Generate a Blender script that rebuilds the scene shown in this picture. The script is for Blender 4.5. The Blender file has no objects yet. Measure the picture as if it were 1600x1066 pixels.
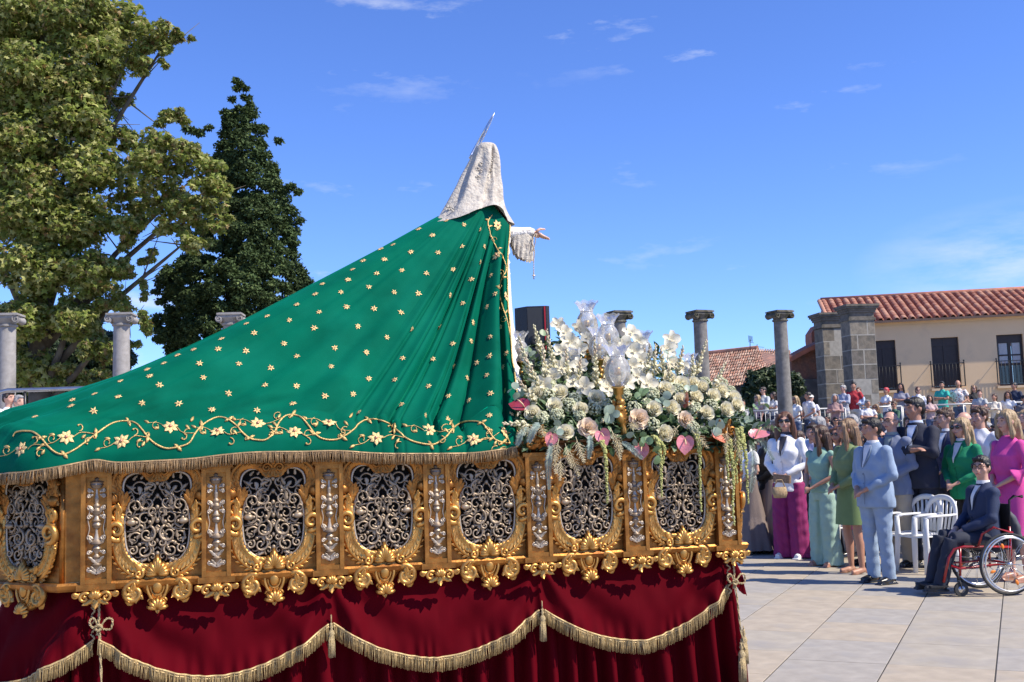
import bpy, bmesh, math, random
import numpy as np
from mathutils import Vector, Matrix, noise
from mathutils.bvhtree import BVHTree
R = math.radians
rnd = random.Random(7)
scene = bpy.context.scene
col = scene.collection
# ------------------------------------------------------------------ camera
F_PX, PITCH, ROLL, CAM_Z = 1680.0, R(5.68), R(1.9), 1.6
_F = Vector((0, math.cos(PITCH), math.sin(PITCH)))
_U0 = Vector((0, -math.sin(PITCH), math.cos(PITCH)))
_R0 = Vector((1, 0, 0))
_U = _U0 * math.cos(ROLL) + _R0 * math.sin(ROLL)
_R = _R0 * math.cos(ROLL) - _U0 * math.sin(ROLL)
CAM = Vector((0, 0, CAM_Z))
cd = bpy.data.cameras.new('camera'); cam = bpy.data.objects.new('camera', cd); col.objects.link(cam)
cd.sensor_width = 36; cd.lens = F_PX / 1600 * 36; cd.clip_end = 3000; cd.clip_start = .05
cam.matrix_world = Matrix(((_R.x, _U.x, -_F.x, 0), (_R.y, _U.y, -_F.y, 0), (_R.z, _U.z, -_F.z, CAM_Z), (0, 0, 0, 1)))
scene.camera = cam
scene.render.resolution_x = 1024; scene.render.resolution_y = 682
# ------------------------------------------------------------------ light
def ray(px, py): return (_F * F_PX + _R * (px - 800) - _U * (py - 533)).normalized()
SUN_EL, SUN_AZ = R(49), R(-23)          # azimuth measured from +X, negative towards the camera
sd = Vector((math.cos(SUN_EL) * math.cos(SUN_AZ), math.cos(SUN_EL) * math.sin(SUN_AZ), math.sin(SUN_EL)))
sl = bpy.data.lights.new('sun', 'SUN'); sl.energy = 4.9; sl.angle = R(.53); sl.color = (1, .92, .79)
so = bpy.data.objects.new('sun', sl); col.objects.link(so)
so.rotation_euler = sd.to_track_quat('Z', 'Y').to_euler()
w = bpy.data.worlds.new('World'); scene.world = w; w.use_nodes = True
nt = w.node_tree; N = nt.nodes; L = nt.links; N.clear()
sky = N.new('ShaderNodeTexSky'); sky.sky_type = 'NISHITA'; sky.sun_disc = False
sky.sun_elevation = SUN_EL; sky.sun_rotation = math.atan2(sd.x, sd.y)
sky.altitude = 1100; sky.air_density = 1.0; sky.dust_density = .15; sky.ozone_density = 2.2
tc = N.new('ShaderNodeTexCoord'); mp = N.new('ShaderNodeMapping'); mp.inputs['Scale'].default_value = (1.0, 1.0, 3.6)
L.new(tc.outputs['Generated'], mp.inputs['Vector'])
nz = N.new('ShaderNodeTexNoise'); nz.inputs['Scale'].default_value = 5.5; nz.inputs['Detail'].default_value = 7; nz.inputs['Roughness'].default_value = .62
L.new(mp.outputs[0], nz.inputs['Vector'])
nz2 = N.new('ShaderNodeTexNoise'); nz2.inputs['Scale'].default_value = 2.1; nz2.inputs['Detail'].default_value = 2
L.new(mp.outputs[0], nz2.inputs['Vector'])
mr = N.new('ShaderNodeMapRange'); mr.inputs['From Min'].default_value = .585; mr.inputs['From Max'].default_value = .80
L.new(nz.outputs['Fac'], mr.inputs['Value'])
mr2 = N.new('ShaderNodeMapRange'); mr2.inputs['From Min'].default_value = .45; mr2.inputs['From Max'].default_value = .62
L.new(nz2.outputs['Fac'], mr2.inputs['Value'])
mu = N.new('ShaderNodeMath'); mu.operation = 'MULTIPLY'; L.new(mr.outputs[0], mu.inputs[0]); L.new(mr2.outputs[0], mu.inputs[1])
hs = N.new('ShaderNodeHueSaturation'); hs.inputs['Hue'].default_value = .507; hs.inputs['Saturation'].default_value = 1.0; hs.inputs['Value'].default_value = 1.0
L.new(sky.outputs[0], hs.inputs['Color'])
tn = N.new('ShaderNodeMixRGB'); tn.blend_type = 'MULTIPLY'; tn.inputs['Fac'].default_value = 1; tn.inputs['Color2'].default_value = (.61, .85, 1.33, 1); L.new(hs.outputs[0], tn.inputs['Color1'])
mx = N.new('ShaderNodeMixRGB'); mx.inputs['Color2'].default_value = (5.2, 5.5, 6.2, 1)
L.new(mu.outputs[0], mx.inputs['Fac']); L.new(tn.outputs[0], mx.inputs['Color1'])
cdir = ray(1600, 405); dp = N.new('ShaderNodeVectorMath'); dp.operation = 'DISTANCE'; mq = N.new('ShaderNodeMapping'); mq.inputs['Scale'].default_value = (1, 1, 2.6); L.new(tc.outputs['Generated'], mq.inputs['Vector']); L.new(mq.outputs[0], dp.inputs[0]); dp.inputs[1].default_value = (cdir.x, cdir.y, cdir.z * 2.6)
mb_ = N.new('ShaderNodeMapRange'); mb_.inputs['From Min'].default_value = .14; mb_.inputs['From Max'].default_value = .02; L.new(dp.outputs['Value'], mb_.inputs['Value'])
mn = N.new('ShaderNodeMapRange'); mn.inputs['From Min'].default_value = .38; mn.inputs['From Max'].default_value = .62; L.new(nz.outputs['Fac'], mn.inputs['Value'])
mb_.inputs['To Max'].default_value = .65; mm = N.new('ShaderNodeMath'); mm.operation = 'MULTIPLY'; L.new(mb_.outputs[0], mm.inputs[0]); L.new(mn.outputs[0], mm.inputs[1]); ma = N.new('ShaderNodeMath'); ma.operation = 'MAXIMUM'; L.new(mm.outputs[0], ma.inputs[0]); L.new(mu.outputs[0], ma.inputs[1]); L.new(ma.outputs[0], mx.inputs['Fac'])
bg = N.new('ShaderNodeBackground'); bg.inputs['Strength'].default_value = .126
wo = N.new('ShaderNodeOutputWorld'); L.new(mx.outputs[0], bg.inputs['Color']); L.new(bg.outputs[0], wo.inputs['Surface'])
scene.view_settings.view_transform = 'Standard'; scene.view_settings.look = 'None'
scene.view_settings.exposure = 0.5; scene.view_settings.gamma = 1; scene.view_settings.use_curve_mapping = False
scene.render.engine = 'CYCLES'
scene.cycles.max_bounces = 8; scene.cycles.transparent_max_bounces = 16

# ------------------------------------------------------------------ geometry helpers
def at(px, py, Y):
    d = ray(px, py); return CAM + d * (Y / d.y)
def atz(px, py, z):
    d = ray(px, py); return CAM + d * ((z - CAM_Z) / d.z)
def hit_ground(px, py): return atz(px, py, 0.0)
# float frame of reference: t along the long side (to the right), w inwards, z up
FA = R(15.6); FO = Vector((-1.935, 5.0, 0))
FE = Vector((math.cos(FA), math.sin(FA), 0)); FN = Vector((-math.sin(FA), math.cos(FA), 0))
def fl(t, w, z): return FO + FE * t + FN * w + Vector((0, 0, z))
def flpx(px, py, w):                      # pixel -> float plane w
    d = ray(px, py); o = FO + FN * w
    k = (o - CAM).dot(FN) / d.dot(FN); p = CAM + d * k
    return Vector(((p - FO).dot(FE), w, p.z))
def flw(px, py, w): return fl(*flpx(px, py, w))
FMAT = Matrix(((FE.x, FN.x, 0, FO.x), (FE.y, FN.y, 0, FO.y), (0, 0, 1, 0), (0, 0, 0, 1)))

def tag(o, label=None, cat=None, group=None, kind=None):
    if label: o['label'] = label
    if cat: o['category'] = cat
    if group: o['group'] = group
    if kind: o['kind'] = kind
    return o
def link(o, parent=None):
    col.objects.link(o)
    if parent is not None: o.parent = parent
    return o
def thing(name, loc=(0, 0, 0), rz=0, label=None, cat=None, group=None, parent=None):
    o = bpy.data.objects.new(name, None); o.empty_display_size = .1
    o.location = loc; o.rotation_euler = (0, 0, rz); link(o, parent)
    return tag(o, label, cat, group)
def obj(name, me, m=None, parent=None, loc=None, rot=None, sc=None):
    o = bpy.data.objects.new(name, me)
    if m is not None:
        if not me.materials: me.materials.append(m)
        elif me.materials[0] != m:
            o.material_slots[0].link = 'OBJECT'; o.material_slots[0].material = m
    link(o, parent)
    if loc is not None: o.location = loc
    if rot is not None: o.rotation_euler = rot
    if sc is not None: o.scale = (sc, sc, sc) if isinstance(sc, (int, float)) else sc
    return o
class MB:                                  # mesh builder
    def __init__(s): s.v = []; s.f = []; s.mi = []; s.m = 0; s.M = None
    def add(s, vs, fs):
        n = len(s.v)
        if s.M is not None: vs = [s.M @ Vector(p) for p in vs]
        s.v += [tuple(p) for p in vs]; s.f += [tuple(i + n for i in f) for f in fs]; s.mi += [s.m] * len(fs)
        return s
    def box(s, c, h, rz=0, M=None):
        cs, sn = math.cos(rz), math.sin(rz); vs = []
        for x in (-1, 1):
            for y in (-1, 1):
                for z in (-1, 1):
                    a, b = x * h[0], y * h[1]
                    p = Vector((c[0] + a * cs - b * sn, c[1] + a * sn + b * cs, c[2] + z * h[2]))
                    vs.append(M @ p if M else p)
        return s.add(vs, [(0, 1, 3, 2), (4, 6, 7, 5), (0, 4, 5, 1), (2, 3, 7, 6), (0, 2, 6, 4), (1, 5, 7, 3)])
    def tube(s, pts, rad, n=6, flat=1.0, up=Vector((0, -1, 0)), caps=True):
        pts = [Vector(p) for p in pts]; k = len(pts)
        if not hasattr(rad, '__len__'): rad = [rad] * k
        rings = []; vs = []
        for i, p in enumerate(pts):
            t = (pts[min(i + 1, k - 1)] - pts[max(i - 1, 0)])
            t = t.normalized() if t.length > 1e-9 else Vector((0, 0, 1))
            u = up - t * up.dot(t)
            if u.length < 1e-3: u = Vector((1, 0, 0)) - t * t.x
            if u.length < 1e-3: u = Vector((0, 1, 0))
            u.normalize(); q = t.cross(u)
            for j in range(n):
                a = 2 * math.pi * j / n
                vs.append(p + (q * math.cos(a) + u * math.sin(a) * flat) * rad[i])
        fs = []
        for i in range(k - 1):
            for j in range(n):
                a = i * n + j; b = i * n + (j + 1) % n
                fs.append((a, a + n, b + n, b))
        if caps:
            fs.append(tuple(range(n))); fs.append(tuple(range(k * n - 1, (k - 1) * n - 1, -1)))
        return s.add(vs, fs)
    def ball(s, c, r, nu=8, nv=6, M=None):
        if not hasattr(r, '__len__'): r = (r, r, r)
        vs = [Vector((c[0], c[1], c[2] + r[2]))]
        for i in range(1, nv):
            th = math.pi * i / nv
            for j in range(nu):
                ph = 2 * math.pi * j / nu
                vs.append(Vector((c[0] + r[0] * math.sin(th) * math.cos(ph), c[1] + r[1] * math.sin(th) * math.sin(ph), c[2] + r[2] * math.cos(th))))
        vs.append(Vector((c[0], c[1], c[2] - r[2])))
        fs = [(0, 1 + j, 1 + (j + 1) % nu) for j in range(nu)]
        for i in range(nv - 2):
            for j in range(nu):
                a = 1 + i * nu + j; b = 1 + i * nu + (j + 1) % nu
                fs.append((a, a + nu, b + nu, b))
        e = len(vs) - 1; o = 1 + (nv - 2) * nu
        fs += [(e, o + (j + 1) % nu, o + j) for j in range(nu)]
        if M: vs = [M @ p for p in vs]
        return s.add(vs, fs)
    def lathe(s, prof, n=16, c=(0, 0, 0), frill=None):   # prof: (r, z)
        vs = []; fs = []
        for i, (r, z) in enumerate(prof):
            for j in range(n):
                a = 2 * math.pi * j / n; rr = r
                if frill: rr = r * (1 + frill(i, a))
                vs.append((c[0] + rr * math.cos(a), c[1] + rr * math.sin(a), c[2] + z))
        for i in range(len(prof) - 1):
            for j in range(n):
                a = i * n + j; b = i * n + (j + 1) % n
                fs.append((a, b, b + n, a + n))
        return s.add(vs, fs)
    def loft(s, rings, n=14, close=True):   # rings: (center, rx, ry[, rz angle])
        vs = []; fs = []
        for r in rings:
            c = r[0]; ang = r[3] if len(r) > 3 else 0
            for j in range(n):
                a = 2 * math.pi * j / n; x = r[1] * math.cos(a); y = r[2] * math.sin(a)
                vs.append((c[0] + x * math.cos(ang) - y * math.sin(ang), c[1] + x * math.sin(ang) + y * math.cos(ang), c[2]))
        k = len(rings)
        for i in range(k - 1):
            for j in range(n):
                a = i * n + j; b = i * n + (j + 1) % n
                fs.append((a, b, b + n, a + n))
        if close: fs.append(tuple(range(n - 1, -1, -1))); fs.append(tuple(range((k - 1) * n, k * n)))
        return s.add(vs, fs)
    def mesh(s, name, mats=(), smooth=True, recalc=False):
        me = bpy.data.meshes.new(name); me.from_pydata(s.v, [], s.f)
        for m in mats: me.materials.append(m)
        if len(mats) > 1: me.polygons.foreach_set('material_index', s.mi)
        if recalc:
            b = bmesh.new(); b.from_mesh(me); bmesh.ops.recalc_face_normals(b, faces=b.faces); b.to_mesh(me); b.free()
        if smooth: me.polygons.foreach_set('use_smooth', [True] * len(me.polygons))
        me.update(); return me
def sharp(me, ang=40):
    try: me.set_sharp_from_angle(angle=R(ang))
    except Exception: pass
    return me

# ------------------------------------------------------------------ materials
def M(name, c, rough=.7, metal=0, var=.15, scale=8, bump=0, bscale=60, sheen=0, sheenc=None, spec=.5, dirt=None, dirts=3, dirtw=(.45, .7),
      stretch=None, cav=None, detail=4, trans=0, coat=0, alpha=1, island=0, fuzz=None):
    m = bpy.data.materials.new(name); m.use_nodes = True; t = m.node_tree; n = t.nodes; l = t.links
    b = n['Principled BSDF']; tc = n.new('ShaderNodeTexCoord'); src = tc.outputs['Object']
    if stretch:
        mp = n.new('ShaderNodeMapping'); mp.inputs['Scale'].default_value = stretch; l.new(src, mp.inputs[0]); src = mp.outputs[0]
    nz = n.new('ShaderNodeTexNoise'); nz.inputs['Scale'].default_value = scale; nz.inputs['Detail'].default_value = detail; l.new(src, nz.inputs['Vector'])
    cr = n.new('ShaderNodeMixRGB'); lo = tuple(x * (1 - var) for x in c); hi = tuple(min(1, x * (1 + var)) for x in c)
    cr.inputs['Color1'].default_value = (*lo, 1); cr.inputs['Color2'].default_value = (*hi, 1)
    ra = n.new('ShaderNodeMapRange'); ra.inputs['From Min'].default_value = .3; ra.inputs['From Max'].default_value = .7; l.new(nz.outputs['Fac'], ra.inputs['Value'])
    l.new(ra.outputs[0], cr.inputs['Fac']); out = cr.outputs[0]
    if island:
        g = n.new('ShaderNodeNewGeometry'); hv = n.new('ShaderNodeHueSaturation')
        a1 = n.new('ShaderNodeMapRange'); a1.inputs['To Min'].default_value = 1 - island; a1.inputs['To Max'].default_value = 1 + island
        l.new(g.outputs['Random Per Island'], a1.inputs['Value']); l.new(a1.outputs[0], hv.inputs['Value']); l.new(out, hv.inputs['Color']); out = hv.outputs[0]
    if dirt:
        nd = n.new('ShaderNodeTexNoise'); nd.inputs['Scale'].default_value = dirts; nd.inputs['Detail'].default_value = 8; l.new(src, nd.inputs['Vector'])
        rd = n.new('ShaderNodeMapRange'); rd.inputs['From Min'].default_value = dirtw[0]; rd.inputs['From Max'].default_value = dirtw[1]; l.new(nd.outputs['Fac'], rd.inputs['Value'])
        md = n.new('ShaderNodeMixRGB'); l.new(rd.outputs[0], md.inputs['Fac']); l.new(out, md.inputs['Color1']); md.inputs['Color2'].default_value = (*dirt, 1); out = md.outputs[0]
    if cav:                                # darker hollows: patina plus crevice shading contrast, both put into the colour
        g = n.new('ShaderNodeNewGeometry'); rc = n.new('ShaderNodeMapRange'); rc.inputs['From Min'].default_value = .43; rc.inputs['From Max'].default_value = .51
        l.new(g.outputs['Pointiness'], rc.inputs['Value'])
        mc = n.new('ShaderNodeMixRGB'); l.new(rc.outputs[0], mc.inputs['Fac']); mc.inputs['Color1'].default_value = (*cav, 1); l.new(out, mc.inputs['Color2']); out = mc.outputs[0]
    l.new(out, b.inputs['Base Color'])
    b.inputs['Roughness'].default_value = rough; b.inputs['Metallic'].default_value = metal
    b.inputs['Specular IOR Level'].default_value = spec
    if sheen:
        b.inputs['Sheen Weight'].default_value = sheen; b.inputs['Sheen Roughness'].default_value = fuzz or .35
        b.inputs['Sheen Tint'].default_value = (*(sheenc or c), 1)
    if coat: b.inputs['Coat Weight'].default_value = coat; b.inputs['Coat Roughness'].default_value = .15
    if trans:                              # thin translucent sheets such as leaves and petals
        tr = n.new('ShaderNodeBsdfTranslucent'); l.new(out, tr.inputs['Color']); ms = n.new('ShaderNodeMixShader'); ms.inputs['Fac'].default_value = trans
        l.new(b.outputs[0], ms.inputs[1]); l.new(tr.outputs[0], ms.inputs[2]); l.new(ms.outputs[0], n['Material Output'].inputs['Surface'])
    if alpha < 1: b.inputs['Alpha'].default_value = alpha
    if bump:
        nb = n.new('ShaderNodeTexNoise'); nb.inputs['Scale'].default_value = bscale; nb.inputs['Detail'].default_value = 5; l.new(src, nb.inputs['Vector'])
        bp = n.new('ShaderNodeBump'); bp.inputs['Strength'].default_value = bump; bp.inputs['Distance'].default_value = .01
        l.new(nb.outputs['Fac'], bp.inputs['Height']); l.new(bp.outputs[0], b.inputs['Normal'])
    return m
def smooth_noise(p, s=1.0): return noise.noise(Vector(p) * s)
# ================================================================== GROUND
stone_paving = M('paving', (.355, .312, .245), .8, var=.13, scale=5, bump=.15, bscale=220, dirt=(.27, .25, .225), dirts=2.2, dirtw=(.5, .72))
stone_paving2 = M('paving_warm', (.375, .315, .235), .8, var=.13, scale=6, bump=.15, bscale=220, dirt=(.27, .25, .22), dirts=2.6, dirtw=(.55, .8))
stone_paving3 = M('paving_grey', (.325, .295, .25), .8, var=.13, scale=7, bump=.15, bscale=220, dirt=(.25, .24, .225), dirts=3.1, dirtw=(.55, .8))
gm = M('joint_mortar', (.05, .045, .04), .95, var=.2, scale=3)
far_pave = M('far_paving', (.34, .30, .245), .85, var=.1, scale=3)
b = MB(); b.add([(-60, -12, -.02), (80, -12, -.02), (80, 33.2, -.02), (-60, 33.2, -.02)], [(0, 1, 2, 3)])
b.add([(-900, -300, -.03), (900, -300, -.03), (900, 1500, -.03), (-900, 1500, -.03)], [(0, 1, 2, 3)])
tag(obj('ground', b.mesh('ground', smooth=False), far_pave), kind='structure')
PA = R(25.0); pdv = Vector((math.sin(PA), math.cos(PA), 0)); pcv = Vector((math.cos(PA), -math.sin(PA), 0))
P0 = hit_ground(1386, 1038)
mort = MB(); mort.add([(.4, 5.2, -.005), (12.5, 5.2, -.005), (14.0, 17.6, -.005), (.4, 17.6, -.005)], [(0, 1, 2, 3)])
pav = tag(obj('pavement', mort.mesh('pavement', smooth=False), gm), kind='structure')
def slab_mesh(w, d):
    q = MB(); e = .002
    q.add([(-w, -d, -.05), (w, -d, -.05), (w, d, -.05), (-w, d, -.05), (-w, -d, -e), (w, -d, -e), (w, d, -e), (-w, d, -e),
           (-w + e, -d + e, 0), (w - e, -d + e, 0), (w - e, d - e, 0), (-w + e, d - e, 0)],
          [(0, 1, 5, 4), (1, 2, 6, 5), (2, 3, 7, 6), (3, 0, 4, 7), (4, 5, 9, 8), (5, 6, 10, 9), (6, 7, 11, 10), (7, 4, 8, 11), (8, 9, 10, 11)])
    return q.mesh('slab', smooth=False)
SW, SD = .70, .85
sms = [slab_mesh(SW / 2 - .005, SD / 2 - .0045) for _ in range(3)]
for m_, s_ in zip((stone_paving, stone_paving2, stone_paving3), sms): s_.materials.append(m_)
for i in range(-9, 11):
    off = .0 if i != -2 else SD * .35
    for j in range(-4, 16):
        c = P0 + pcv * ((i + .5) * SW) + pdv * ((j + .5) * SD + off)
        if .9 < c.x < 11.5 and 5.6 < c.y < 17.2 and c.x < .62 * c.y + 1.2 and c.x > .10 * c.y:
            o = obj('paving_slab', rnd.choice(sms), None, pav, (c.x, c.y, rnd.uniform(-.0008, .0008)), (0, 0, -PA))
# ================================================================== FLOAT: gilded carved frame
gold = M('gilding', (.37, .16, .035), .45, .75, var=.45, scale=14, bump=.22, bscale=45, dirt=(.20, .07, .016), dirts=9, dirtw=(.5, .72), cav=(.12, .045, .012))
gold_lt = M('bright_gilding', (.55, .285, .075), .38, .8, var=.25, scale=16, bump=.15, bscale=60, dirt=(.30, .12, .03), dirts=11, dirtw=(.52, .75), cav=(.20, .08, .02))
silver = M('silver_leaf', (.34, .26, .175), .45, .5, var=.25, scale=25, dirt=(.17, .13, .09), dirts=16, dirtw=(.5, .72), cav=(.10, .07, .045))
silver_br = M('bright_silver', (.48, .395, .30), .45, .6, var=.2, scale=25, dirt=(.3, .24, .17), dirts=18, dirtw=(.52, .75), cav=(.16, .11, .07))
dark_back = M('dark_backing', (.008, .007, .006), .9, var=.1)
def spiral(cx, cz, r0, a0, turns, ccw=1, r1=.18, n=22):
    """log-like spiral from outer radius r0 at angle a0 winding inwards"""
    out = []
    for i in range(n):
        u = i / (n - 1); r = r0 * (1 - u) + r0 * r1 * u; a = a0 + ccw * u * turns * 2 * math.pi
        out.append((cx + r * math.cos(a), cz + r * math.sin(a)))
    return out
def relief_tube(b, pts, r0, r1, y=0, n=6, flat=1.1, bulge=0, ball=True, mir=False):
    k = len(pts); P = []; Rr = []
    for i, (x, z) in enumerate(pts):
        u = i / max(1, k - 1)
        P.append(((-x if mir else x), y - bulge * math.sin(math.pi * u), z)); Rr.append(r0 * (1 - u) + r1 * u)
    b.tube(P, Rr, n, flat)
    if ball: b.ball((P[-1][0], P[-1][1] - r1 * .5, P[-1][2]), r1 * 1.75, 7, 5)
def leaf(b, x, z, ang, ln, wd, y=0, curl=.35, lobes=3, h=.35, mir=False, side=0):
    """raised acanthus-like leaf: centre rib, scalloped lobes, curled-up tip"""
    ca, sa = math.cos(ang), math.sin(ang); n = lobes * 3 + 1; vs = []
    for i in range(n):
        u = i / (n - 1); s = u * ln
        env = math.sin(math.pi * min(1, (u * .86 + .14))) ** .7
        wv = wd * .5 * env * (.62 + .38 * abs(math.sin(math.pi * lobes * u))) + wd * .03
        bend = side * ln * .35 * u * u
        up = h * wd * (.6 + curl * 2.2 * u * u)
        for e, hh in ((-1, .1), (-.5, .85), (0, .62), (.5, .85), (1, .1)):
            px = s; pz = bend + e * wv
            X = x + px * ca - pz * sa; Z = z + px * sa + pz * ca
            vs.append(((-X if mir else X), y - up * hh, Z))
    fs = []
    for i in range(n - 1):
        for e in range(4):
            a = i * 5 + e; q = (a, a + 1, a + 6, a + 5); fs.append(q if mir else q[::-1])
    b.add(vs, fs)
def catmull(pts, n=8, closed=False):
    P = [Vector(p) for p in pts]; out = []; k = len(P)
    rg = range(k if closed else k - 1)
    for i in rg:
        if closed: a, b_, c, d = P[(i - 1) % k], P[i], P[(i + 1) % k], P[(i + 2) % k]
        else: a, b_, c, d = P[max(i - 1, 0)], P[i], P[i + 1], P[min(i + 2, k - 1)]
        for j in range(n):
            t = j / n
            out.append(.5 * ((2 * b_) + (-a + c) * t + (2 * a - 5 * b_ + 4 * c - d) * t * t + (-a + 3 * b_ - 3 * c + d) * t ** 3))
    if not closed: out.append(P[-1])
    return out
# --- carved panel, local origin at the opening's centre (z = 0), x across, -y outwards
half = [(0, .190), (.035, .200), (.060, .216), (.105, .218), (.140, .195), (.152, .150), (.142, .108), (.128, .080), (.136, .045), (.145, -.01), (.143, -.07), (.135, -.12), (.110, -.165), (.070, -.192), (.03, -.200), (0, -.198)]
outline = [(x, z) for x, z in half] + [(-x, z) for x, z in reversed(half[1:-1])]
ol = [(p.x, p.y) for p in catmull([(x, z, 0) for x, z in outline], 4, True)]
def panel_meshes():
    out = {}
    # backing board with the opening cut out: ring between outline and rectangle
    b = MB(); n = len(ol); hw, ht, hb = .228, .262, .262
    vs = []
    for x, z in ol:
        k = max(abs(x) / hw, (z / ht if z > 0 else -z / hb)); vs.append((x, 0, z)); vs.append((x / k, 0, z / k))
    for x, z in ol: vs.append((x * .985, .05, z * .985))
    fs = []
    for i in range(n):
        j = (i + 1) % n; fs.append((2 * i, 2 * j, 2 * j + 1, 2 * i + 1)); fs.append((2 * i, 2 * n + i, 2 * n + j, 2 * j))
    b.add(vs, fs); out['board'] = b.mesh('panel_board', [gold], smooth=False)
    b = MB(); b.add([(-.2, .052, -.24), (.2, .052, -.24), (.2, .052, .24), (-.2, .052, .24)], [(0, 1, 2, 3)])
    out['back'] = b.mesh('panel_back', [dark_back], smooth=False)
    # silver lip round the opening
    b = MB(); P = [(x * 1.02, -.012, z * 1.02) for x, z in ol]; P.append(P[0]); b.tube(P, .0065, 6, caps=False)
    out['lip'] = b.mesh('panel_lip', [silver_br])
    # filigree
    b = MB(); r = .0052
    S = []   # (points) right half
    S.append(spiral(.085, .150, .040, R(200), 1.35, -1)); S.append(spiral(.045, .085, .046, R(100), 1.25, -1))
    S.append(spiral(.098, .070, .036, R(-60), 1.3, 1)); S.append(spiral(.058, .010, .040, R(240), 1.3, -1))
    S.append(spiral(.105, -.010, .030, R(80), 1.3, 1)); S.append(spiral(.048, -.060, .042, R(110), 1.3, 1))
    S.append(spiral(.103, -.080, .036, R(200), 1.3, -1)); S.append(spiral(.060, -.135, .040, R(60), 1.35, 1))
    S.append(spiral(.110, -.130, .022, R(120), 1.2, 1)); S.append(spiral(.028, .155, .026, R(20), 1.2, 1))
    S.append(spiral(.020, .045, .024, R(-90), 1.1, 1)); S.append(spiral(.020, -.100, .022, R(90), 1.1, -1))
    S.append(spiral(.024, -.165, .022, R(-60), 1.1, 1)); S.append(spiral(.118, .115, .024, R(100), 1.2, -1))
    S.append(spiral(.125, .035, .018, R(-90), 1.1, 1)); S.append(spiral(.078, -.035, .022, R(0), 1.1, 1))
    for k, s in enumerate(S):
        yy = -.004 - (k % 3) * .007
        for mir in (False, True): relief_tube(b, s, r * (1.25 if k % 2 else 1.0), r * .55, yy, 6, 1.2, .006, True, mir)
    conn = [[(.0, .19), (.03, .12), (.085, .105), (.12, .085)], [(.0, .12), (.06, .045), (.105, .03), (.14, .01)], [(0, .05), (.03, -.02), (.09, -.04), (.14, -.045)],
            [(0, -.03), (.055, -.09), (.10, -.115), (.13, -.11)], [(0, -.12), (.04, -.15), (.085, -.165), (.10, -.16)], [(.14, .17), (.11, .12), (.10, .05), (.14, .0)],
            [(.03, .2), (.06, .12), (.02, .05), (.0, .0)], [(.0, -.02), (.03, -.06), (.02, -.13), (0, -.19)]]
    for c in conn:
        pc = [(p.x, p.y) for p in catmull([(x, z, 0) for x, z in c], 6)]
        for mir in (False, True): relief_tube(b, pc, r * .9, r * .8, -.002, 5, 1, .004, False, mir)
    rl = random.Random(3)
    for k in range(34):
        x = rl.uniform(.012, .135); z = rl.uniform(-.18, .195)
        if abs(x) > .12 and z > .18: continue
        an = rl.uniform(0, 6.28); ln = rl.uniform(.022, .038)
        for mir in (False, True): leaf(b, x, z, an, ln, ln * .55, -.008 - rl.random() * .008, .5, 2, .4, mir, rl.choice((-1, 1)))
    for z in (.175, .115, .062, .0, -.045, -.09, -.15):
        b.ball((0, -.012, z), (.010, .010, .012), 8, 6)
    for x, z in ((.115, .01), (.07, .055), (.04, .115), (.08, -.105), (.035, -.005)):
        for sg in (-1, 1): b.ball((sg * x, -.014, z), .0095, 8, 6)
    for sg in (-1, 1):                     # two turned fruit bosses at mid height
        b.ball((sg * .118, -.022, -.004), (.024, .014, .015), 10, 7); b.ball((sg * .094, -.024, -.004), (.008, .010, .008), 7, 5)
    out['fil'] = b.mesh('filigree', [silver], recalc=False)
    # upper gilt frame : rolled band and laurel leaves
    for nm, rng, mt in (('upper', (.045, .30), gold), ('lower', (-.30, .05), gold_lt)):
        b = MB(); band = [(x * 1.17 + (.004 if x > 0 else 0), z * 1.10 + .002) for x, z in half]
        bc = [(p.x, p.y) for p in catmull([(x, z, 0) for x, z in band], 5)]
        seg = [p for p in bc if rng[0] < p[1] < rng[1]]
        for mir in (False, True):
            relief_tube(b, seg, .024, .024, -.004, 8, .85, .004, False, mir)
            for i in range(1, len(seg) - 2, 2):
                (x0, z0), (x1, z1) = seg[i], seg[i + 1]; a = math.atan2(z1 - z0, x1 - x0)
                if nm == 'upper': a += math.pi
                for sd_ in (-1, 1):
                    leaf(b, x0, z0, a + sd_ * .55, .054, .032, -.020, .45, 2, .35, mir, -sd_ * .6)
            if nm == 'upper':
                pc = [(p.x, p.y) for p in catmull([(0.012, .262, 0), (.07, .268, 0), (.13, .262, 0), (.185, .225, 0), (.206, .165, 0), (.197, .11, 0)], 5)]
                relief_tube(b, pc, .011, .016, -.012, 7, 1, .008, True, mir)
                for i in range(2, len(pc) - 2, 3):
                    a = math.atan2(pc[i + 1][1] - pc[i][1], pc[i + 1][0] - pc[i][0]); leaf(b, pc[i][0], pc[i][1], a + .7, .048, .028, -.018, .4, 2, .35, mir, .6)
            else:
                pc = [(p.x, p.y) for p in catmull([(.07, -.255, 0), (.12, -.235, 0), (.165, -.19, 0), (.19, -.125, 0), (.195, -.075, 0)], 5)]
                relief_tube(b, pc, .010, .017, -.010, 7, 1, .008, False, mir)
                for i in range(1, len(pc) - 2, 2):
                    a = math.atan2(pc[i + 1][1] - pc[i][1], pc[i + 1][0] - pc[i][0]); leaf(b, pc[i][0], pc[i][1], a - .30, .044, .020, -.018, .4, 2, .4, mir, -.6)
        out[nm] = b.mesh('gilt_band', [mt])
    # side volutes
    b = MB()
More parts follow.
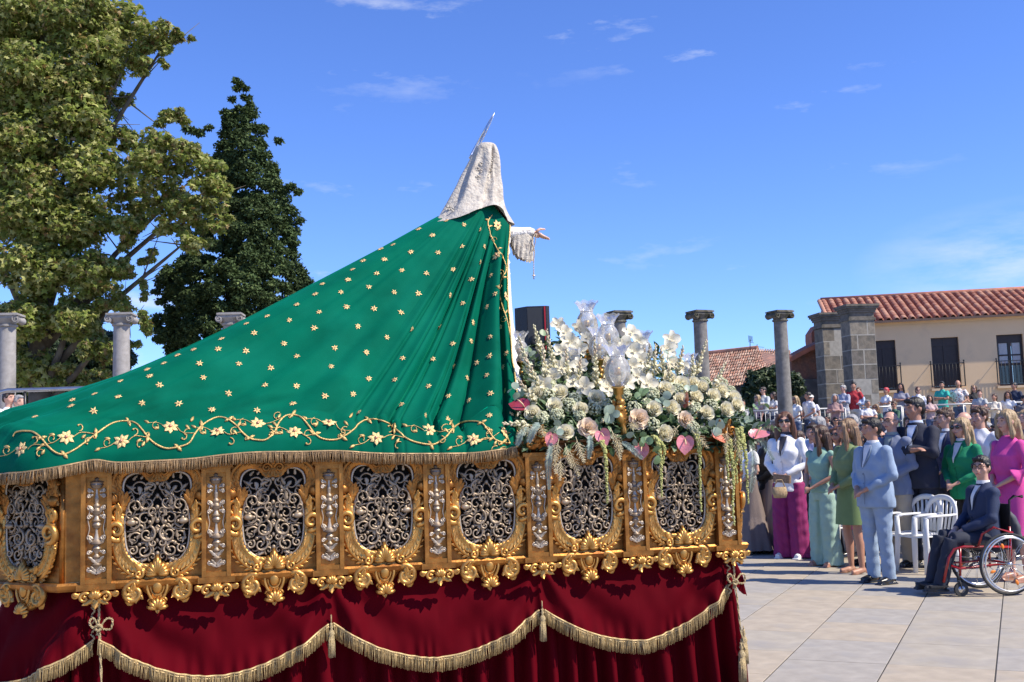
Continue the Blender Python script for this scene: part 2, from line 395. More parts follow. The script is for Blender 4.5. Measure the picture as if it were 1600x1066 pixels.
    for mir in (False,):
        s = spiral(.183, -.035, .046, R(-110), 1.45, 1, .2, 30); relief_tube(b, s, .016, .008, -.022, 8, 1.1, .016, True, mir)
        s = spiral(.180, .050, .036, R(-80), 1.2, 1, .2, 26); relief_tube(b, s, .011, .006, -.018, 7, 1.1, .010, True, mir)
        leaf(b, .165, -.08, R(78), .13, .050, -.012, .5, 3, .38, mir, .35); leaf(b, .185, -.015, R(105), .105, .045, -.016, .6, 3, .45, mir, -.5)
        leaf(b, .162, -.075, R(-20), .06, .036, -.018, .6, 2, .4, mir, -.5); leaf(b, .205, .085, R(110), .055, .03, -.012, .6, 2, .4, mir, .5)
    out['vol'] = b.mesh('side_volute', [gold_lt])
    # crest on top
    b = MB()
    for mir in (False, True):
        relief_tube(b, spiral(.030, .228, .024, R(180), 1.4, -1, .2), .009, .005, -.026, 7, 1.1, .008, True, mir)
        leaf(b, .02, .252, R(20), .075, .036, -.018, .4, 3, .4, mir, -.3); leaf(b, .05, .238, R(5), .06, .030, -.022, .5, 2, .45, mir, .2)
        for k in range(3): leaf(b, .004 + k * .006, .225, R(-85 + k * 22), .046 - k * .006, .016, -.026, .3, 1, .5, mir)
    leaf(b, 0, .225, R(90), .05, .04, -.024, .5, 2, .4)
    out['crest'] = b.mesh('crest', [gold])
    # bottom shell fan
    b = MB()
    for k in range(-5, 6):
        a = R(90 + k * 17); L_ = .088 - abs(k) * .004; x0, z0 = 0, -.245
        P = [(x0 + math.cos(a) * L_ * u + math.copysign(.016, k) * u * u * (k != 0), -.020 - .022 * math.sin(math.pi * (.2 + .75 * u)), z0 + math.sin(a) * L_ * u * (1 - .10 * abs(k) * u)) for u in (0, .25, .5, .75, 1)]
        b.tube(P, [.0045, .008, .011, .012, .007], 7)
    for mir in (False, True):
        relief_tube(b, spiral(.082, -.238, .022, R(120), 1.3, 1, .2), .008, .005, -.03, 7, 1.1, .006, True, mir)
        leaf(b, .055, -.235, R(38), .07, .034, -.026, .5, 3, .4, mir, .5)
    out['shell'] = b.mesh('shell', [gold_lt])
    # cartouche base, medallion, volutes and pendant below the rail
    b = MB()
    bp = catmull([(0, -.395, 0), (.035, -.380, 0), (.040, -.345, 0), (.065, -.320, 0), (.095, -.285, 0), (.10, -.245, 0), (.055, -.225, 0), (0, -.225, 0)], 5)
    pl = [(p.x, p.y) for p in bp]; full = pl + [(-x, z) for x, z in reversed(pl[1:-1])]
    n = len(full); vs = [(x, .03, z) for x, z in full] + [(x * .96, -.012, -.31 + (z + .31) * .96) for x, z in full] + [(x * .5, -.022, -.31 + (z + .31) * .55) for x, z in full] + [(0, -.024, -.31)]
    fs = []
    for i in range(n):
        j = (i + 1) % n; fs += [(i, j, n + j, n + i), (n + i, n + j, 2 * n + j, 2 * n + i), (2 * n + i, 2 * n + j, 3 * n)]
    b.add(vs, fs)
    for mir in (False, True):
        pc = [(p.x, p.y) for p in catmull([(.03, -.262, 0), (.045, -.295, 0), (.038, -.33, 0), (.024, -.355, 0)], 5)]; relief_tube(b, pc, .006, .008, -.026, 6, 1, .004, False, mir)
    out['cart'] = b.mesh('cartouche', [gold_lt])
    b = MB(); b.ball((0, -.026, -.300), (.024, .016, .032), 14, 10)
    b.tube([(.030 * math.cos(a), -.026, -.300 + .039 * math.sin(a)) for a in [k * math.pi / 12 for k in range(25)]], .0045, 6, caps=False)
    out['med'] = b.mesh('medallion', [gold_lt])
    b = MB()
    relief_tube(b, spiral(.104, -.322, .052, R(120), 1.25, -1, .25, 30), .017, .008, -.024, 8, 1.1, .010, True, False)
    for k in range(5): leaf(b, .098 + .010 * math.cos(R(40 + k * 50)), -.322 + .01 * math.sin(R(40 + k * 50)), R(-150 + k * 45), .056, .032, -.028, .6, 2, .5, False, .5)
    leaf(b, .124, -.378, R(95), .105, .052, -.022, .5, 3, .42, False, .35)
    out['low'] = b.mesh('lower_volute', [gold_lt])
    b = MB()
    for k in range(-3, 4):
        a = R(90 + k * 26); P = [(math.cos(a) * .046 * u, -.026 - .020 * math.sin(math.pi * (.2 + .7 * u)), -.400 + math.sin(a) * .050 * u) for u in (0, .35, .7, 1)]
        b.tube(P, [.004, .009, .011, .007], 7)
    for mir in (False, True): relief_tube(b, spiral(.026, -.366, .016, R(0), 1.2, 1, .2), .006, .004, -.022, 6, 1, .004, True, mir)
    leaf(b, 0, -.385, R(-90), .038, .03, -.015, .4, 2, .4)
    out['pend'] = b.mesh('pendant', [gold_lt])
    return out
PM = panel_meshes()
paso = thing('processional_float', (FO.x, FO.y, 0), FA, 'gilded processional float with silver openwork panels above crimson velvet skirts', 'float')
def part_empty(name, t, w, z, rz=0, parent=paso):
    o = bpy.data.objects.new(name, None); o.empty_display_size = .05; o.location = (t, w, z); o.rotation_euler = (0, 0, rz); link(o, parent); return o
PITCH_P = .5275; ZC = 1.318
def place_panel(t, w, rz, sx=1.0):
    p = part_empty('carved_panel', t, w, ZC, rz); p.scale = (sx, 1, 1)
    obj('board', PM['board'], None, p); obj('backing', PM['back'], None, p); obj('lip', PM['lip'], None, p); obj('filigree', PM['fil'], None, p)
    obj('gilt_band', PM['upper'], None, p); obj('gilt_band', PM['lower'], None, p); obj('crest', PM['crest'], None, p)
    obj('shell', PM['shell'], None, p); obj('cartouche', PM['cart'], None, p); obj('medallion', PM['med'], None, p); obj('pendant', PM['pend'], None, p)
    for s_ in (1, -1):
        obj('side_volute', PM['vol'], None, p, sc=(s_, 1, 1)); obj('lower_volute', PM['low'], None, p, sc=(s_, 1, 1))
for k in range(6): place_panel((k + .5) * PITCH_P, 0, 0, .98)
place_panel(-.15 - .23 * math.cos(R(45)), .23 * math.sin(R(45)), R(-45))
TR = 6 * PITCH_P + .078
place_panel(TR + .23 * math.cos(R(74)), .23 * math.sin(R(74)), R(74))
# pilasters
def pilaster_meshes():
    out = {}; b = MB(); hw, z0, z1 = .066, -.270, .235
    b.box((0, .012, (z0 + z1) / 2), (hw, .012, (z1 - z0) / 2))
    for x in (-hw + .010, hw - .010): b.box((x, -.010, (z0 + z1) / 2), (.010, .0098, (z1 - z0) / 2))
    for z in (z0 + .011, z1 - .011): b.box((0, -.0085, z), (hw - .0203, .008, .011))
    b.box((0, .006, z0 - .014), (hw + .018, .030, .0135)); b.box((0, .004, z1 + .010), (hw + .012, .026, .0095))
    out['body'] = b.mesh('pilaster_body', [gold], smooth=False)
    b = MB(); K = 1.0
    prof = [(.002, -.235), (.010, -.228), (.004, -.215), (.012, -.200), (.020, -.185), (.006, -.172), (.009, -.160), (.017, -.150), (.005, -.137), (.012, -.125), (.019, -.112), (.010, -.098), (.026, -.090), (.024, -.083), (.011, -.070), (.006, -.045), (.0045, -.025), (.014, -.018), (.019, -.006), (.013, .006), (.020, .012), (.012, .020), (.007, .035), (.016, .045), (.019, .058), (.009, .070), (.014, .082), (.006, .092), (.009, .115), (.005, .135), (.004, .155), (.018, .162), (.026, .176), (.023, .184), (.028, .190), (.006, .198), (.010, .205), (.002, .212)]
    for i in range(len(prof) - 1):
        (r0, z0_), (r1, z1_) = prof[i], prof[i + 1]; ring = []
        for (r_, zz) in ((r0, z0_), (r1, z1_)):
            ring += [(r_ * math.cos(a) * 1.15, -r_ * .9 * math.sin(a) - .001, zz) for a in [j * math.pi / 8 for j in range(9)]]
        b.add(ring, [(j, j + 1, j + 10, j + 9) for j in range(8)])
    for (z, r_, sgn) in ((-.205, .013, 1), (-.13, .011, -1), (-.06, .013, 1), (.03, .012, -1), (.075, .012, 1), (.125, .011, -1), (.152, .009, 1)):
        for mir in (False, True):
            relief_tube(b, spiral(.031, z, r_, R(180), 1.2, sgn, .2, 14), .0042, .0028, -.008, 5, 1.1, .003, True, mir)
            leaf(b, .014, z - .008 * sgn, R(30 * sgn), .030, .014, -.006, .5, 1, .5, mir, .4)
    for mir in (False, True):
        for (x0, z_, a, l_) in ((.004, -.225, 40, .036), (.004, -.218, 65, .034), (.006, -.175, 55, .04), (.018, -.09, 70, .03), (.01, .05, 60, .03)): leaf(b, x0, z_, R(a), l_, .018, -.006, .7, 2, .5, mir, -.5)
        pc = [(p.x, p.y) for p in catmull([(.026, -.09, 0), (.037, -.06, 0), (.030, -.02, 0), (.037, .02, 0), (.028, .06, 0)], 4)]; relief_tube(b, pc, .003, .003, -.006, 5, 1, 0, False, mir)
    out['orn'] = b.mesh('candelabrum_relief', [silver_br])
    b = MB()      # carved cluster under the pilaster
    for k in range(-2, 3):
        a = R(90 + k * 28); P = [(math.cos(a) * .030 * u, -.050 - .014 * math.sin(math.pi * u), -.330 + math.sin(a) * .036 * u) for u in (0, .35, .7, 1)]; b.tube(P, [.005, .010, .012, .008], 6)
    for mir in (False, True):
        relief_tube(b, spiral(.046, -.326, .024, R(150), 1.2, -1, .2), .009, .005, -.042, 7, 1.1, .006, True, mir)
        relief_tube(b, spiral(.086, -.312, .014, R(180), 1.2, 1, .2), .007, .004, -.038, 7, 1.1, .004, True, mir)
        leaf(b, .01, -.335, R(-35), .05, .028, -.038, .6, 2, .45, mir, .5); leaf(b, .05, -.318, R(5), .05, .026, -.038, .6, 2, .45, mir, .4)
    leaf(b, 0, -.335, R(-90), .042, .034, -.040, .5, 2, .45)
    out['clu'] = b.mesh('carved_cluster', [gold_lt])
    return out
PL = pilaster_meshes()
for k in range(7):
    p = part_empty('pilaster', k * PITCH_P, -.030, ZC)
    obj('pilaster_body', PL['body'], None, p); obj('candelabrum_relief', PL['orn'], None, p); obj('carved_cluster', PL['clu'], None, p)
# rail, cornice, flat corner boards
def sweep_plan(prof, path):
    b = MB(); n = len(prof); vs = []
    for i, p in enumerate(path):
        a = (path[i] - path[max(i - 1, 0)]) if i else (path[1] - path[0]); c = (path[min(i + 1, len(path) - 1)] - path[i]) if i < len(path) - 1 else a
        a = a.normalized(); c = c.normalized(); na = Vector((a.y, -a.x)); nc = Vector((c.y, -c.x)); m_ = (na + nc); m_ /= max(.3, m_.dot(na))
        for (o, z) in prof: vs.append((p.x + m_.x * o, p.y + m_.y * o, z))
    fs = []
    for i in range(len(path) - 1):
        for j in range(n): fs.append((i * n + j, i * n + (j + 1) % n, (i + 1) * n + (j + 1) % n, (i + 1) * n + j))
    fs.append(tuple(range(n))); fs.append(tuple(range((len(path) - 1) * n, len(path) * n))[::-1])
    b.add(vs, fs); return b
c45, s45 = .48 * math.cos(R(45)), .48 * math.sin(R(45)); c62, s62 = .48 * math.cos(R(74)), .48 * math.sin(R(74))
FW = 1.9
path = [Vector(p) for p in ((-.15 - c45, 1.3), (-.15 - c45, s45), (-.15, 0), (TR, 0), (TR + c62, s62), (TR + c62, 1.3))]
b = sweep_plan([(.0, ZC - .262), (.034, ZC - .262), (.042, ZC - .272), (.036, ZC - .290), (.028, ZC - .300), (.0, ZC - .300)], path)
obj('bottom_rail', b.mesh('bottom_rail', smooth=False), gold, paso)
b = sweep_plan([(-.02, ZC + .258), (.016, ZC + .258), (.034, ZC + .268), (.046, ZC + .276), (.042, ZC + .292), (.060, ZC + .300), (.060, ZC + .312), (-.02, ZC + .312)], path)
obj('cornice', b.mesh('cornice', smooth=False), gold, paso)
for x0_, x1_ in ((-.15, .0), (6 * PITCH_P, TR)):
    b = MB(); b.add([(x0_, .003, ZC - .262), (x1_, .003, ZC - .262), (x1_, .003, ZC + .262), (x0_, .003, ZC + .262)], [(0, 1, 2, 3)]); obj('corner_board', b.mesh('corner_board', smooth=False), gold, paso)
if 0: b.add([(-.15, .003, ZC - .262), (-.0, .003, ZC - .262), (-.0, .003, ZC + .262), (-.15, .003, ZC + .262)], [(0, 1, 2, 3)])
b = MB(); hull = [(-.15 - c45, 1.85 - s45), (-.15 - c45, s45), (-.15, .06), (TR, .06), (TR + c62, s62), (TR + c62, 1.85 - s62), (TR, 1.85), (-.15, 1.85)]
b.add([(x, y, 1.585) for x, y in hull], [tuple(range(8))]); obj('deck', b.mesh('deck', smooth=False), dark_back, paso)
for x_ in (-.15, TR):
    b = MB(); b.tube([(x_, .008, ZC - .262), (x_, .008, ZC + .26)], .014, 10); obj('corner_bead', b.mesh('corner_bead'), gold, paso)
# carved consoles on the cornice, above the pilasters not covered by the mantle
b = MB()
for mir in (False, True):
    relief_tube(b, spiral(.030, .055, .024, R(-120), 1.3, 1, .2), .010, .006, -.03, 7, 1.1, .008, True, mir); relief_tube(b, spiral(.042, .015, .018, R(90), 1.2, -1, .2), .009, .005, -.03, 7, 1.1, .006, True, mir)
    leaf(b, .01, .06, R(60), .06, .03, -.02, .5, 2, .4, mir, .4); leaf(b, .0, .0, R(75), .09, .04, -.025, .4, 3, .45, mir, .3)
b.box((0, 0, .02), (.05, .022, .03)); b.ball((0, -.03, .035), (.016, .012, .02), 8, 6)
cm = b.mesh('carved_console', [gold])
for k, z in ((4, 1.60), (6, 1.60)): obj('carved_console', cm, None, paso, (k * PITCH_P, -.03, z))
# far and rear sides, plain
b = MB(); hp = [(-.15 - c45, s45), (-.15 - c45, 1.85 - s45), (-.15, 1.85), (TR, 1.85), (TR + c62, 1.85 - s62), (TR + c62, s62)]
for i in range(5):
    (x0, y0), (x1, y1) = hp[i], hp[i + 1]; b.add([(x0, y0, ZC - .29), (x1, y1, ZC - .29), (x1, y1, ZC + .30), (x0, y0, ZC + .30)], [(0, 1, 2, 3)])
obj('far_side_board', b.mesh('far_side_board', smooth=False), gold, paso)
# ================================================================== crimson skirts, swags, fringes, tassels
red_velvet = M('crimson_velvet', (.078, .0009, .0045), .8, var=.14, scale=4, sheen=.22, sheenc=(.9, .01, .05), fuzz=.25, spec=.04, bump=.06, bscale=500)
grn_velvet = M('green_velvet', (.0, .096, .055), .8, var=.24, scale=2.6, sheen=.35, sheenc=(.0, .85, .50), fuzz=.27, spec=.04, bump=.10, bscale=380, dirt=(.002, .135, .082), dirts=4, dirtw=(.45, .85))
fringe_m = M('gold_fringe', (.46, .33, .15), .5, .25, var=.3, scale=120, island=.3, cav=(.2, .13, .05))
bullion_m = M('bullion_fringe', (.33, .215, .105), .45, .35, var=.3, scale=120, island=.35)
thread_m = M('gold_thread', (.62, .41, .15), .42, .45, var=.25, scale=90, bump=.5, bscale=260, island=.10)
petal_m = M('gold_embroidery', (.70, .50, .22), .45, .35, var=.2, scale=120, bump=.5, bscale=260, island=.12)
sequin_m = M('rose_sequin', (.55, .25, .16), .35, .5)
PATH2 = [Vector(p) for p in ((-.15 - c45, 1.3), (-.15 - c45, s45), (-.15, 0), (TR, 0), (TR + c62, s62), (TR + c62, 1.3))]
def plan_at(s, inset=.03, rr=.05):          # arc length s measured so that s = t on the near side
    segs = [(PATH2[1], PATH2[2], -.15 - .48, -.15), (PATH2[2], PATH2[3], -.15, TR), (PATH2[3], PATH2[4], TR, TR + .48), (PATH2[4], PATH2[5], TR + .48, TR + .48 + 1.3 - s62), (PATH2[0], PATH2[1], -.63 - (1.3 - s45), -.63)]
    def base(s):
        for a, b_, s0, s1 in segs:
            if s0 <= s <= s1:
                d = (b_ - a).normalized(); return a + d * (s - s0), Vector((d.y, -d.x))
        a, b_, s0, s1 = (segs[4] if s < 0 else segs[3]); d = (b_ - a).normalized(); return a + d * (s - s0), Vector((d.y, -d.x))
    p, n_ = Vector((0, 0)), Vector((0, 0))
    for k in (-1, -.5, 0, .5, 1):
        q, m_ = base(s + k * rr); p += q / 5; n_ += m_ / 5
    n_.normalize(); return p - n_ * inset, n_
def cloth_strip(s0, s1, ns, nv, fn):
    b = MB(); vs = []; fs = []
    for i in range(ns + 1):
        s = s0 + (s1 - s0) * i / ns; p, n_ = plan_at(s)
        for j in range(nv + 1):
            o, z, ds = fn(s, j / nv); vs.append((p.x + n_.x * o + n_.y * -ds, p.y + n_.y * o + n_.x * ds, z))
    for i in range(ns):
        for j in range(nv): a = i * (nv + 1) + j; fs.append((a, a + 1, a + nv + 2, a + nv + 1))
    b.add(vs, fs); return b
def pleat(s):
    w_ = s * 50 + 1.6 * math.sin(s * 3.1) + 1.1 * math.sin(s * 7.7 + 1) + .6 * noise.noise((s * 4, 3, 1))
    x = math.sin(w_); return math.copysign(abs(x) ** .7, x) * (.75 + .35 * noise.noise((s * 3.3, 9, 1)))
def skirt_fn(s, v):
    z = 1.03 - v * 1.015
    A = .012 + .050 * min(1, v * 1.6); o = -.035 + pleat(s + .02 * noise.noise((s * 2, v * 1.5, 0)) * v) * A + v * (.070 if s < TR else .070 - .05 * min(1, (s - TR) / .1)) + .008 * noise.noise((s * 9, v * 3, 2))
    return o, z, 0
b = cloth_strip(-1.4, TR + 1.6, 900, 40, skirt_fn)
obj('pleated_skirt', b.mesh('pleated_skirt'), red_velvet, paso)
def edge_z(s):
    P2 = 2 * PITCH_P
    if -.001 <= s <= 6 * PITCH_P + .001:
        u = (s / P2) % 1.0; k = min(2, int(s / P2 + 1e-6)); pk0 = (.812, .800, .79)[k]; pk1 = (.800, .79, .85)[k]
        if s >= 6 * PITCH_P - .001: u = 1; k = 2
        pk = pk0 if u < .5 else pk1; x = abs(2 * u - 1)
        return .592 + (pk - .592) * x ** 1.85
    if s < 0:
        u = min(1, -s / 1.0); x = abs(2 * u - 1); return .60 + (.805 - .60) * x ** 1.7
    u = min(1, (s - 6 * PITCH_P) / .8); x = abs(2 * u - 1); return .62 + .23 * x ** 1.7
def val_fn(s, v):
    ze = edge_z(s); z = 1.04 + (ze - 1.04) * v; P2 = 2 * PITCH_P; u = (s / P2) % 1.0; c = u - .5
    drop = (1.04 - z)
    dr = .5 - abs(c)                         # 0 at the gathers, .5 in the middle of each swag
    f = .026 * math.sin(13 * math.atan2(drop + .06, dr * 1.05 + .03) + 2.2 * noise.noise((s * 1.5, 4, 0))) * min(1, v * 1.3) * (1 - .55 * dr * 2)
    f += .012 * noise.noise((s * 3.2 + math.sin(2 * math.pi * u) * v, z * 3.4, 5)) + .010 * math.sin(s * 20 + 7 * v * math.sin(2 * math.pi * u) + 3 * noise.noise((s * 2, 2, 2))) * v
    f += .007 * math.sin(s * 95 + 6 * noise.noise((s * 6, 1, 7))) * max(0, (v - .72) / .28) ** 1.5
    f += .005 * noise.noise((s * 14, z * 9, 3))
    return -.010 + (.085 if s < TR else .085 - .075 * min(1, (s - TR) / .1)) * v + f * (1 if s < TR else .25), z, 0
b = cloth_strip(-1.2, TR + .015, 1000, 46, val_fn)
obj('swag_valance', b.mesh('swag_valance'), red_velvet, paso)
def fringe(name, pts, length, mat, parent, rad=.0019, step=.0034, head=.005, seed=1, jit=.10, mat2=None, nrm=None):
    rr = random.Random(seed); b = MB(); b.tube(pts, head, 6); b.tube([Vector(p) + Vector((0, 0, -head * 2.1)) for p in pts], head * .8, 6)
    acc = 0; i = 0; gap = 0
    for i in range(len(pts) - 1):
        a = Vector(pts[i]); c = Vector(pts[i + 1]); L_ = (c - a).length; d = (c - a) / max(L_, 1e-6); 
        out = Vector((d.y, -d.x, 0)); 
        if out.length > 1e-6: out.normalize()
        while acc < L_:
            p = a + d * acc; ln = length * rr.uniform(1 - jit, 1 + jit * .4); sx = rr.gauss(0, .0035) + .004 * math.sin((p.x + p.y) * 37); lay = rr.choice((-.002, .001, .004))
            p = p + out * lay
            q = p + Vector((0, 0, -ln)) + d * sx + out * rr.gauss(.002, .003); m_ = (p + q) / 2 + out * .002
            r_ = rad * rr.uniform(.8, 1.3); s_ = d * r_; o_ = out * r_ * 1.2
            vs = [p - s_, p + s_, p + o_, m_ - s_, m_ + s_, m_ + o_, q - s_, q + s_, q + o_]
            b.add(vs, [(0, 3, 5, 2), (2, 5, 4, 1), (1, 4, 3, 0), (3, 6, 8, 5), (5, 8, 7, 4), (4, 7, 6, 3), (6, 7, 8)])
            acc += step * rr.uniform(.7, 1.3)
        acc -= L_
    o = obj(name, b.mesh(name), mat, parent); tag(o, kind='stuff'); return o
def val_edge(s0, s1, n):
    P = []
    for i in range(n + 1):
        s = s0 + (s1 - s0) * i / n; p, n_ = plan_at(s); o, z, _ = val_fn(s, 1.0); o += .004; P.append((p.x + n_.x * o, p.y + n_.y * o, z))
    return P
for k in range(3): fringe('swag_fringe', val_edge(k * 2 * PITCH_P + .012, (k + 1) * 2 * PITCH_P - .012, 90), .068, fringe_m, paso, seed=k)
fringe('swag_fringe', val_edge(-.85, -.012, 60), .068, fringe_m, paso, seed=8); 
rope_m = M('gold_rope', (.55, .42, .22), .5, .25, var=.3, scale=60, bump=1.0, bscale=320)
def tassel_mesh(L_=.12):
    b = MB(); b.lathe([(.0, .06), (.009, .055), (.006, .045), (.011, .036), (.006, .026), (.008, .022), (.015, .012), (.018, 0), (.014, -.010), (.016, -.016)], 12)
    rr = random.Random(5)
    for k in range(70):
        a = rr.uniform(0, 6.28); r_ = .015; ln = L_ * rr.uniform(.9, 1.02)
        b.tube([(r_ * math.cos(a) * .9, r_ * math.sin(a) * .9, -.012), (r_ * math.cos(a) * 1.12, r_ * math.sin(a) * 1.12, -ln * .5), (r_ * math.cos(a) * 1.15, r_ * math.sin(a) * 1.15, -ln)], .0022, 4)
    return b.mesh('tassel')
tm = tassel_mesh()
def place_tassel(s, z, out=.07, sc=1.0, cord=.05):
    p, n_ = plan_at(s); o = obj('tassel', tm, rope_m, paso, (p.x + n_.x * out, p.y + n_.y * out, z), None, sc)
    b = MB(); b.tube([(0, 0, .055), (0, 0, .055 + cord / sc)], .0035, 5); obj('tassel_cord', b.mesh('tassel_cord'), rope_m, o); return o
place_tassel(2 * PITCH_P, .745, .068, .9, .04); place_tassel(4 * PITCH_P, .738, .068, .9, .04)
place_tassel(6 * PITCH_P + .028, .475, .085, 1.15, .02); place_tassel(6 * PITCH_P + .052, .545, .07, 1.0, .02)
def rope(name, pts, r_, parent=paso):
    r_ *= .78
    pc = catmull(pts, 8); b = MB(); 
    for ph in (0, math.pi):                 # two twisted strands
        P = []
        for i, p in enumerate(pc):
            a = i * .9 + ph; P.append(p + Vector((math.cos(a) * r_ * .6, 0, math.sin(a) * r_ * .6)) if abs((pc[min(i + 1, len(pc) - 1)] - pc[max(i - 1, 0)]).normalized().z) < .7 else p + Vector((math.cos(a) * r_ * .6, math.sin(a) * r_ * .6, 0)))
        b.tube(P, r_ * .75, 6)
    return obj(name, b.mesh(name), rope_m, parent)
def frame_pt(s, out, z):
    p, n_ = plan_at(s); return Vector((p.x + n_.x * out, p.y + n_.y * out, z))
for s0, zz, dz in ((.012, .93, .02), (6 * PITCH_P + .012, .93, .0)):
    F_ = lambda ds, z, o=.075: frame_pt(s0 + ds, o, z)
    rope('cord', [F_(-.004, 1.02, .05), F_(.0, .97, .07), F_(.002, .92), F_(.0, .87), F_(-.006, .82)], .006)
    rope('bow', [F_(0, .86), F_(-.020, .895), F_(-.038, .885), F_(-.030, .86), F_(0, .85), F_(.032, .89), F_(.058, .885), F_(.052, .845), F_(.022, .845), F_(0, .86)], .0055)
    rope('knot', [F_(-.012, .86, .085), F_(.0, .87, .09), F_(.014, .855, .085), F_(.0, .84, .09), F_(-.012, .85, .085)], .007)
    rope('hanging_cord', [F_(.004, .85), F_(.008, .75, .085), F_(.014, .62, .09), F_(.018, .50 if s0 > 1 else .3, .095)] + ([F_(.02, .12, .1)] if s0 < 1 else []), .006)
    for k in range(5):
        rope('cord_loop', [F_(-.03 - .001 * k, .985 - k * .04, .06), F_(-.018, .968 - k * .04, .07), F_(-.03, .952 - k * .04, .06)], .005)
# ================================================================== STATUE with the great green mantle
statue = thing('statue', tuple(fl(2.1, .95, 1.6)), FA, 'tall veiled statue in white lace and star-sown green velvet mantle, one hand held out', 'statue')
SO = Vector((2.1, .95, 1.6)); WC = .95
def sobj(name, me, m, parent=None):
    if parent is None: return obj(name, me, m, statue, tuple(-SO))
    o = obj(name, me, m, parent, (0, 0, 0)); return o
def lerp(a, b_, u): return a + (b_ - a) * u
def interp(tab, x):
    if x <= tab[0][0]: return tab[0][1]
    for (x0, y0), (x1, y1) in zip(tab, tab[1:]):
        if x <= x1: return y0 + (y1 - y0) * (x - x0) / (x1 - x0)
    return tab[-1][1]
# hem line on the near side: (t, w, z)
hem_px = [(0, 737, .10), (40, 738, -.05), (90, 730, -.10), (130, 722, -.085), (152, 719, -.09), (185, 723, -.09), (250, 720, -.09), (300, 717, -.09), (350, 711, -.09), (400, 707, -.09), (470, 706, -.09), (530, 705, -.09), (600, 709, -.09), (700, 709, -.09), (760, 707, -.088), (790, 702, -.085), (808, 697, -.08)]
hem_near = [flpx(x, y, w_) for x, y, w_ in hem_px]
hem_pts = [Vector((-.66, .95, 1.26)), Vector((-.655, .70, 1.30)), Vector((-.64, .48, 1.36)), Vector((-.60, .29, 1.46)), Vector((-.46, .12, 1.55))] + hem_near[1:]
hem = catmull(hem_pts, 10)
hl = [0]
for p, q in zip(hem, hem[1:]): hl.append(hl[-1] + (q - p).length)
def on_hem(u):
    x = u * hl[-1]; lo = 0
    import bisect
    i = min(len(hl) - 2, max(0, bisect.bisect_right(hl, x) - 1)); return hem[i].lerp(hem[i + 1], (x - hl[i]) / max(1e-9, hl[i + 1] - hl[i]))
apex_back = flpx(684, 338, WC); sh = flpx(796, 352, .73)
top_pts = catmull([apex_back, flpx(690, 338, .86), flpx(715, 334, .78), flpx(740, 316, .78), flpx(765, 317, .77), sh], 12)
def on_top(u): x = u * (len(top_pts) - 1); i = min(len(top_pts) - 2, int(x)); return top_pts[i].lerp(top_pts[i + 1], x - i)
sil = [(684, 338), (600, 389), (490, 450), (400, 501), (300, 557), (200, 602), (140, 620), (100, 632), (62, 643)]
ridge = [flpx(x, y, WC) for x, y in sil]      # profile of the back seam
rt = [((ridge[0].x - p.x), p.z) for p in ridge]
front_px = [(0, 796, 352, .73), (.2, 797, 410, .60), (.4, 800, 480, .45), (.6, 806, 560, .27), (.8, 811, 630, .08), (.92, 812, 672, -.03), (1, 808, 697, -.08)]
NQ, NV = 520, 120
def mantle_base(q, v):
    H = on_hem(q); A = on_top(min(1, max(0, (q - .05) / .95)) ** 1.0)
    # shelf point where the cloth turns over the rim
    inb = Vector((H.x, H.y, 0)); 
    if H.x > -.05: S = Vector((H.x, .055, H.z + .185))
    else:
        u = min(1, (-.05 - H.x) / .60); S = Vector((lerp(-.05, -.50, u ** .8), lerp(.055, .95, max(0, (H.y + .09) / 1.04)), lerp(H.z + .185, ridge[-1].z, min(1, u * 1.1) ** .8 if u > 0 else 0)))
        S.z = lerp(1.79, ridge[-1].z, min(1, max(0, (H.y + .09) / .6)))
    vs = .80
    if v < vs:
        f = v / vs; P = A.lerp(S, f)
        sag = .10 * math.sin(math.pi * f) ** 1.1 * (f * .6 + .7)
        d = (S - A); nrm = Vector((d.y * 0, 0, -1)); P.z -= sag * (.8 if q < .25 else .55)
        if q < .3:                                        # follow the photographed back profile
            k = 1 - q / .3; x = ridge[0].x - P.x; zr = interp(rt, x); P.z = lerp(P.z, zr, k * min(1, f * 6))
    else:
        f = (v - vs) / (1 - vs); a = f * math.pi / 2; o = H - S
        P = Vector((S.x + o.x * math.sin(a), S.y + o.y * math.sin(a), S.z + o.z * (1 - math.cos(a)) ** .85))
    if q > .93:
        k = (q - .93) / .07; fp = front_px; 
        for i in range(len(fp) - 1):
            if fp[i][0] <= v <= fp[i + 1][0]:
                u = (v - fp[i][0]) / (fp[i + 1][0] - fp[i][0]); E = flpx(lerp(fp[i][1], fp[i + 1][1], u), lerp(fp[i][2], fp[i + 1][2], u), lerp(fp[i][3], fp[i + 1][3], u)); P = P.lerp(E, k ** 1.5); break
    return P
def smoothstep(a, b_, x): x = min(1, max(0, (x - a) / (b_ - a))); return x * x * (3 - 2 * x)
grid = np.zeros((NQ + 1, NV + 1, 3))
for i in range(NQ + 1):
    for j in range(NV + 1): grid[i, j] = mantle_base(i / NQ, j / NV)
du = np.gradient(grid, axis=0); dv = np.gradient(grid, axis=1); nn = np.cross(dv, du); nn /= (np.linalg.norm(nn, axis=2, keepdims=True) + 1e-9)
if nn[NQ // 2, NV // 2, 1] > 0: nn = -nn
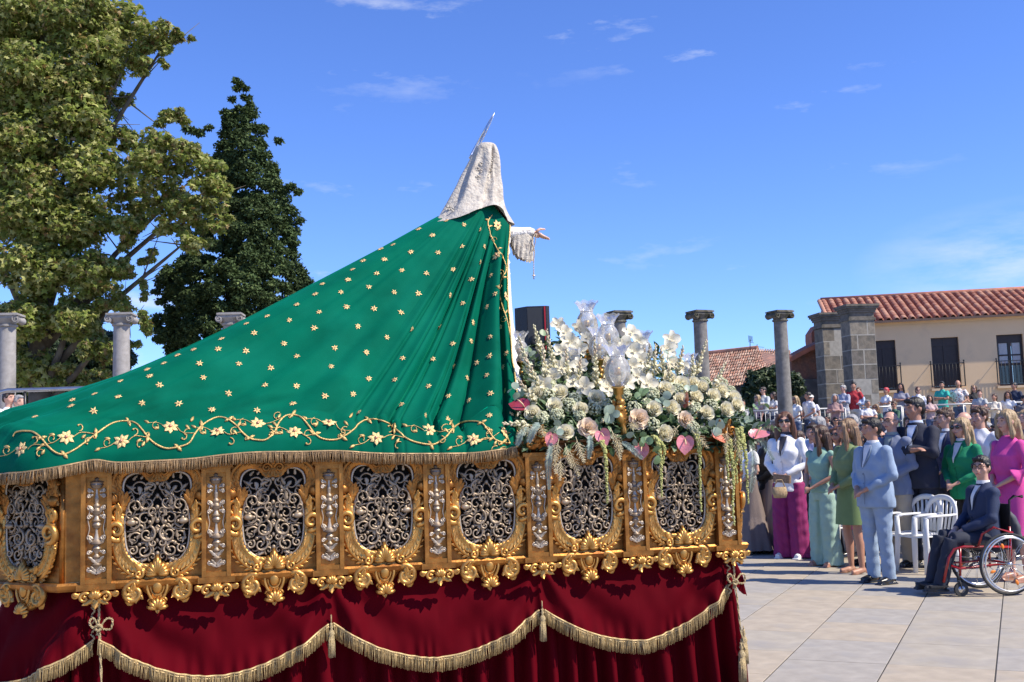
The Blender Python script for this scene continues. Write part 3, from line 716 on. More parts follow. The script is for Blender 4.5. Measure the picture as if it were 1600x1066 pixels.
for i in range(NQ + 1):
    q = i / NQ; th = on_hem(q).x
    for j in range(NV + 1):
        v = j / NV; d = 0.0
        g = smoothstep(.95, 1.75, th)
        fan = (th - .95) * 8.8 + .5 * math.sin(th * 5) + .7 * noise.noise((th * 2, v * 1.2, 3))
        s_ = math.sin(fan * 1.55); fold = (1 - abs(s_)) ** 4.5 * -1.25 + .42 * math.cos(fan * 3.1 + 1) - .5 * (1 - abs(math.sin(fan * 2.6 + .7))) ** 7
        d += .085 * g * fold * smoothstep(0, .35, v) * (1 - .75 * smoothstep(.80, .97, v))
        s2 = math.sin(fan * 3.9 + 1.3 + v); d += .016 * g * s2 * smoothstep(0, .2, v) * (1 - .6 * smoothstep(.8, 1, v))
        fb = smoothstep(.15, .95, th) * (1 - g)
        d += .012 * fb * math.sin(th * 15 + 2.5 * noise.noise((th * 2, v * 2, 0))) * smoothstep(.25, .7, v) * (1 - smoothstep(.8, .95, v))
        d += .010 * noise.noise((q * 22, v * 3.0, 1.0)) * smoothstep(0, .3, v)
        # small puckers where the cloth turns over the rim
        d += .006 * noise.noise((q * 60 + v * 26, v * 9, 4.0)) * smoothstep(.62, .85, v) * (1 - .4 * smoothstep(.95, 1, v))
        d += .016 * noise.noise((q * 18 + v * 12, v * 20, 8.0)) * smoothstep(.6, .8, v) * (1 - smoothstep(.9, 1, v)) * (1 - g)
        if q < .05: d *= q / .05
        grid[i, j] += nn[i, j] * d
b = MB(); vs = []; fs = []
for i in range(-NQ, NQ + 1):
    for j in range(NV + 1):
        p = grid[abs(i), j]; vs.append((p[0], p[1] if i >= 0 else 2 * WC - p[1], p[2]))
for i in range(2 * NQ):
    for j in range(NV): a = i * (NV + 1) + j; fs.append((a, a + NV + 1, a + NV + 2, a + 1))
b.add(vs, fs); mantle_me = b.mesh('mantle'); mantle = sobj('mantle', mantle_me, grn_velvet)
bvh = BVHTree.FromPolygons([FMAT @ Vector(v_) for v_ in vs], fs)
FI = FMAT.inverted()
def on_mantle(px, py, lift=.002):
    d = ray(px, py); h = bvh.ray_cast(CAM, d)
    if h[0] is None: return None
    n_ = h[1]; n_ = -n_ if n_.dot(d) > 0 else n_
    return FI @ (h[0] + n_ * lift), (FI.to_3x3() @ n_).normalized()
# fringe of the mantle
fringe('mantle_fringe', [tuple(grid[i, NV] + nn[i, NV] * .004) for i in range(0, NQ + 1)], .052, bullion_m, mantle, rad=.0026, step=.0044, head=.0045, seed=21, jit=.06)
# stars
z1 = [(990,62),(1100,86),(1198,117),(902,153),(816,115),(1085,222),(1226,222),(767,257),(937,260),(657,212),(580,238),(602,303),(470,312),(711,371),(865,390),(1033,366),(1198,320),(554,390),(403,367),(375,430),(1270,403),(1146,428),(505,475),(215,457),(330,507),(664,508),(814,516),(1012,526),(1295,518),(170,521),(55,586),(365,600),(537,611),(706,634),(1092,577),(1245,600),(194,632),(8,683),(162,732),(437,722),(618,790),(772,738),(950,729),(1155,697),(1333,725),(1265,787),(292,856),(490,884),(1030,830),(1143,813),(55,908),(270,972),(716,920),(907,926),(1260,907),(1366,889),(1040,973),(1180,950),(1345,975),(505,1048),(668,1055),(1118,1043),(1242,1027)]
z2 = [(950,58),(1077,85),(868,163),(665,200),(820,105),(1055,229),(642,263),(490,268),(817,275),(305,353),(527,353),(773,355),(972,381),(215,433),(550,441),(277,488),(937,489),(1133,494),(1585,450),(20,562),(708,540),(1310,557),(1487,545),(167,600),(397,604),(1110,605),(604,642),(886,646),(1525,660),(390,303),(200,392)]
z4 = [(585,553),(750,635),(360,705),(922,672),(1100,614),(15,772),(555,797),(745,826),(1090,797),(1225,590),(1275,785)]
z3 = [(1505,290),(1475,490),(1185,450),(905,525),(890,600),(1170,660),(440,735)]
spx = [(450 + x / 4, 330 + y / 4) for x, y in z1] + [(180 + x / 4, 480 + y / 4) for x, y in z2] + [(560 + x / 5.33, 500 + y / 5.33) for x, y in z4] + [(x / 8, 560 + y / 8) for x, y in z3] + [(249, 602), (357, 615)]
sel = []
for p in spx:
    if all((p[0] - q[0]) ** 2 + (p[1] - q[1]) ** 2 > 90 for q in sel): sel.append(p)
def star_mesh(np_=6, R0=.023, seed=0):
    rr = random.Random(seed); b = MB()
    for k in range(np_):
        a = 2 * math.pi * k / np_ + rr.uniform(-.1, .1); L_ = R0 * rr.uniform(.85, 1.1); ca, sa = math.cos(a), math.sin(a); w_ = .0052
        P = [(0, 0, .001), (ca * L_ * .45 - sa * w_, sa * L_ * .45 + ca * w_, .001), (ca * L_ * .45, sa * L_ * .45, .006), (ca * L_ * .45 + sa * w_, sa * L_ * .45 - ca * w_, .001), (ca * L_, sa * L_, .0015), (0, 0, .006)]
        b.add(P, [(5, 2, 1), (5, 3, 2), (2, 4, 1), (3, 4, 2), (0, 5, 1), (0, 3, 5)])
    b.m = 1; b.ball((0, 0, .006), (.0045, .0045, .003), 6, 4)
    return b.mesh('star', [petal_m, sequin_m])
stm = [star_mesh(6 if k < 3 else 7, seed=k) for k in range(4)]
def place_on_mantle(name, me, px, py, sc=1, spin=None, lift=.002, mat=None):
    h = on_mantle(px, py, lift)
    if not h: return None
    p, n_ = h; q = n_.to_track_quat('Z', 'Y'); o = obj(name, me, mat, mantle, p); o.rotation_mode = 'QUATERNION'
    from mathutils import Quaternion
    o.rotation_quaternion = q @ Quaternion((0, 0, 1), rnd.uniform(0, 6.28) if spin is None else spin); o.scale = (sc, sc, sc); return o
for k, (x, y) in enumerate(sel): place_on_mantle('star', stm[k % 4], x, y, rnd.uniform(.78, .95))
for k in range(26):                          # far half of the mantle, the same scatter
    i = rnd.randint(60, NQ - 30); j = rnd.randint(20, NV - 35); p = grid[i, j]; o = obj('star', stm[k % 4], None, mantle, (p[0], 2 * WC - p[1] + .004, p[2] + .003)); o.rotation_euler = (R(-55), 0, 0)
# vine
v1 = [(85,330),(110,300),(200,300),(260,340),(300,390),(350,430),(400,440),(460,415),(520,375),(600,315),(680,260),(740,238),(800,235),(850,250),(890,290),(925,335),(970,375),(1040,403),(1110,395),(1180,370),(1220,310),(1260,265),(1310,230),(1370,210),(1430,225),(1480,265),(1510,300),(1560,340)]
v2 = [(0,350),(60,350),(110,310),(140,250),(180,205),(230,195),(280,210),(320,250),(370,315),(420,345),(490,350),(540,335),(600,295),(650,245),(700,225),(760,225),(820,245),(870,280),(940,340),(1000,365),(1090,380),(1140,365),(1190,330),(1230,280),(1280,245),(1350,235),(1410,245),(1450,290),(1490,345),(1540,365),(1590,372)]
stem = [(x / 4, 600 + y / 4) for x, y in v1] + [(400 + x / 4, 600 + y / 4) for x, y in v2]
vf = [(450 + x / 4, 330 + y / 4) for x, y in [(1275,25),(1252,60),(1252,100),(1275,170),(1310,240),(1350,300),(1360,370),(1340,420),(1325,480),(1335,560),(1355,640),(1375,720),(1385,790)]]
vb = MB()
def mtube(pts2, r0, r1=None, n=6, lift=.003):
    P = []; Rr = []; pc = catmull([(x, y, 0) for x, y in pts2], 5); k = len(pc)
    for i, p in enumerate(pc):
        h = on_mantle(p.x, p.y, lift)
        if h: P.append(h[0]); Rr.append(lerp(r0, r0 if r1 is None else r1, i / max(1, k - 1)))
        up_ = h[1] if h else None
    if len(P) > 2: vb.tube(P, Rr, n, up=Vector((0, -1, .3)))
def mleaf(px, py, ang, L_, wd):              # small stitched leaf: flat lens with raised rib, angle in image sense
    pts = []
    for u in (0, .3, .6, 1): pts.append((px + math.cos(ang) * L_ * u, py - math.sin(ang) * L_ * u))
    P = []; 
    for x, y in pts:
        h = on_mantle(x, y, .004)
        if not h: return
        P.append(h[0])
    vb.tube(P, [wd * .25 * .0031, wd * .5 * .0031, wd * .42 * .0031, wd * .06 * .0031], 5, .5)
def curl(px, py, a0, r_, sgn, thick=.0016, turns=.85, tip=True):
    cx, cy = px - r_ * math.cos(a0), py + r_ * math.sin(a0); P = []
    for i in range(11):
        u = i / 10; rr = r_ * (1 - .62 * u); a = a0 + sgn * u * turns * 2 * math.pi; P.append((cx + rr * math.cos(a), cy - rr * math.sin(a)))
    mtube(P, thick, thick * .9)
    if tip:
        h = on_mantle(P[-1][0], P[-1][1], .004)
        if h: vb.ball(h[0], thick * 1.9, 5, 4)
mtube(stem, .0042, n=6); mtube(vf, .0036)
flw_px = [(x / 4, 600 + y / 4) for x, y in [(135,410),(415,335),(760,360),(1065,270),(1360,300)]] + [(400 + x / 4, 600 + y / 4) for x, y in [(10,250),(240,300),(455,245),(750,340),(1080,290),(1360,350),(1550,305)]]
def nearest_stem(p, ahead): 
    c = min(range(len(stem)), key=lambda i: (stem[i][0] - p[0] - ahead) ** 2 + (stem[i][1] - p[1]) ** 2 * .3); return stem[c]
for k, (x, y) in enumerate(flw_px):
    below = y > 675; s_ = 1 if below else -1
    t_ = nearest_stem((x, y), 40)
    mtube([(x + 10, y), ((x + t_[0]) / 2, (y + t_[1]) / 2 + (4 if not below else -5)), t_], .0019)
    mtube([(x - 8, y), (x - 20, y - 6 if not below else y + 8), (x - 34, y - 6 if not below else y + 11)], .0017)
    curl(x - 22, y - 8 if not below else y + 9, R(90 if not below else -90), 7, 1 if not below else -1, .0017)
    for (dx, dy, an) in ((-18, -3 * s_, 170), (-34, -5 if not below else 11, 150 if not below else 210), (24, 2 * s_, 45 * s_), (32, 8 * s_, 60)): mleaf(x + dx, y + dy, R(an), 9, 5)
    curl(t_[0] - 8, t_[1] + 6 * (1 if below else -1), R(60), 8, 1, .0022, .5); curl(x + 20, y + 9 * -s_, R(90 * -s_), 7, s_, .0026, .6)
for i in range(3, len(stem) - 1, 3):
    x, y = stem[i]; a = math.atan2(-(stem[i + 1][1] - stem[i - 1][1]), stem[i + 1][0] - stem[i - 1][0]); sg = rnd.choice((-1, 1))
    mleaf(x, y, a + sg * 1.0, 9, 6); mleaf(x, y, a - sg * 2.2, 7, 5)
    if i % 2: curl(x, y, a + sg * .9, 5, sg, .0018, .5)
for (x, y, a, s_) in ((1305, 180, 0, 1), (1325, 370, 120, -1), (1350, 660, 90, 1), (1290, 110, 200, 1), (1330, 455, 60, -1), (1350, 600, 30, 1)): curl(450 + x / 4, 330 + y / 4, R(a), 5, s_, .0016)
for i in range(1, len(vf) - 1):
    x, y = vf[i]; mleaf(x, y, R(rnd.choice((20, 160, 60, 120))), 7, 4)
sobj('vine_embroidery', vb.mesh('vine_embroidery'), thread_m, mantle).location = (0, 0, 0)
def flower_mesh(seed):
    rr = random.Random(seed); b = MB(); n = 7
    for k in range(n):
        a = 2 * math.pi * k / n + rr.uniform(-.08, .08); L_ = .036 * rr.uniform(.88, 1.12); w_ = .0095; ca, sa = math.cos(a), math.sin(a)
        def Q(u, e, h): return (ca * L_ * u - sa * e, sa * L_ * u + ca * e, h)
        P = [Q(.05, 0, .006), Q(.35, w_ * .8, .002), Q(.4, 0, .009), Q(.35, -w_ * .8, .002), Q(.65, w_, .002), Q(.68, 0, .008), Q(.65, -w_, .002), Q(1.05, 0, .002)]
        b.add(P, [(0, 2, 1), (0, 3, 2), (1, 2, 5, 4), (2, 3, 6, 5), (4, 5, 7), (5, 6, 7)])
    b.m = 1; b.ball((0, 0, .010), (.008, .008, .005), 8, 5)
    return b.mesh('embroidered_flower', [petal_m, sequin_m])
fms = [flower_mesh(k) for k in range(3)]
for k, (x, y) in enumerate(flw_px): place_on_mantle('embroidered_flower', fms[k % 3], x, y, 1.0)
for k, (x, y, s_) in enumerate([(1308, 90, .9), (1305, 280, .9), (1360, 535, .8)]): place_on_mantle('embroidered_flower', fms[k], 450 + x / 4, 330 + y / 4, s_)
# --- veil, head, arm, halo
lace = M('lace', (.50, .455, .385), .85, var=.12, scale=18, bump=1.0, bscale=55, dirt=(.42, .37, .31), dirts=34, dirtw=(.50, .62), sheen=.1)
lace_w = M('white_lace', (.74, .71, .66), .85, var=.06, scale=18, bump=.9, bscale=70, dirt=(.52, .48, .42), dirts=45, dirtw=(.52, .64))
skin_w = M('painted_skin', (.66, .40, .28), .4, var=.06, scale=12)
rows = [(224, 752, 764), (226, 748, 770), (231, 744, 775), (240, 740.5, 777.5), (252, 735, 779), (265, 729, 779), (280, 721, 779), (295, 713, 780.5), (310, 704.5, 781.5), (325, 695, 784), (338, 686, 789), (348, 680, 793), (356, 668, 797)]
b = MB(); n = 96; vs = []; fs = []
for k, (y, xl, xr) in enumerate(rows):
    a_, c_ = flpx(xl, y, WC), flpx(xr, y, WC); u = k / (len(rows) - 1); hw = interp([(0, .02), (.1, .07), (.2, .095), (.5, .13), (.75, .19), (1, .27)], u)
    for j in range(n):
        th = 2 * math.pi * j / n; e = lambda x, p_: math.copysign(abs(x) ** p_, x)
        t_ = (a_.x + c_.x) / 2 + (c_.x - a_.x) / 2 * e(math.cos(th), .85); w_ = WC - hw * e(math.sin(th), .85); z_ = (a_.z + c_.z) / 2
        near = max(0, math.sin(th)); c0 = math.cos(th)
        if u > .60:                          # hem runs up over the near shoulder
            lift = .085 * math.exp(-((c0 - .25) / .42) ** 2) * (u - .60) / .40 * (1 if math.sin(th) > -.2 else .6); z_ += lift
        f = .014 * math.sin(th * 8 + u * 5 + 1.5 * noise.noise((th, u * 4, 7))) * smoothstep(.15, .5, u) + .008 * noise.noise((t_ * 22, w_ * 22, z_ * 22)) + .014 * noise.noise((th * 2.2, u * 3, 1)) * smoothstep(.1, .4, u)
        if -.2 < c0 - .42 + .2 * u < .02 and math.sin(th) > 0 and u > .15: f -= .034 * smoothstep(.12, .3, u)
        vs.append((t_ + f * math.cos(th), w_ - f * math.sin(th), z_))
for i in range(len(rows) - 1):
    for j in range(n): fs.append((i * n + j, (i + 1) * n + j, (i + 1) * n + (j + 1) % n, i * n + (j + 1) % n))
fs.append(tuple(range(n)))
b.add(vs, fs); me = b.mesh('veil')
o = sobj('veil', me, lace); sub = o.modifiers.new('s', 'SUBSURF'); sub.levels = 1; sub.render_levels = 2
b = MB()                                       # second layer of the veil falling behind
pr = [(743, 236, .02), (726, 270, .05), (708, 305, .09), (690, 332, .14), (660, 352, .2), (640, 361, .24)]
# rosettes and ruffles applied on the lace
for k in range(34):
    y = rnd.uniform(246, 340); xl = interp([(q_[0], q_[1]) for q_ in rows], y); xr = interp([(q_[0], q_[2]) for q_ in rows], y)
    x = lerp(xl + 3, xr - 2, rnd.random() ** .5); u = (x - xl) / (xr - xl)
    hw = interp([(226, .07), (245, .095), (290, .13), (325, .19), (350, .24)], y); w_ = WC - hw * (math.sqrt(max(0, 1 - (2 * u - 1) ** 2)) ** .85) - .004
    P = flpx(x, y, w_)
    for q_ in range(5):
        a = q_ * 1.256 + rnd.random(); b.ball((P.x + .010 * math.cos(a), P.y, P.z + .010 * math.sin(a)), (.008, .006, .007), 6, 4)
tag(sobj('lace_rosettes', b.mesh('lace_rosettes'), lace), kind='stuff')
# head inside the veil, seen from behind / the side
b = MB(); hc = flpx(765, 262, WC); b.ball((hc.x + .012, WC, hc.z), (.058, .055, .085), 16, 12); b.ball((hc.x + .055, WC, hc.z - .02), (.016, .012, .024), 8, 6)
b.tube([(hc.x, WC, hc.z - .06), (hc.x - .01, WC, hc.z - .2)], [.035, .05], 12); sobj('head', b.mesh('head'), skin_w)
# gown under the mantle
b = MB(); g = []
for (x, y, dw, ww) in ((786, 352, .08, .16), (783, 400, .10, .17), (783, 480, .11, .24), (786, 560, .12, .30), (789, 640, .13, .34), (792, 700, .13, .36)):
    p = flpx(x, y, WC); g.append(((p.x - .06, WC, p.z), dw, ww))
b.loft(g[::-1], 60); sobj('gown', b.mesh('gown'), lace_w)
b = MB()                                       # lace edge hanging along the mantle's front edge
ed = [grid[NQ, j] for j in range(0, NV - 22, 2)]; vs = []; fs = []
for i, p in enumerate(ed):
    wv = .006 * math.sin(i * 1.9) + .004 * math.sin(i * 4.1); wd = .016 + .022 * smoothstep(5, 40, i)
    vs += [(p[0] - .004, p[1] + .012, p[2]), (p[0] + wd * .5, p[1] + .018 + wv, p[2]), (p[0] + wd + wv, p[1] + .026, p[2])]
for i in range(len(ed) - 1):
    for j in range(2): a = i * 3 + j; fs.append((a, a + 1, a + 4, a + 3))
b.add(vs, fs); sobj('lace_edging', b.mesh('lace_edging'), lace_w)
# braid edging of the mantle
b = MB(); b.tube([tuple(grid[NQ, j] + np.array([.003, -.002, 0])) for j in range(0, NV + 1, 2)], .0045, 6); sobj('edge_braid', b.mesh('edge_braid'), thread_m, mantle).location = (0, 0, 0)
# arm: sleeve, hanging lace, hand
WA = .84
def ap(x, y, dw=0): p = flpx(x, y, WA + dw); return Vector((p.x, p.y, p.z))
b = MB(); pts = [ap(788, 366), ap(800, 364), ap(815, 363), ap(828, 362), ap(834, 363)]
b.tube(pts, [.05, .038, .030, .027, .020], 14); 
o = sobj('sleeve', b.mesh('sleeve'), lace_w)
b = MB(); top = [ap(799, 366, -.02), ap(808, 367, -.03), ap(817, 366, -.03), ap(826, 364, -.02), ap(834, 363, 0)]; bot = [ap(801, 384, -.02), ap(807, 398, -.03), ap(815, 404, -.03), ap(826, 407, -.02), ap(834, 409, 0)]
tt, bb = catmull(top, 6), catmull(bot, 6); K = len(tt)
for off, in ((.0,), (.05,)):
    vs = []; fs = []
    for i in range(K):
        for j in range(9):
            v = j / 8; p = tt[i].lerp(bb[i], v); p.y += off + .010 * math.sin(i * 1.3 + v * 2) * v; p.z += (.006 * math.sin(i * 2.3)) * (v == 1); vs.append(tuple(p))
    for i in range(K - 1):
        for j in range(8): a = i * 9 + j; fs.append((a, a + 1, a + 10, a + 9))
    b.add(vs, fs)
sobj('hanging_lace', b.mesh('hanging_lace'), lace)
b = MB(); wr = ap(832, 364); pm_ = ap(839, 367); b.tube([ap(824, 363), wr, pm_, ap(843, 368)], [.018, .016, .020, .017], 10, .7)
for (dx0, dy0, dx1, dy1, dx2, dy2, dw) in ((842, 365, 849, 369, 857, 372.5, -.022), (842, 366, 850, 371, 858, 374, -.007), (842, 367, 849, 371.5, 856, 373.5, .010), (841, 367, 847, 371, 852, 372, .024), (838, 362, 844, 358, 851, 358.5, -.02)):
    b.tube([ap(dx0, dy0, dw), ap((dx0 + dx1) / 2, (dy0 + dy1) / 2, dw), ap(dx1, dy1, dw), ap(dx2, dy2, dw)], [.0095, .009, .008, .0055], 8); b.ball(ap(dx2, dy2, dw), .0055, 6, 4)
o = sobj('hand', b.mesh('hand'), skin_w)
b = MB()                                       # rosary
rp = catmull([ap(836, 366, -.03), ap(831, 378, -.035), ap(835, 392, -.035), ap(834, 408, -.03), ap(834, 428, -.03)], 9)
for p in rp: b.ball(p, .0042, 6, 4)
rp2 = catmull([ap(838, 366, -.03), ap(836, 380, -.03), ap(833, 392, -.035)], 8)
for p in rp2: b.ball(p, .0042, 6, 4)
p = ap(834, 432, -.03); b.box(p, (.003, .002, .018)); b.box(p + Vector((0, -.003, .004)), (.011, .002, .003)); sobj('rosary', b.mesh('rosary'), silver_br)
# crescent halo with rays, seen nearly edge-on
b = MB(); c0 = flpx(741, 237, WC); c1 = flpx(771, 178, WC); ax = Vector((c1.x - c0.x, 0, c1.z - c0.z)); L_ = ax.length; ax.normalize(); hcn = Vector((c0.x, WC, c0.z)) + ax * .02
side = Vector((.02, .999, 0)); R0 = L_ * .52
ctr = Vector((c0.x, WC, c0.z)) + ax * (L_ * .16)
for r_ in (R0 * .80, R0 * .92, R0 * 1.0): b.tube([ctr + (side * math.cos(a) + ax * math.sin(a)) * r_ for a in [R(-20 + k * 5) for k in range(45)]], .006, 5)
for k in range(37):
    a = R(-10 + k * 200 / 36); d = side * math.cos(a) + ax * math.sin(a); r1 = R0 * (1.25 if k % 2 else 1.12) * (1 + .28 * max(0, math.sin(a)) ** 3); b.tube([ctr + d * R0 * .78, ctr + d * R0, ctr + d * r1], [.006, .006, .0015], 5)
    if k % 2: b.ball(ctr + d * R0 * .88, .007, 6, 4)
halo_sup = ctr - ax * R0 * .9; b.tube([ctr + ax * R0 * .2 + Vector((-.0, 0, 0)), halo_sup - ax * .10], .003, 5)
sobj('halo', b.mesh('halo'), M('silver_halo', (.75, .76, .80), .28, .9, var=.15, scale=30))
# ================================================================== FLOWER ARRANGEMENT AND LAMPS
ORD = ['first', 'second', 'third', 'fourth', 'fifth', 'sixth', 'seventh', 'eighth', 'ninth', 'tenth', 'eleventh', 'twelfth', 'thirteenth', 'fourteenth', 'fifteenth', 'sixteenth', 'seventeenth', 'eighteenth', 'nineteenth', 'twentieth', 'twenty-first', 'twenty-second', 'twenty-third', 'twenty-fourth', 'twenty-fifth', 'twenty-sixth', 'twenty-seventh', 'twenty-eighth', 'twenty-ninth', 'thirtieth']
def ordl(k, n):
    if k == 0: return 'leftmost'
    if k == n - 1: return 'rightmost'
    return ORD[k] + ' from the left'
rose_m = M('rose_petal', (.90, .85, .66), .6, var=.05, scale=20, trans=.25, island=.06)
roseb_m = M('blush_rose_petal', (.86, .70, .52), .6, var=.06, scale=20, trans=.25, island=.06)
white_m = M('orchid_petal', (.84, .78, .61), .55, var=.04, scale=20, trans=.3, island=.05)
bud_m = M('tuberose_bud', (.74, .68, .44), .6, var=.2, scale=30, trans=.2, island=.15)
budp_m = M('tuberose_tip', (.56, .44, .30), .6, var=.2, scale=30, island=.15)
leaf_m = M('dark_leaf', (.045, .085, .035), .45, var=.25, scale=14, trans=.2, island=.3)
sage_m = M('sage_leaf', (.12, .19, .08), .5, var=.15, scale=14, trans=.15, island=.2)
euc_m = M('eucalyptus_leaf', (.26, .33, .25), .45, var=.15, scale=14, trans=.12, island=.2)
euc_g = M('eucalyptus_green', (.14, .22, .10), .45, var=.15, scale=14, trans=.15, island=.2)
frond_m = M('silver_frond', (.26, .33, .28), .55, var=.15, scale=14, trans=.15, island=.2)
clus_m = M('pale_green_cluster', (.62, .63, .40), .7, var=.2, scale=40, trans=.2, island=.2)
amar_m = M('amaranth', (.42, .42, .14), .75, var=.2, scale=60, bump=.8, bscale=200, island=.2)
plume_m = M('cream_plume', (.66, .57, .36), .75, var=.2, scale=40, trans=.2, island=.2)
anth_m = M('pink_spathe', (.60, .20, .22), .28, var=.25, scale=9, coat=.4, bump=.3, bscale=70)
anthd_m = M('wine_spathe', (.27, .03, .05), .28, var=.2, scale=9, coat=.5, bump=.3, bscale=70)
salm_m = M('salmon_spathe', (.70, .21, .13), .3, var=.2, scale=9, coat=.4)
stem_m = M('flower_stem', (.14, .19, .07), .6, var=.2)
def petal(b, a, r0, z0, L_, wd, tilt, curl, M_=None, n=4, tipw=.8, m=3):
    """petal rooted at radius r0, height z0, opening by tilt (0 = upright, 90 = flat)"""
    vs = []; d = Vector((math.cos(a), math.sin(a), 0)); s = Vector((-math.sin(a), math.cos(a), 0)); p = d * r0 + Vector((0, 0, z0)); ang = tilt
    for i in range(n + 1):
        u = i / n; w_ = wd * .5 * (.35 + .9 * math.sin(math.pi * min(1, .12 + u * tipw)))
        for j in range(-m // 2 + 1 if m == 3 else -2, 2 if m == 3 else 3):
            e = j / (1 if m == 3 else 2); q = p + s * (e * w_) - d * (abs(e) ** 2 * w_ * .45 * math.cos(ang)) + Vector((0, 0, abs(e) ** 2 * w_ * .35 * math.sin(ang)))
            vs.append(q)
        p = p + (d * math.sin(ang) + Vector((0, 0, math.cos(ang)))) * (L_ / n); ang += curl / n
    c = 3 if m == 3 else 5; fs = [(i * c + j, i * c + j + 1, (i + 1) * c + j + 1, (i + 1) * c + j) for i in range(n) for j in range(c - 1)]
    b.add(vs, fs)
def rose_mesh(seed, mt, open_=1.0):
    rr = random.Random(seed); b = MB(); 
    for k in range(3):
        P = [(.004 + .006 * k) ]
    for i, (cnt, r0, L_, wd, tl, cu) in enumerate(((3, .001, .030, .020, -8, 20), (4, .006, .033, .028, 2, 34), (5, .012, .034, .034, 14, 50), (5, .017, .034, .040, 30, 62), (6, .020, .034, .044, 52, 62))):
        for k in range(cnt):
            a = 2 * math.pi * (k + .5 * (i % 2)) / cnt + rr.uniform(-.2, .2)
            petal(b, a, r0, -.004 * i + .008, L_ * rr.uniform(.92, 1.08), wd, R(tl * open_), R(cu * open_ + rr.uniform(-8, 8)), m=5)
    b.ball((0, 0, .018), (.007, .007, .016), 7, 6)
    for k in range(5): petal(b, k * 1.256, .008, -.012, .03, .012, R(70), R(30))
    return b.mesh('rose_head', [mt])
def facing(px, py, up=.5, side=None, cx=1000):
    s = (px - cx) / 330 + .35 if side is None else side
    return Vector((s * .75 + rnd.uniform(-.15, .15), -1 + rnd.uniform(-.1, .1), up + rnd.uniform(-.2, .2))).normalized()
def wof(py): return interp([(480, .95), (520, .75), (560, .52), (590, .32), (612, .18), (640, .05), (670, -.06), (700, -.11), (760, -.13)], py)
def qrot(d, spin=None):
    from mathutils import Quaternion
    return d.to_track_quat('Z', 'Y') @ Quaternion((0, 0, 1), rnd.uniform(0, 6.28) if spin is None else spin)
def set_q(o, q): o.rotation_mode = 'QUATERNION'; o.rotation_quaternion = q; return o
def place(name, me, px, py, w_=None, d=None, sc=1, label=None, cat=None, group=None, spin=None):
    p = flw(px, py, wof(py) if w_ is None else w_); o = obj(name, me, None, None, p, None, sc); set_q(o, qrot(d or facing(px, py), spin)); tag(o, label, cat, group); return o
roses = [(837,616),(866,635),(875,615),(907,641),(932,624),(832,647),(884,677),(918,670),(998,656),(1039,610),(1045,594),(1082,600),(1061,626),(1086,621),(1113,620),(1127,611),(1021,641),(1048,639),(1070,657),(1103,647),(1133,641),(1150,634),(1037,678),(1146,622),(1064,602),(1096,607)]
rm = [rose_mesh(1, rose_m, .62), rose_mesh(2, rose_m, .48), rose_mesh(3, roseb_m, .8), rose_mesh(4, rose_m, .55)]
tiers = {0: [], 1: [], 2: []}
for p in sorted(roses): tiers[0 if p[1] < 622 else 1 if p[1] < 648 else 2].append(p)
tn = ['top row', 'middle row', 'lowest row']
for t_, ps in tiers.items():
    for k, (x, y) in enumerate(ps):
        v_ = {(998, 656): 2, (1070, 657): 2, (918, 670): 2}.get((x, y), rnd.choice((0, 1, 3)))
        place('rose', rm[v_], x, y, d=facing(x, y, .35), sc=rnd.uniform(1.0, 1.2), label=f"{'open blush' if v_ == 2 else 'half closed cream' if v_ == 1 else 'cream white'} rose, {ordl(k, len(ps))} in the {tn[t_]} of roses", cat='rose', group='cream roses in the float bouquet')
# white orchids
def orchid_mesh(seed):
    rr = random.Random(seed); b = MB()
    for k in range(5): petal(b, R(90 + 72 * k) + rr.uniform(-.1, .1), .003, 0, .050, .042 if k in (1, 4) else .030, R(62), R(rr.uniform(10, 50)), n=5, m=5)
    for k in range(3): petal(b, R(120 * k), .002, .004, .018, .014, R(20), R(40))
    b.ball((0, 0, .008), .006, 6, 4); return b.mesh('orchid_head', [white_m])
om = [orchid_mesh(k) for k in range(3)]
orch_all = [(872,507),(882,520),(868,530),(890,535),(905,545),(876,548),(863,560),(893,560),(880,575),(905,572),(918,585),(862,590),(896,598),(848,603),(925,552),(938,566),(985,522),(997,533),(1006,548),(990,550),(1002,565),(986,572),(1010,580),(996,588),(1048,532),(1042,546),(1056,552),(1050,568),(1062,575),(978,598),(992,606),(1012,600),(905,512),(918,528),(960,515),(975,540),(912,605),(950,606),(1030,590),(860,575)]
orch = [p for k, p in enumerate(orch_all) if k % 4 != 2]
ob = {'left of the front lamp': [], 'right of the front lamp': []}
for p in sorted(orch): ob['left of the front lamp' if p[0] < 962 else 'right of the front lamp'].append(p)
for nm, ps in ob.items():
    for k, (x, y) in enumerate(ps): place('orchid', om[k % 3], x, y, w_=wof(y) - .03, d=facing(x, y, .3), sc=rnd.uniform(.9, 1.2), label=f"white orchid bloom, {ordl(k, len(ps))} of those {nm}", cat='orchid', group='white orchids in the float bouquet')
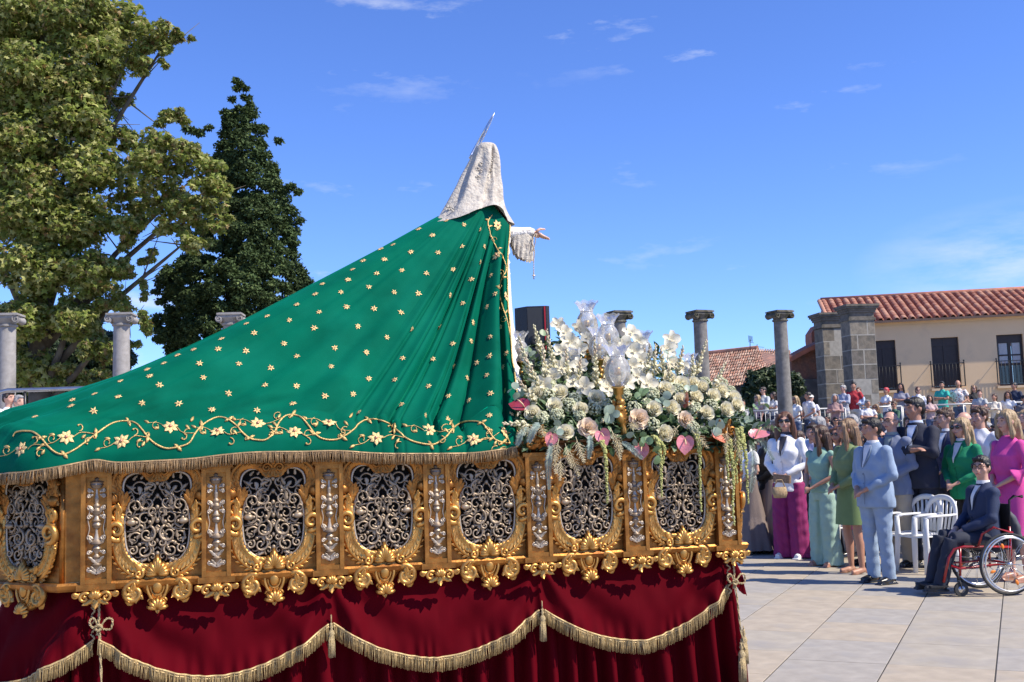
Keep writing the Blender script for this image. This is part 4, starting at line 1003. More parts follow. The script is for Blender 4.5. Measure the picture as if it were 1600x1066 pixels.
# tuberose spikes
def spike_mesh(L_, seed):
    rr = random.Random(seed); b = MB(); b.M = None; bend = rr.uniform(-.02, .02)
    P = [(bend * (u ** 2), 0, L_ * u) for u in (-.6, 0, .3, .6, .9, 1)]; b.m = 2; b.tube(P, [.004, .0035, .003, .003, .002, .0015], 5, up=Vector((0, 1, 0)))
    n = int(L_ / .0075)
    for k in range(n):
        u = k / n; a = k * 2.4 + rr.uniform(-.3, .3); z = L_ * u; s = (1 - .55 * u) * .0140; x0 = bend * u * u
        ln = .030 * (1 - .6 * u) + .006; tl = R(lerp(48, 18, u)); d = Vector((math.cos(a) * math.sin(tl), math.sin(a) * math.sin(tl), math.cos(tl)))
        p0 = Vector((x0, 0, z)); b.m = 1 if (u > .55 and rr.random() < .5) else 0
        b.tube([p0, p0 + d * ln * .5, p0 + d * ln * .85, p0 + d * ln], [s * .3, s * .62, s * .6, s * .15], 5)
        if u < .30 and rr.random() < .5:
            b.m = 0
            for q in range(5):
                aa = q * 1.256; e = Vector((math.cos(aa), math.sin(aa), .3)); e = (e - d * e.dot(d)).normalized(); c = p0 + d * ln; t2 = d.cross(e) * .005
                b.add([c - t2 * .5, c + t2 * .5, c + e * .011 + t2 + d * .004, c + e * .016 + d * .003, c + e * .011 - t2 + d * .004], [(0, 1, 2, 3, 4)])
    return b.mesh('spike', [bud_m, budp_m, stem_m])
spk = [((837,509),(845,556)),((857,516),(865,583)),((808,529),(834,598)),((883,545),(887,596)),((929,529),(932,606)),((806,594),(839,630)),((1016,539),(1009,590)),((1025,540),(1019,592)),((1036,545),(1035,585)),((1067,542),(1059,583)),((1101,532),(1087,587)),((1082,555),(1083,592)),((1132,568),(1113,612)),((788,660),(828,664)),((847,540),(853,600)),((822,560),(846,612)),((905,560),(903,600)),((945,560),(950,604)),((1047,570),(1046,600)),((940,660),(962,640))]
spk.sort(key=lambda p: p[0][0])
for k, (tp, bt) in enumerate(spk):
    w_ = wof(bt[1]) - .02; A_, B_ = flw(*bt, w_), flw(*tp, w_ - .02); d = B_ - A_; L_ = d.length
    o = obj('tuberose_spike', spike_mesh(L_, k), None, None, A_); set_q(o, qrot(d.normalized())); tag(o, f"pale tuberose spike with pinkish buds, {ordl(k, len(spk))} of all spikes", 'flower spike', 'tuberose spikes in the float bouquet')
# pale green clusters
def cluster_mesh(seed, R0=.036):
    rr = random.Random(seed); b = MB()
    for k in range(110):
        d = Vector((rr.gauss(0, 1), rr.gauss(0, 1), abs(rr.gauss(0, 1)) * .9)).normalized(); p = d * R0 * rr.uniform(.82, 1.05); s = rr.uniform(.0035, .006)
        t1 = d.orthogonal().normalized(); t2 = d.cross(t1); P = [p + d * .003] + [p + (t1 * math.cos(q * 1.256) + t2 * math.sin(q * 1.256)) * s * (1.2 if 1 else 1) for q in range(5)] + [p - d * .006]
        b.add(P, [(0, 1 + q, 1 + (q + 1) % 5) for q in range(5)] + [(6, 1 + (q + 1) % 5, 1 + q) for q in range(5)])
    for k in range(14):
        d = Vector((rr.gauss(0, 1), rr.gauss(0, 1), abs(rr.gauss(0, 1)))).normalized(); b.tube([(0, 0, -.04), d * R0 * .9], .0012, 3)
    return b.mesh('cluster', [clus_m], smooth=False)
cm_ = [cluster_mesh(k) for k in range(3)]
cl = [(1018,617),(990,639),(1019,664),(1110,635),(856,620),(888,635),(897,625),(927,640),(846,654),(1050,610),(1128,600),(905,650),(858,605),(1084,640),(975,618),(1010,632),(1060,612),(870,650),(1100,600),(1140,612),(948,634),(1082,668)]
cl.sort()
for k, (x, y) in enumerate(cl): place('green_flower_cluster', cm_[k % 3], x, y, w_=wof(y) + .02, sc=rnd.uniform(.95, 1.25), label=f"round pale green flower cluster, {ordl(k, len(cl))} among the roses", cat='flower cluster', group='pale green clusters in the float bouquet')
# anthuriums
def anth_mesh(mt):
    b = MB(); vs = []; n = 18; Rn = 4
    for i in range(n):
        a = 2 * math.pi * i / n; r_ = .050 * (1 + .35 * math.cos(a)) * (1 - .5 * math.exp(-((a - math.pi) / .42) ** 2)); r_ *= 1 + .25 * math.exp(-(min(a, 2 * math.pi - a) / .25) ** 2)
        for k in range(1, Rn + 1):
            u = k / Rn; x = r_ * u * math.cos(a) + .008; y = r_ * u * math.sin(a) * .95; vs.append((x, y, .020 * u * u * abs(math.sin(a)) - .012 * u ** 3 * max(0, math.cos(a)) + .001 * math.sin(a * 6) * u))
    vs.append((.0, 0, 0)); c = len(vs) - 1; fs = []
    for i in range(n):
        j = (i + 1) % n; fs.append((c, i * Rn, j * Rn))
        for k in range(Rn - 1): fs.append((i * Rn + k, i * Rn + k + 1, j * Rn + k + 1, j * Rn + k))
    b.add(vs, fs); sp = b.mesh('spathe', [mt]); b = MB(); b.tube([(0, 0, 0), (.015, 0, .02), (.035, 0, .035), (.045, 0, .040)], [.003, .0045, .004, .0015], 6); return sp, b.mesh('spadix', [M('spadix', (.62, .45, .25), .6)])
an = {k: anth_mesh(m_) for k, m_ in (('p', anth_m), ('w', anthd_m), ('s', salm_m))}
def anth(kind, x, y, pt, d, sc, label, w_=None):     # pt: pixel direction in which the tip points
    p = flw(x, y, wof(y) - .02 if w_ is None else w_); t_ = thing('anthurium', p, 0, label, 'anthurium', 'anthuriums in the float bouquet')
    z = Vector(d).normalized(); q = flw(x + pt[0] * 10, y + pt[1] * 10, p.y * 0 + (wof(y) if w_ is None else w_)) - p; xx = (q - z * q.dot(z)).normalized(); yy = z.cross(xx)
    t_.matrix_world = Matrix(((xx.x, yy.x, z.x, p.x), (xx.y, yy.y, z.y, p.y), (xx.z, yy.z, z.z, p.z), (0, 0, 0, 1))) @ Matrix.Diagonal((sc, sc, sc, 1))
    obj('spathe', an[kind][0], None, t_); obj('spadix', an[kind][1], None, t_)
anth('w', 820, 637, (-1, -.2), (.1, -.8, .75), 1.0, 'dark wine anthurium against the green mantle, leftmost of the anthuriums')
anth('p', 862, 680, (-.5, 1), (.35, -1, .1), .7, 'small pink anthurium left of a cream rose on the left rim')
anth('p', 939, 676, (.3, .8), (-.1, -1, .3), .8, 'red-pink anthurium hanging just left of the front lamp arm')
anth('p', 1003, 697, (.2, 1), (-.3, -1, .2), .78, 'pink anthurium with green leaf above, tip pointing down to carved panel')
anth('p', 1070, 686, (-.1, 1), (0, -1, .25), .92, 'largest pink anthurium below the right hand roses')
anth('s', 1074, 632, (.25, -1), (-.9, -.35, .1), .9, 'salmon anthurium seen edge on among the right hand roses')
anth('s', 1117, 684, (.6, .8), (.35, -.6, .75), .85, 'bright salmon anthurium above the last silver pilaster')
anth('p', 1180, 684, (1, .5), (-.2, -.55, .85), 1.1, 'pale pink anthurium sticking out at the right end')
# eucalyptus
def disc_mesh(seed, n, mt, L_=.12, r_=.026):
    rr = random.Random(seed); b = MB(); b.tube([(0, 0, -.04), (0, 0, L_ * .5), (.01, 0, L_)], .002, 4)
    for k in range(n):
        z = L_ * k / max(1, n - 1); a = k * 2.3; d = Vector((math.cos(a), math.sin(a), .4)).normalized(); c = Vector((0, 0, z)) + d * r_; nn_ = Vector((rr.gauss(0, .5), rr.gauss(0, .5), 1)).normalized(); nn_ = (nn_ - d * nn_.dot(d)).normalized(); t2 = d.cross(nn_); s = r_ * rr.uniform(.8, 1.1)
        P = [c + nn_ * .002] + [c + (d * math.cos(q * .628) + t2 * math.sin(q * .628)) * s - nn_ * .003 * math.cos(q * 1.256) for q in range(10)]
        b.add(P, [(0, 1 + q, 1 + (q + 1) % 10) for q in range(10)])
    return b.mesh('eucalyptus', [mt])
eu = [(868,664,'b',(0,-1,-.3)),(946,650,'b',(.3,-1,.1)),(816,618,'b',(-.5,-.8,.5)),(1004,624,'g',(-.2,-1,.5)),(1030,630,'b',(.3,-1,.2)),(1140,652,'b',(.9,-.5,-.1)),(1158,660,'b',(1,-.4,-.2)),(1116,662,'b',(0,-1,-.3)),(990,675,'b',(-.1,-1,-.6)),(1005,682,'g',(0,-1,-.3)),(1170,640,'g',(1,-.3,.4)),(806,585,'b',(-.6,-.4,.6)),(830,570,'b',(-.2,-.5,1)),(1040,575,'b',(.2,-.4,1)),(1078,612,'b',(0,-1,.4)),(1022,700,'g',(.3,-1,-.7)),(855,540,'g',(0,-.4,1)),(1188,668,'g',(1,-.2,0))]
eu.sort()
for k, (x, y, t_, d) in enumerate(eu):
    place('eucalyptus_sprig', disc_mesh(k, 3 + k % 3, euc_m if t_ == 'b' else euc_g, .07 + .02 * (k % 3), .022 + .004 * (k % 2)), x, y, w_=wof(y) - .01, d=Vector(d).normalized(), label=f"{'blue-grey' if t_ == 'b' else 'green'} round-leaved eucalyptus sprig, {ordl(k, len(eu))} of the sprigs", cat='eucalyptus', group='eucalyptus sprigs in the float bouquet')
# silvery fronds hanging over the cornice
def frond_mesh(P, seed, wd=.034):
    rr = random.Random(seed); pc = catmull(P, 10); b = MB(); b.tube(pc, .002, 4); n = len(pc)
    for i in range(1, n):
        t_ = (pc[i] - pc[i - 1]); L_ = t_.length; t_.normalize(); s = t_.cross(Vector((0, -1, .2))).normalized(); env = math.sin(math.pi * min(1, .18 + .8 * i / n)) ** .6
        for sg in (-1, 1):
            for e in (.0, .5):
                p0 = pc[i] - t_ * L_ * e; q = p0 + (s * sg * .75 + t_ * .65 + Vector((0, -.25 + rr.gauss(0, .2), 0))).normalized() * wd * env * rr.uniform(.8, 1.1); m_ = (p0 + q) / 2 + Vector((0, -.003, -.001)); u_ = t_ * .0014
                b.add([p0 - u_, p0 + u_, m_ + u_ * 1.2, m_ - u_ * 1.2, q], [(0, 1, 2, 3), (3, 2, 4)])
    return b.mesh('frond', [frond_m], smooth=False)
def wpts(lst): return [flw(x, y, w_) for x, y, w_ in lst]
fr = [([(826,668,-.09),(815,678,-.14),(808,695,-.13)], 'silvery fern frond against the mantle fringe'), ([(862,692,-.1),(858,712,-.15),(857,735,-.14),(858,764,-.13)], 'longest silvery frond hanging over the fifth carved panel'),
      ([(921,680,-.1),(922,695,-.15),(920,716,-.14)], 'short silvery frond below the blush rose'), ([(972,690,-.1),(985,700,-.15),(1003,716,-.14)], 'silvery frond slanting over the pilaster under the lamp'),
      ([(1170,676,0),(1190,690,-.05),(1208,718,-.04)], 'green frond pointing right towards the woman in black cardigan'), ([(1172,690,.1),(1178,715,.05),(1176,745,.05),(1173,768,.06)], 'green frond hanging down at the right end'), ([(842,660,-.1),(834,672,-.14),(826,690,-.13)], 'pale frond beside the carved console')]
for k, (ps, lab) in enumerate(fr):
    W = wpts(ps); o = obj('frond', frond_mesh([p - W[0] for p in W], k, .030 if k < 4 else .036), None, None, W[0]); tag(o, lab, 'frond', 'fern fronds in the float bouquet')
# hanging amaranth
def amar_mesh(P, seed, r0=.011):
    rr = random.Random(seed); pc = catmull(P, 14); b = MB(); n = len(pc)
    for i, p in enumerate(pc):
        u = i / n; r_ = r0 * (1 - .55 * u) * rr.uniform(.85, 1.15)
        for q in range(3): a = rr.uniform(0, 6.28); c = p + Vector((math.cos(a) * r_ * .6, math.sin(a) * r_ * .6, rr.uniform(-.004, .004))); b.ball(c, r_ * rr.uniform(.55, .85), 6, 4)
    return b.mesh('amaranth', [amar_m])
am = [([(940,690),(945,705),(947,730),(948,757),(949,786)],'front left'),([(1020,682),(1027,690),(1032,715),(1033,745),(1034,777)],'over the last but one panel'),([(1024,684),(1038,700),(1036,724)],'short strand beside the longer one'),([(1088,680),(1092,700),(1094,735),(1094,770),(1096,800)],'at the right edge of the last panel'),([(1140,688),(1143,710),(1146,750),(1145,790),(1147,820)],'longest, over the last pilaster corner'),([(1152,672),(1154,700),(1150,725),(1152,755)],'second at the right corner'),([(1160,680),(1165,710),(1167,745),(1169,786)],'rightmost of the strands'),([(1134,690),(1136,715),(1138,750)],'thin one left of the corner strands'),([(1158,668),(1159,690),(1158,735)],'behind the corner strands')]
for k, (ps, lab) in enumerate(am):
    W = [flw(x, y, -.10 - .03 * min(1, i)) for i, (x, y) in enumerate(ps)]; o = obj('hanging_amaranth', amar_mesh([p - W[0] for p in W], k), None, None, W[0]); tag(o, f"yellow-green hanging amaranth strand, {lab}", 'amaranth', 'hanging amaranth strands on the float')
# cream plumes
def plume_mesh(seed, L_=.13):
    rr = random.Random(seed); b = MB(); b.tube([(0, 0, -.03), (0, 0, L_)], .0018, 4)
    for k in range(46):
        u = k / 46; a = k * 2.4; ln = (1 - u) * .045 + .008; d = Vector((math.cos(a), math.sin(a), 1.1)).normalized(); p = Vector((0, 0, L_ * u)); q = p + d * ln + Vector((0, 0, -.004)); b.tube([p, q], [.0016, .0005], 3)
        for e in (.35, .55, .75, .95): c = p.lerp(q, e); s = .0035 * (1.2 - e * .5); o_ = Vector((rr.gauss(0, 1), rr.gauss(0, 1), rr.gauss(0, 1))).normalized() * s; b.add([c - o_, c + o_.orthogonal().normalized() * s, c + o_, c + d * s * 1.8], [(0, 1, 2), (0, 1, 3), (1, 2, 3)])
    return b.mesh('plume', [plume_m], smooth=False)
plm = [plume_mesh(k) for k in range(3)]
plu = [(872,692,(-.2,-.5,-.8)),(885,700,(.2,-.5,-1)),(866,703,(0,-.4,-1)),(893,712,(.3,-.4,-1)),(876,720,(-.1,-.3,-1)),(1086,678,(.4,-.6,-.6)),(1058,668,(-.5,-.6,-.4)),(1148,682,(.1,-.5,-1)),(1136,676,(-.2,-.5,-.9)),(985,662,(.2,-1,-.2)),(836,672,(-.6,-.6,-.1)),(957,676,(.3,-.6,-.8)),(964,690,(.1,-.4,-1)),(902,690,(.2,-.6,-.8)),(846,668,(.1,-.8,-.4))]
plu.sort()
for k, (x, y, d) in enumerate(plu): place('cream_plume', plm[k % 3], x, y, w_=wof(y) - .02, d=Vector(d).normalized(), sc=rnd.uniform(.8, 1.05), label=f"feathery cream plume, {ordl(k, len(plu))} of the plumes along the rim", cat='plume', group='cream plumes in the float bouquet')
# leafy bed below the blossoms
def leaf_blade(b, p, d, n_, L_, wd):
    d = d.normalized(); s = d.cross(n_)
    if s.length < 1e-3: s = Vector((1, 0, 0))
    s.normalize(); nn_ = s.cross(d)
    b.add([p, p + d * L_ * .35 + s * wd * .5 + nn_ * wd * .12, p + d * L_ * .4, p + d * L_ * .35 - s * wd * .5 + nn_ * wd * .12, p + d * L_ * .7 + s * wd * .4 - nn_ * L_ * .04, p + d * L_ * .74 - nn_ * L_ * .06, p + d * L_ * .7 - s * wd * .4 - nn_ * L_ * .04, p + d * L_ - nn_ * L_ * .16],
          [(0, 2, 1), (0, 3, 2), (1, 2, 5, 4), (2, 3, 6, 5), (4, 5, 7), (5, 6, 7)])
bd = MB(); rr = random.Random(11)
def topy(px): return interp([(806, 560), (840, 560), (870, 530), (920, 540), (1000, 545), (1050, 560), (1100, 590), (1140, 610), (1180, 650)], px)
for k in range(3400):
    px = rr.uniform(808, 1178); y0 = topy(px); y1 = 700; py = lerp(y0 + 12, y1, rr.random() ** .8)
    if px > 1150 and py > 690: continue
    w_ = wof(py) + rr.uniform(.03, .16); p = flw(px, py, w_)
    d = Vector((rr.gauss((px - 990) / 300, .6), rr.gauss(-.6, .5), rr.gauss(.2, .7))); n_ = Vector((rr.gauss(0, .4), rr.gauss(-.5, .4), 1)).normalized()
    bd.m = 0 if rr.random() < .62 else 1; L_ = rr.uniform(.03, .07); leaf_blade(bd, p, d, n_, L_, L_ * rr.uniform(.35, .6))
for k in range(1600):                       # the side of the arrangement that looks away from the camera
    t_ = rr.uniform(2.35, 3.3); w_ = rr.uniform(.9, 1.85); h = .75 * math.cos((t_ - 2.8) * 1.5) * math.cos((w_ - .85) * 1.35); p = fl(t_, w_, 1.6 + max(.02, h) * rr.uniform(.6, 1)); bd.m = rr.randint(0, 1)
    leaf_blade(bd, p, Vector((rr.gauss(0, .6), rr.gauss(.4, .6), rr.gauss(.3, .6))), Vector((0, 0, 1)), .07, .035)
tag(obj('foliage_bed', bd.mesh('foliage_bed', [leaf_m, sage_m], smooth=False), None), 'dense green and sage foliage filling the gaps between the blossoms', 'foliage', kind='stuff')
b = MB(); b.loft([((2.78, .85, 1.6), .62, .75), ((2.78, .85, 1.8), .55, .62), ((2.76, .9, 2.0), .38, .42), ((2.74, .9, 2.12), .15, .2)], 20)
foam = obj('flower_foam', b.mesh('flower_foam'), M('foam', (.02, .035, .015), .9), None, (FO.x, FO.y, 0), (0, 0, FA)); tag(foam, 'dark green flower foam mound hidden under the bouquet', 'flower foam')
# glass lamps
def glass():
    m = bpy.data.materials.new('engraved_glass'); m.use_nodes = True; t = m.node_tree; n = t.nodes; l = t.links; n.clear()
    g = n.new('ShaderNodeBsdfGlossy'); g.inputs['Roughness'].default_value = .08; g.inputs['Color'].default_value = (1, 1, 1, 1)
    tr = n.new('ShaderNodeBsdfTransparent'); tr.inputs['Color'].default_value = (.93, .94, .96, 1)
    df = n.new('ShaderNodeBsdfTranslucent'); df.inputs['Color'].default_value = (.88, .84, .75, 1); d2 = n.new('ShaderNodeBsdfDiffuse'); d2.inputs['Color'].default_value = (.84, .81, .74, 1); ad = n.new('ShaderNodeMixShader'); l.new(df.outputs[0], ad.inputs[1]); l.new(d2.outputs[0], ad.inputs[2])
    fr_ = n.new('ShaderNodeFresnel'); fr_.inputs['IOR'].default_value = 1.5
    nz_ = n.new('ShaderNodeTexNoise'); nz_.inputs['Scale'].default_value = 40; mr_ = n.new('ShaderNodeMapRange'); mr_.inputs['From Min'].default_value = .4; mr_.inputs['From Max'].default_value = .65; mr_.inputs['To Min'].default_value = .42; mr_.inputs['To Max'].default_value = .72; tc_ = n.new('ShaderNodeTexCoord'); l.new(tc_.outputs['Object'], nz_.inputs['Vector']); l.new(nz_.outputs[0], mr_.inputs[0])
    m1 = n.new('ShaderNodeMixShader'); l.new(mr_.outputs[0], m1.inputs[0]); l.new(tr.outputs[0], m1.inputs[1]); l.new(ad.outputs[0], m1.inputs[2])
    m2 = n.new('ShaderNodeMixShader'); l.new(fr_.outputs[0], m2.inputs[0]); l.new(m1.outputs[0], m2.inputs[1]); l.new(g.outputs[0], m2.inputs[2])
    o = n.new('ShaderNodeOutputMaterial'); l.new(m2.outputs[0], o.inputs[0]); return m
glass_m = glass(); brass = M('brass', (.62, .36, .12), .3, 1, var=.2, scale=20); wax = M('candle_wax', (.62, .55, .36), .5, var=.05)
b = MB(); pr = [(.022, 0), (.040, .012), (.056, .035), (.063, .065), (.060, .095), (.048, .122), (.037, .136), (.035, .144), (.040, .160), (.049, .176), (.058, .190), (.068, .202)]
b.lathe(pr, 48, frill=lambda i, a: .04 * max(0, (i - 7) / 4) * math.sin(a * 9)); b.v = [(x, y, z + (.005 * math.cos(9 * math.atan2(y, x)) if z > .2 else 0)) for x, y, z in b.v]
lampg = b.mesh('glass_globe', [glass_m])
b = MB(); b.lathe([(.033, .140), (.038, .142), (.038, .147), (.033, .149)], 24); ringm = b.mesh('neck_ring', [glass_m])
b = MB(); b.lathe([(.0, 0), (.015, 0), (.015, .062), (.008, .066), (0, .066)], 14); candm = b.mesh('candle', [wax])
b = MB(); b.lathe([(0, .056), (.0165, .056), (.0165, .092), (.010, .096), (0, .096)], 14); capm = b.mesh('candle_cap', [brass])
b = MB(); b.lathe([(0, -.07), (.012, -.07), (.010, -.058), (.018, -.050), (.014, -.040), (.024, -.034), (.026, -.008), (.034, -.004), (.030, .004), (.020, .006), (0, .006)], 18); sockm = b.mesh('socket', [brass])
def arm_mesh(L_):
    b = MB(); pc = catmull([(0, 0, -.06), (.012, 0, -.085), (-.006, 0, -.115), (.010, 0, -.17), (.03, .01, -L_)], 6); b.tube(pc, [.012 + .010 * abs(math.sin(i * .5)) for i in range(len(pc))], 10)
    for k in range(7):
        z = -.10 - k * .016; 
        for sg in (-1, 1): leaf(b, .003 * k, z, R(90 + sg * 35), .05, .022, .016, .6, 2, .5)
    b.ball((.006, 0, -.088), .017, 10, 6); return b.mesh('lamp_arm', [gold_lt])
lamps = [(966, 605, .0, 1.12, .24, 'nearest glass lamp with frilled rim, in front of the bouquet'), (918, 527, .72, 1.06, .5, 'highest glass lamp, standing above the orchids'), (951, 548, .62, 1.06, .5, 'glass lamp just right of the highest one'), (936, 562, .40, .92, .4, 'glass lamp with candle behind and left of the front one'),
         (1006, 566, .9, .95, .4, 'glass lamp half hidden by orchids right of the front one'), (812, 566, .55, .85, .4, 'glass lamp beside the mantle edge, leftmost of the lamps'), (1079, 594, 1.1, .85, .3, 'small glass lamp on far side, rightmost of the lamps'), (899, 590, .5, .85, .4, 'glass lamp sunk among the left orchids')]
for x, y, w_, s_, L_, lab in lamps:
    p = flw(x, y, w_); t_ = thing('glass_lamp', p, FA, lab, 'lamp', 'glass lamps on the float'); t_.scale = (s_, s_, s_)
    obj('glass_globe', lampg, None, t_); obj('neck_ring', ringm, None, t_); obj('candle', candm, None, t_); obj('candle_cap', capm, None, t_); obj('socket', sockm, None, t_); obj('lamp_arm', arm_mesh(L_), None, t_)
# ================================================================== BACKGROUND: columns, walls, houses, trees
granite = M('granite', (.20, .185, .165), .85, var=.22, scale=9, bump=.5, bscale=60, dirt=(.085, .08, .07), dirts=3, dirtw=(.45, .75))
granite_l = M('pale_granite', (.30, .28, .26), .85, var=.15, scale=9, bump=.5, bscale=60, dirt=(.16, .15, .13), dirts=2.5, dirtw=(.5, .8))
cap_m = M('weathered_capital', (.16, .145, .12), .9, var=.3, scale=9, bump=.7, bscale=40, dirt=(.07, .065, .04), dirts=5, dirtw=(.42, .6))
def column_parts(H, seed):
    rr = random.Random(seed); b = MB(); r0 = .215; pf = [(r0 * 1.02, 0)] + [(r0 * (1 - .12 * (k / 12) ** 1.6), H * k / 12) for k in range(1, 13)]
    b.lathe(pf, 28); b.v = [(x * (1 + .02 * noise.noise((x * 4, y * 4, z * 2 + seed))), y * (1 + .02 * noise.noise((x * 4, y * 4, z * 2 + seed))), z) for x, y, z in b.v]
    sh_ = b.mesh('shaft'); b = MB()
    r = r0 * .88; b.lathe([(r, 0), (r + .035, .02), (r + .035, .055), (r + .005, .07), (r + .02, .12), (r + .07, .17), (r + .09, .20), (0, .20)], 28)
    for sx in (-1, 1):                        # cushions with volutes to left and right
        for sy in (-1, 1):
            P = [(sx * .255 + .085 * (1 - u * .8) * math.cos(sx * (R(90) + u * 9)) , sy * .235, .175 + .085 * (1 - u * .8) * math.sin(sx * (R(90) + u * 9) if sx > 0 else R(90) + u * 9)) for u in [k / 16 for k in range(17)]]
            b.tube(P, .018, 6)
        vs = []; n = 14
        for e in range(7):
            y = -.225 + .45 * e / 6; rad = .092 - .025 * math.sin(math.pi * e / 6)
            for j in range(n): a = 2 * math.pi * j / n; vs.append((sx * .255 + rad * math.cos(a), y, .165 + rad * math.sin(a)))
        fs = [(e * n + j, (e + 1) * n + j, (e + 1) * n + (j + 1) % n, e * n + (j + 1) % n) for e in range(6) for j in range(n)] + [tuple(range(n)), tuple(range(6 * n, 7 * n))[::-1]]
        b.add(vs, fs)
    b.box((0, 0, .235), (.27, .24, .035)); b.box((0, 0, .29), (.31, .27, .022)); b.box((.01, 0, .318), (.27, .24, .008))
    b.v = [(x + .012 * noise.noise((x * 9 + seed, y * 9, z * 9)), y + .012 * noise.noise((x * 9, y * 9 + seed, z * 9)), z + .010 * noise.noise((x * 9, y * 9, z * 9 + seed))) for x, y, z in b.v]
    return sh_, sharp(b.mesh('capital'))
cols_ = [(12, 490, 25.2, 'cut by the left edge of the picture', granite_l), (190, 489, 26.0, 'between the plane tree and the sky, second from the left', granite_l), (361, 489, 26.8, 'with only its head above the green mantle', granite_l),
         (966, 486, 29.7, 'behind the glass lamps of the float', granite), (1093, 485, 30.3, 'right of the bouquet, leaning against the far tiled roof', granite), (1218, 485, 31.0, 'in front of the dark bush, rightmost of the columns', granite)]
for k, (x, y, Y, lab, gm_) in enumerate(cols_):
    p = at(x, y, Y); H = p.z - .34; t_ = thing('stone_column', (p.x, p.y, 0), R((6, 4, 4, 24, 24, 24)[k]), 'free standing granite column ' + lab, 'column', 'free standing columns of the ruined church')
    s_, c_ = column_parts(H, k); obj('shaft', s_, gm_, t_); obj('capital', c_, cap_m if k > 2 else gm_, t_, (0, 0, H))
# ---- raised terrace behind the crowd with steps and railing
TZ = 1.5
terr_m = M('terrace_stone', (.22, .205, .18), .85, var=.2, scale=5, bump=.3, bscale=50)
b = MB(); b.box((14, 48.2, TZ / 2 - .03), (34, 15.0, TZ / 2 + .03)); tag(obj('terrace', b.mesh('terrace', smooth=False), terr_m), kind='structure')
b = MB()
for k in range(6): b.box((14, 33.05 - k * .34 + .03, (TZ - .25 * (k + 1)) / 2 - .01), (34, .17, (TZ - .25 * (k + 1)) / 2 + .01))
tag(obj('terrace_steps', b.mesh('terrace_steps', smooth=False), terr_m), kind='structure')
rail_m = M('galvanised_rail', (.50, .50, .48), .45, .3, var=.1)
for i, (xa, xb, lab) in enumerate(((1150, 1322, 'left of the granite pillars'), (1345, 1410, 'short run between the granite pillar and the cream house'), (1412, 1602, 'in front of the cream house'))):
    A_, B_ = at(xa, 660, 33.7), at(xb, 660, 33.7); n_ = max(1, round((B_.x - A_.x) / 2.0)); t_ = thing('railing', (A_.x, 33.7, TZ), 0, 'pale metal railing ' + lab, 'railing', 'railings along the terrace'); W = B_.x - A_.x
    for z, r_ in ((1.0, .026), (.55, .018), (.12, .018)): b = MB(); b.tube([(0, 0, z), (W, 0, z)], r_, 8); obj('rail', b.mesh('rail'), rail_m, t_)
    b = MB(); b.tube([(0, 0, 0), (0, 0, 1.0)], .022, 8); pm__ = b.mesh('post')
    for k in range(n_ + 1): obj('post', pm__, rail_m, t_, (W * k / n_, 0, 0))
    if i == 0:
        b = MB(); b.tube([(0, 0, .12), (0, 0, .98)], .009, 5); bm_ = b.mesh('baluster'); nb_ = int(W / .14)
        for k in range(nb_): obj('baluster', bm_, rail_m, t_, ((k + .5) * W / nb_, 0, 0))
# ---- granite pillars built of blocks
blk_ms = [M('granite_block', (.17, .145, .11), .88, var=.2, scale=12, bump=.5, bscale=70, dirt=(.08, .075, .065), dirts=4), M('granite_block_light', (.22, .19, .145), .88, var=.2, scale=12, bump=.5, bscale=70, dirt=(.10, .095, .08), dirts=4), M('granite_block_dark', (.15, .13, .105), .88, var=.2, scale=12, bump=.5, bscale=70, dirt=(.07, .065, .05), dirts=4)]
mort_m = M('lime_mortar', (.30, .28, .24), .95)
def blockmesh(w_, d_, h_, j=.008):
    b = MB(); b.box((0, 0, 0), (w_ / 2 - j, d_ / 2 - j, h_ / 2 - j)); me = b.mesh('block', smooth=False); bm_ = bmesh.new(); bm_.from_mesh(me); bmesh.ops.bevel(bm_, geom=bm_.edges[:], offset=.015, segments=1, affect='EDGES'); bm_.to_mesh(me); bm_.free(); return me
def pillar(xl, xr, ytop, Y, lab, rz, seed):
    pl, pr_ = at(xl, 560, Y), at(xr, 560, Y); top = at((xl + xr) / 2, ytop, Y).z; W = (pr_.x - pl.x); hw = W / (math.cos(rz) + .55 * math.sin(abs(rz))) / 1; dp = hw * .8; cx = (pl.x + pr_.x) / 2
    t_ = thing('granite_pillar', (cx, Y + dp / 2, TZ), rz, lab, 'pillar', 'granite pillars beside the cream house'); H = top - TZ; ch = .50; n_ = int((H - .55) / ch); rr = random.Random(seed)
    hw2 = hw / 2; b = MB(); b.box((0, 0, H / 2 - .1), (hw2 - .012, dp / 2 - .012, H / 2 - .1)); obj('core', b.mesh('core', smooth=False), mort_m, t_)
    for r_ in range(n_ + 1):
        z = (r_ + .5) * ch; hh = ch
        cuts = [rr.choice((.0, .18, -.2))]
        for (x0, x1) in ((-hw2, cuts[0]), (cuts[0], hw2)):
            o = obj('stone_block', blockmesh(x1 - x0, dp, hh), rr.choice(blk_ms), t_, ((x0 + x1) / 2, rr.uniform(-.006, .006), z))
    zc = (n_ + 1) * ch; b = MB(); b.box((0, 0, zc + .04), (hw2 + .03, dp / 2 + .03, .04)); b.box((0, 0, zc + .17), (hw2 - .01, dp / 2 - .01, .09))
    for k, (e, h) in enumerate(((.03, .03), (.06, .035), (.11, .04), (.14, .045))): b.box((0, 0, zc + .29 + k * .07), (hw2 + e, dp / 2 + e, .0349))
    obj('capital', b.mesh('capital', smooth=False), blk_ms[2], t_); return t_
pillar(1326, 1371, 485, 36.0, 'nearer and taller granite pillar right in front of the cream house corner', R(8), 3)
pillar(1283, 1326, 505, 38.2, 'lower granite pillar half behind the taller one', R(8), 5)
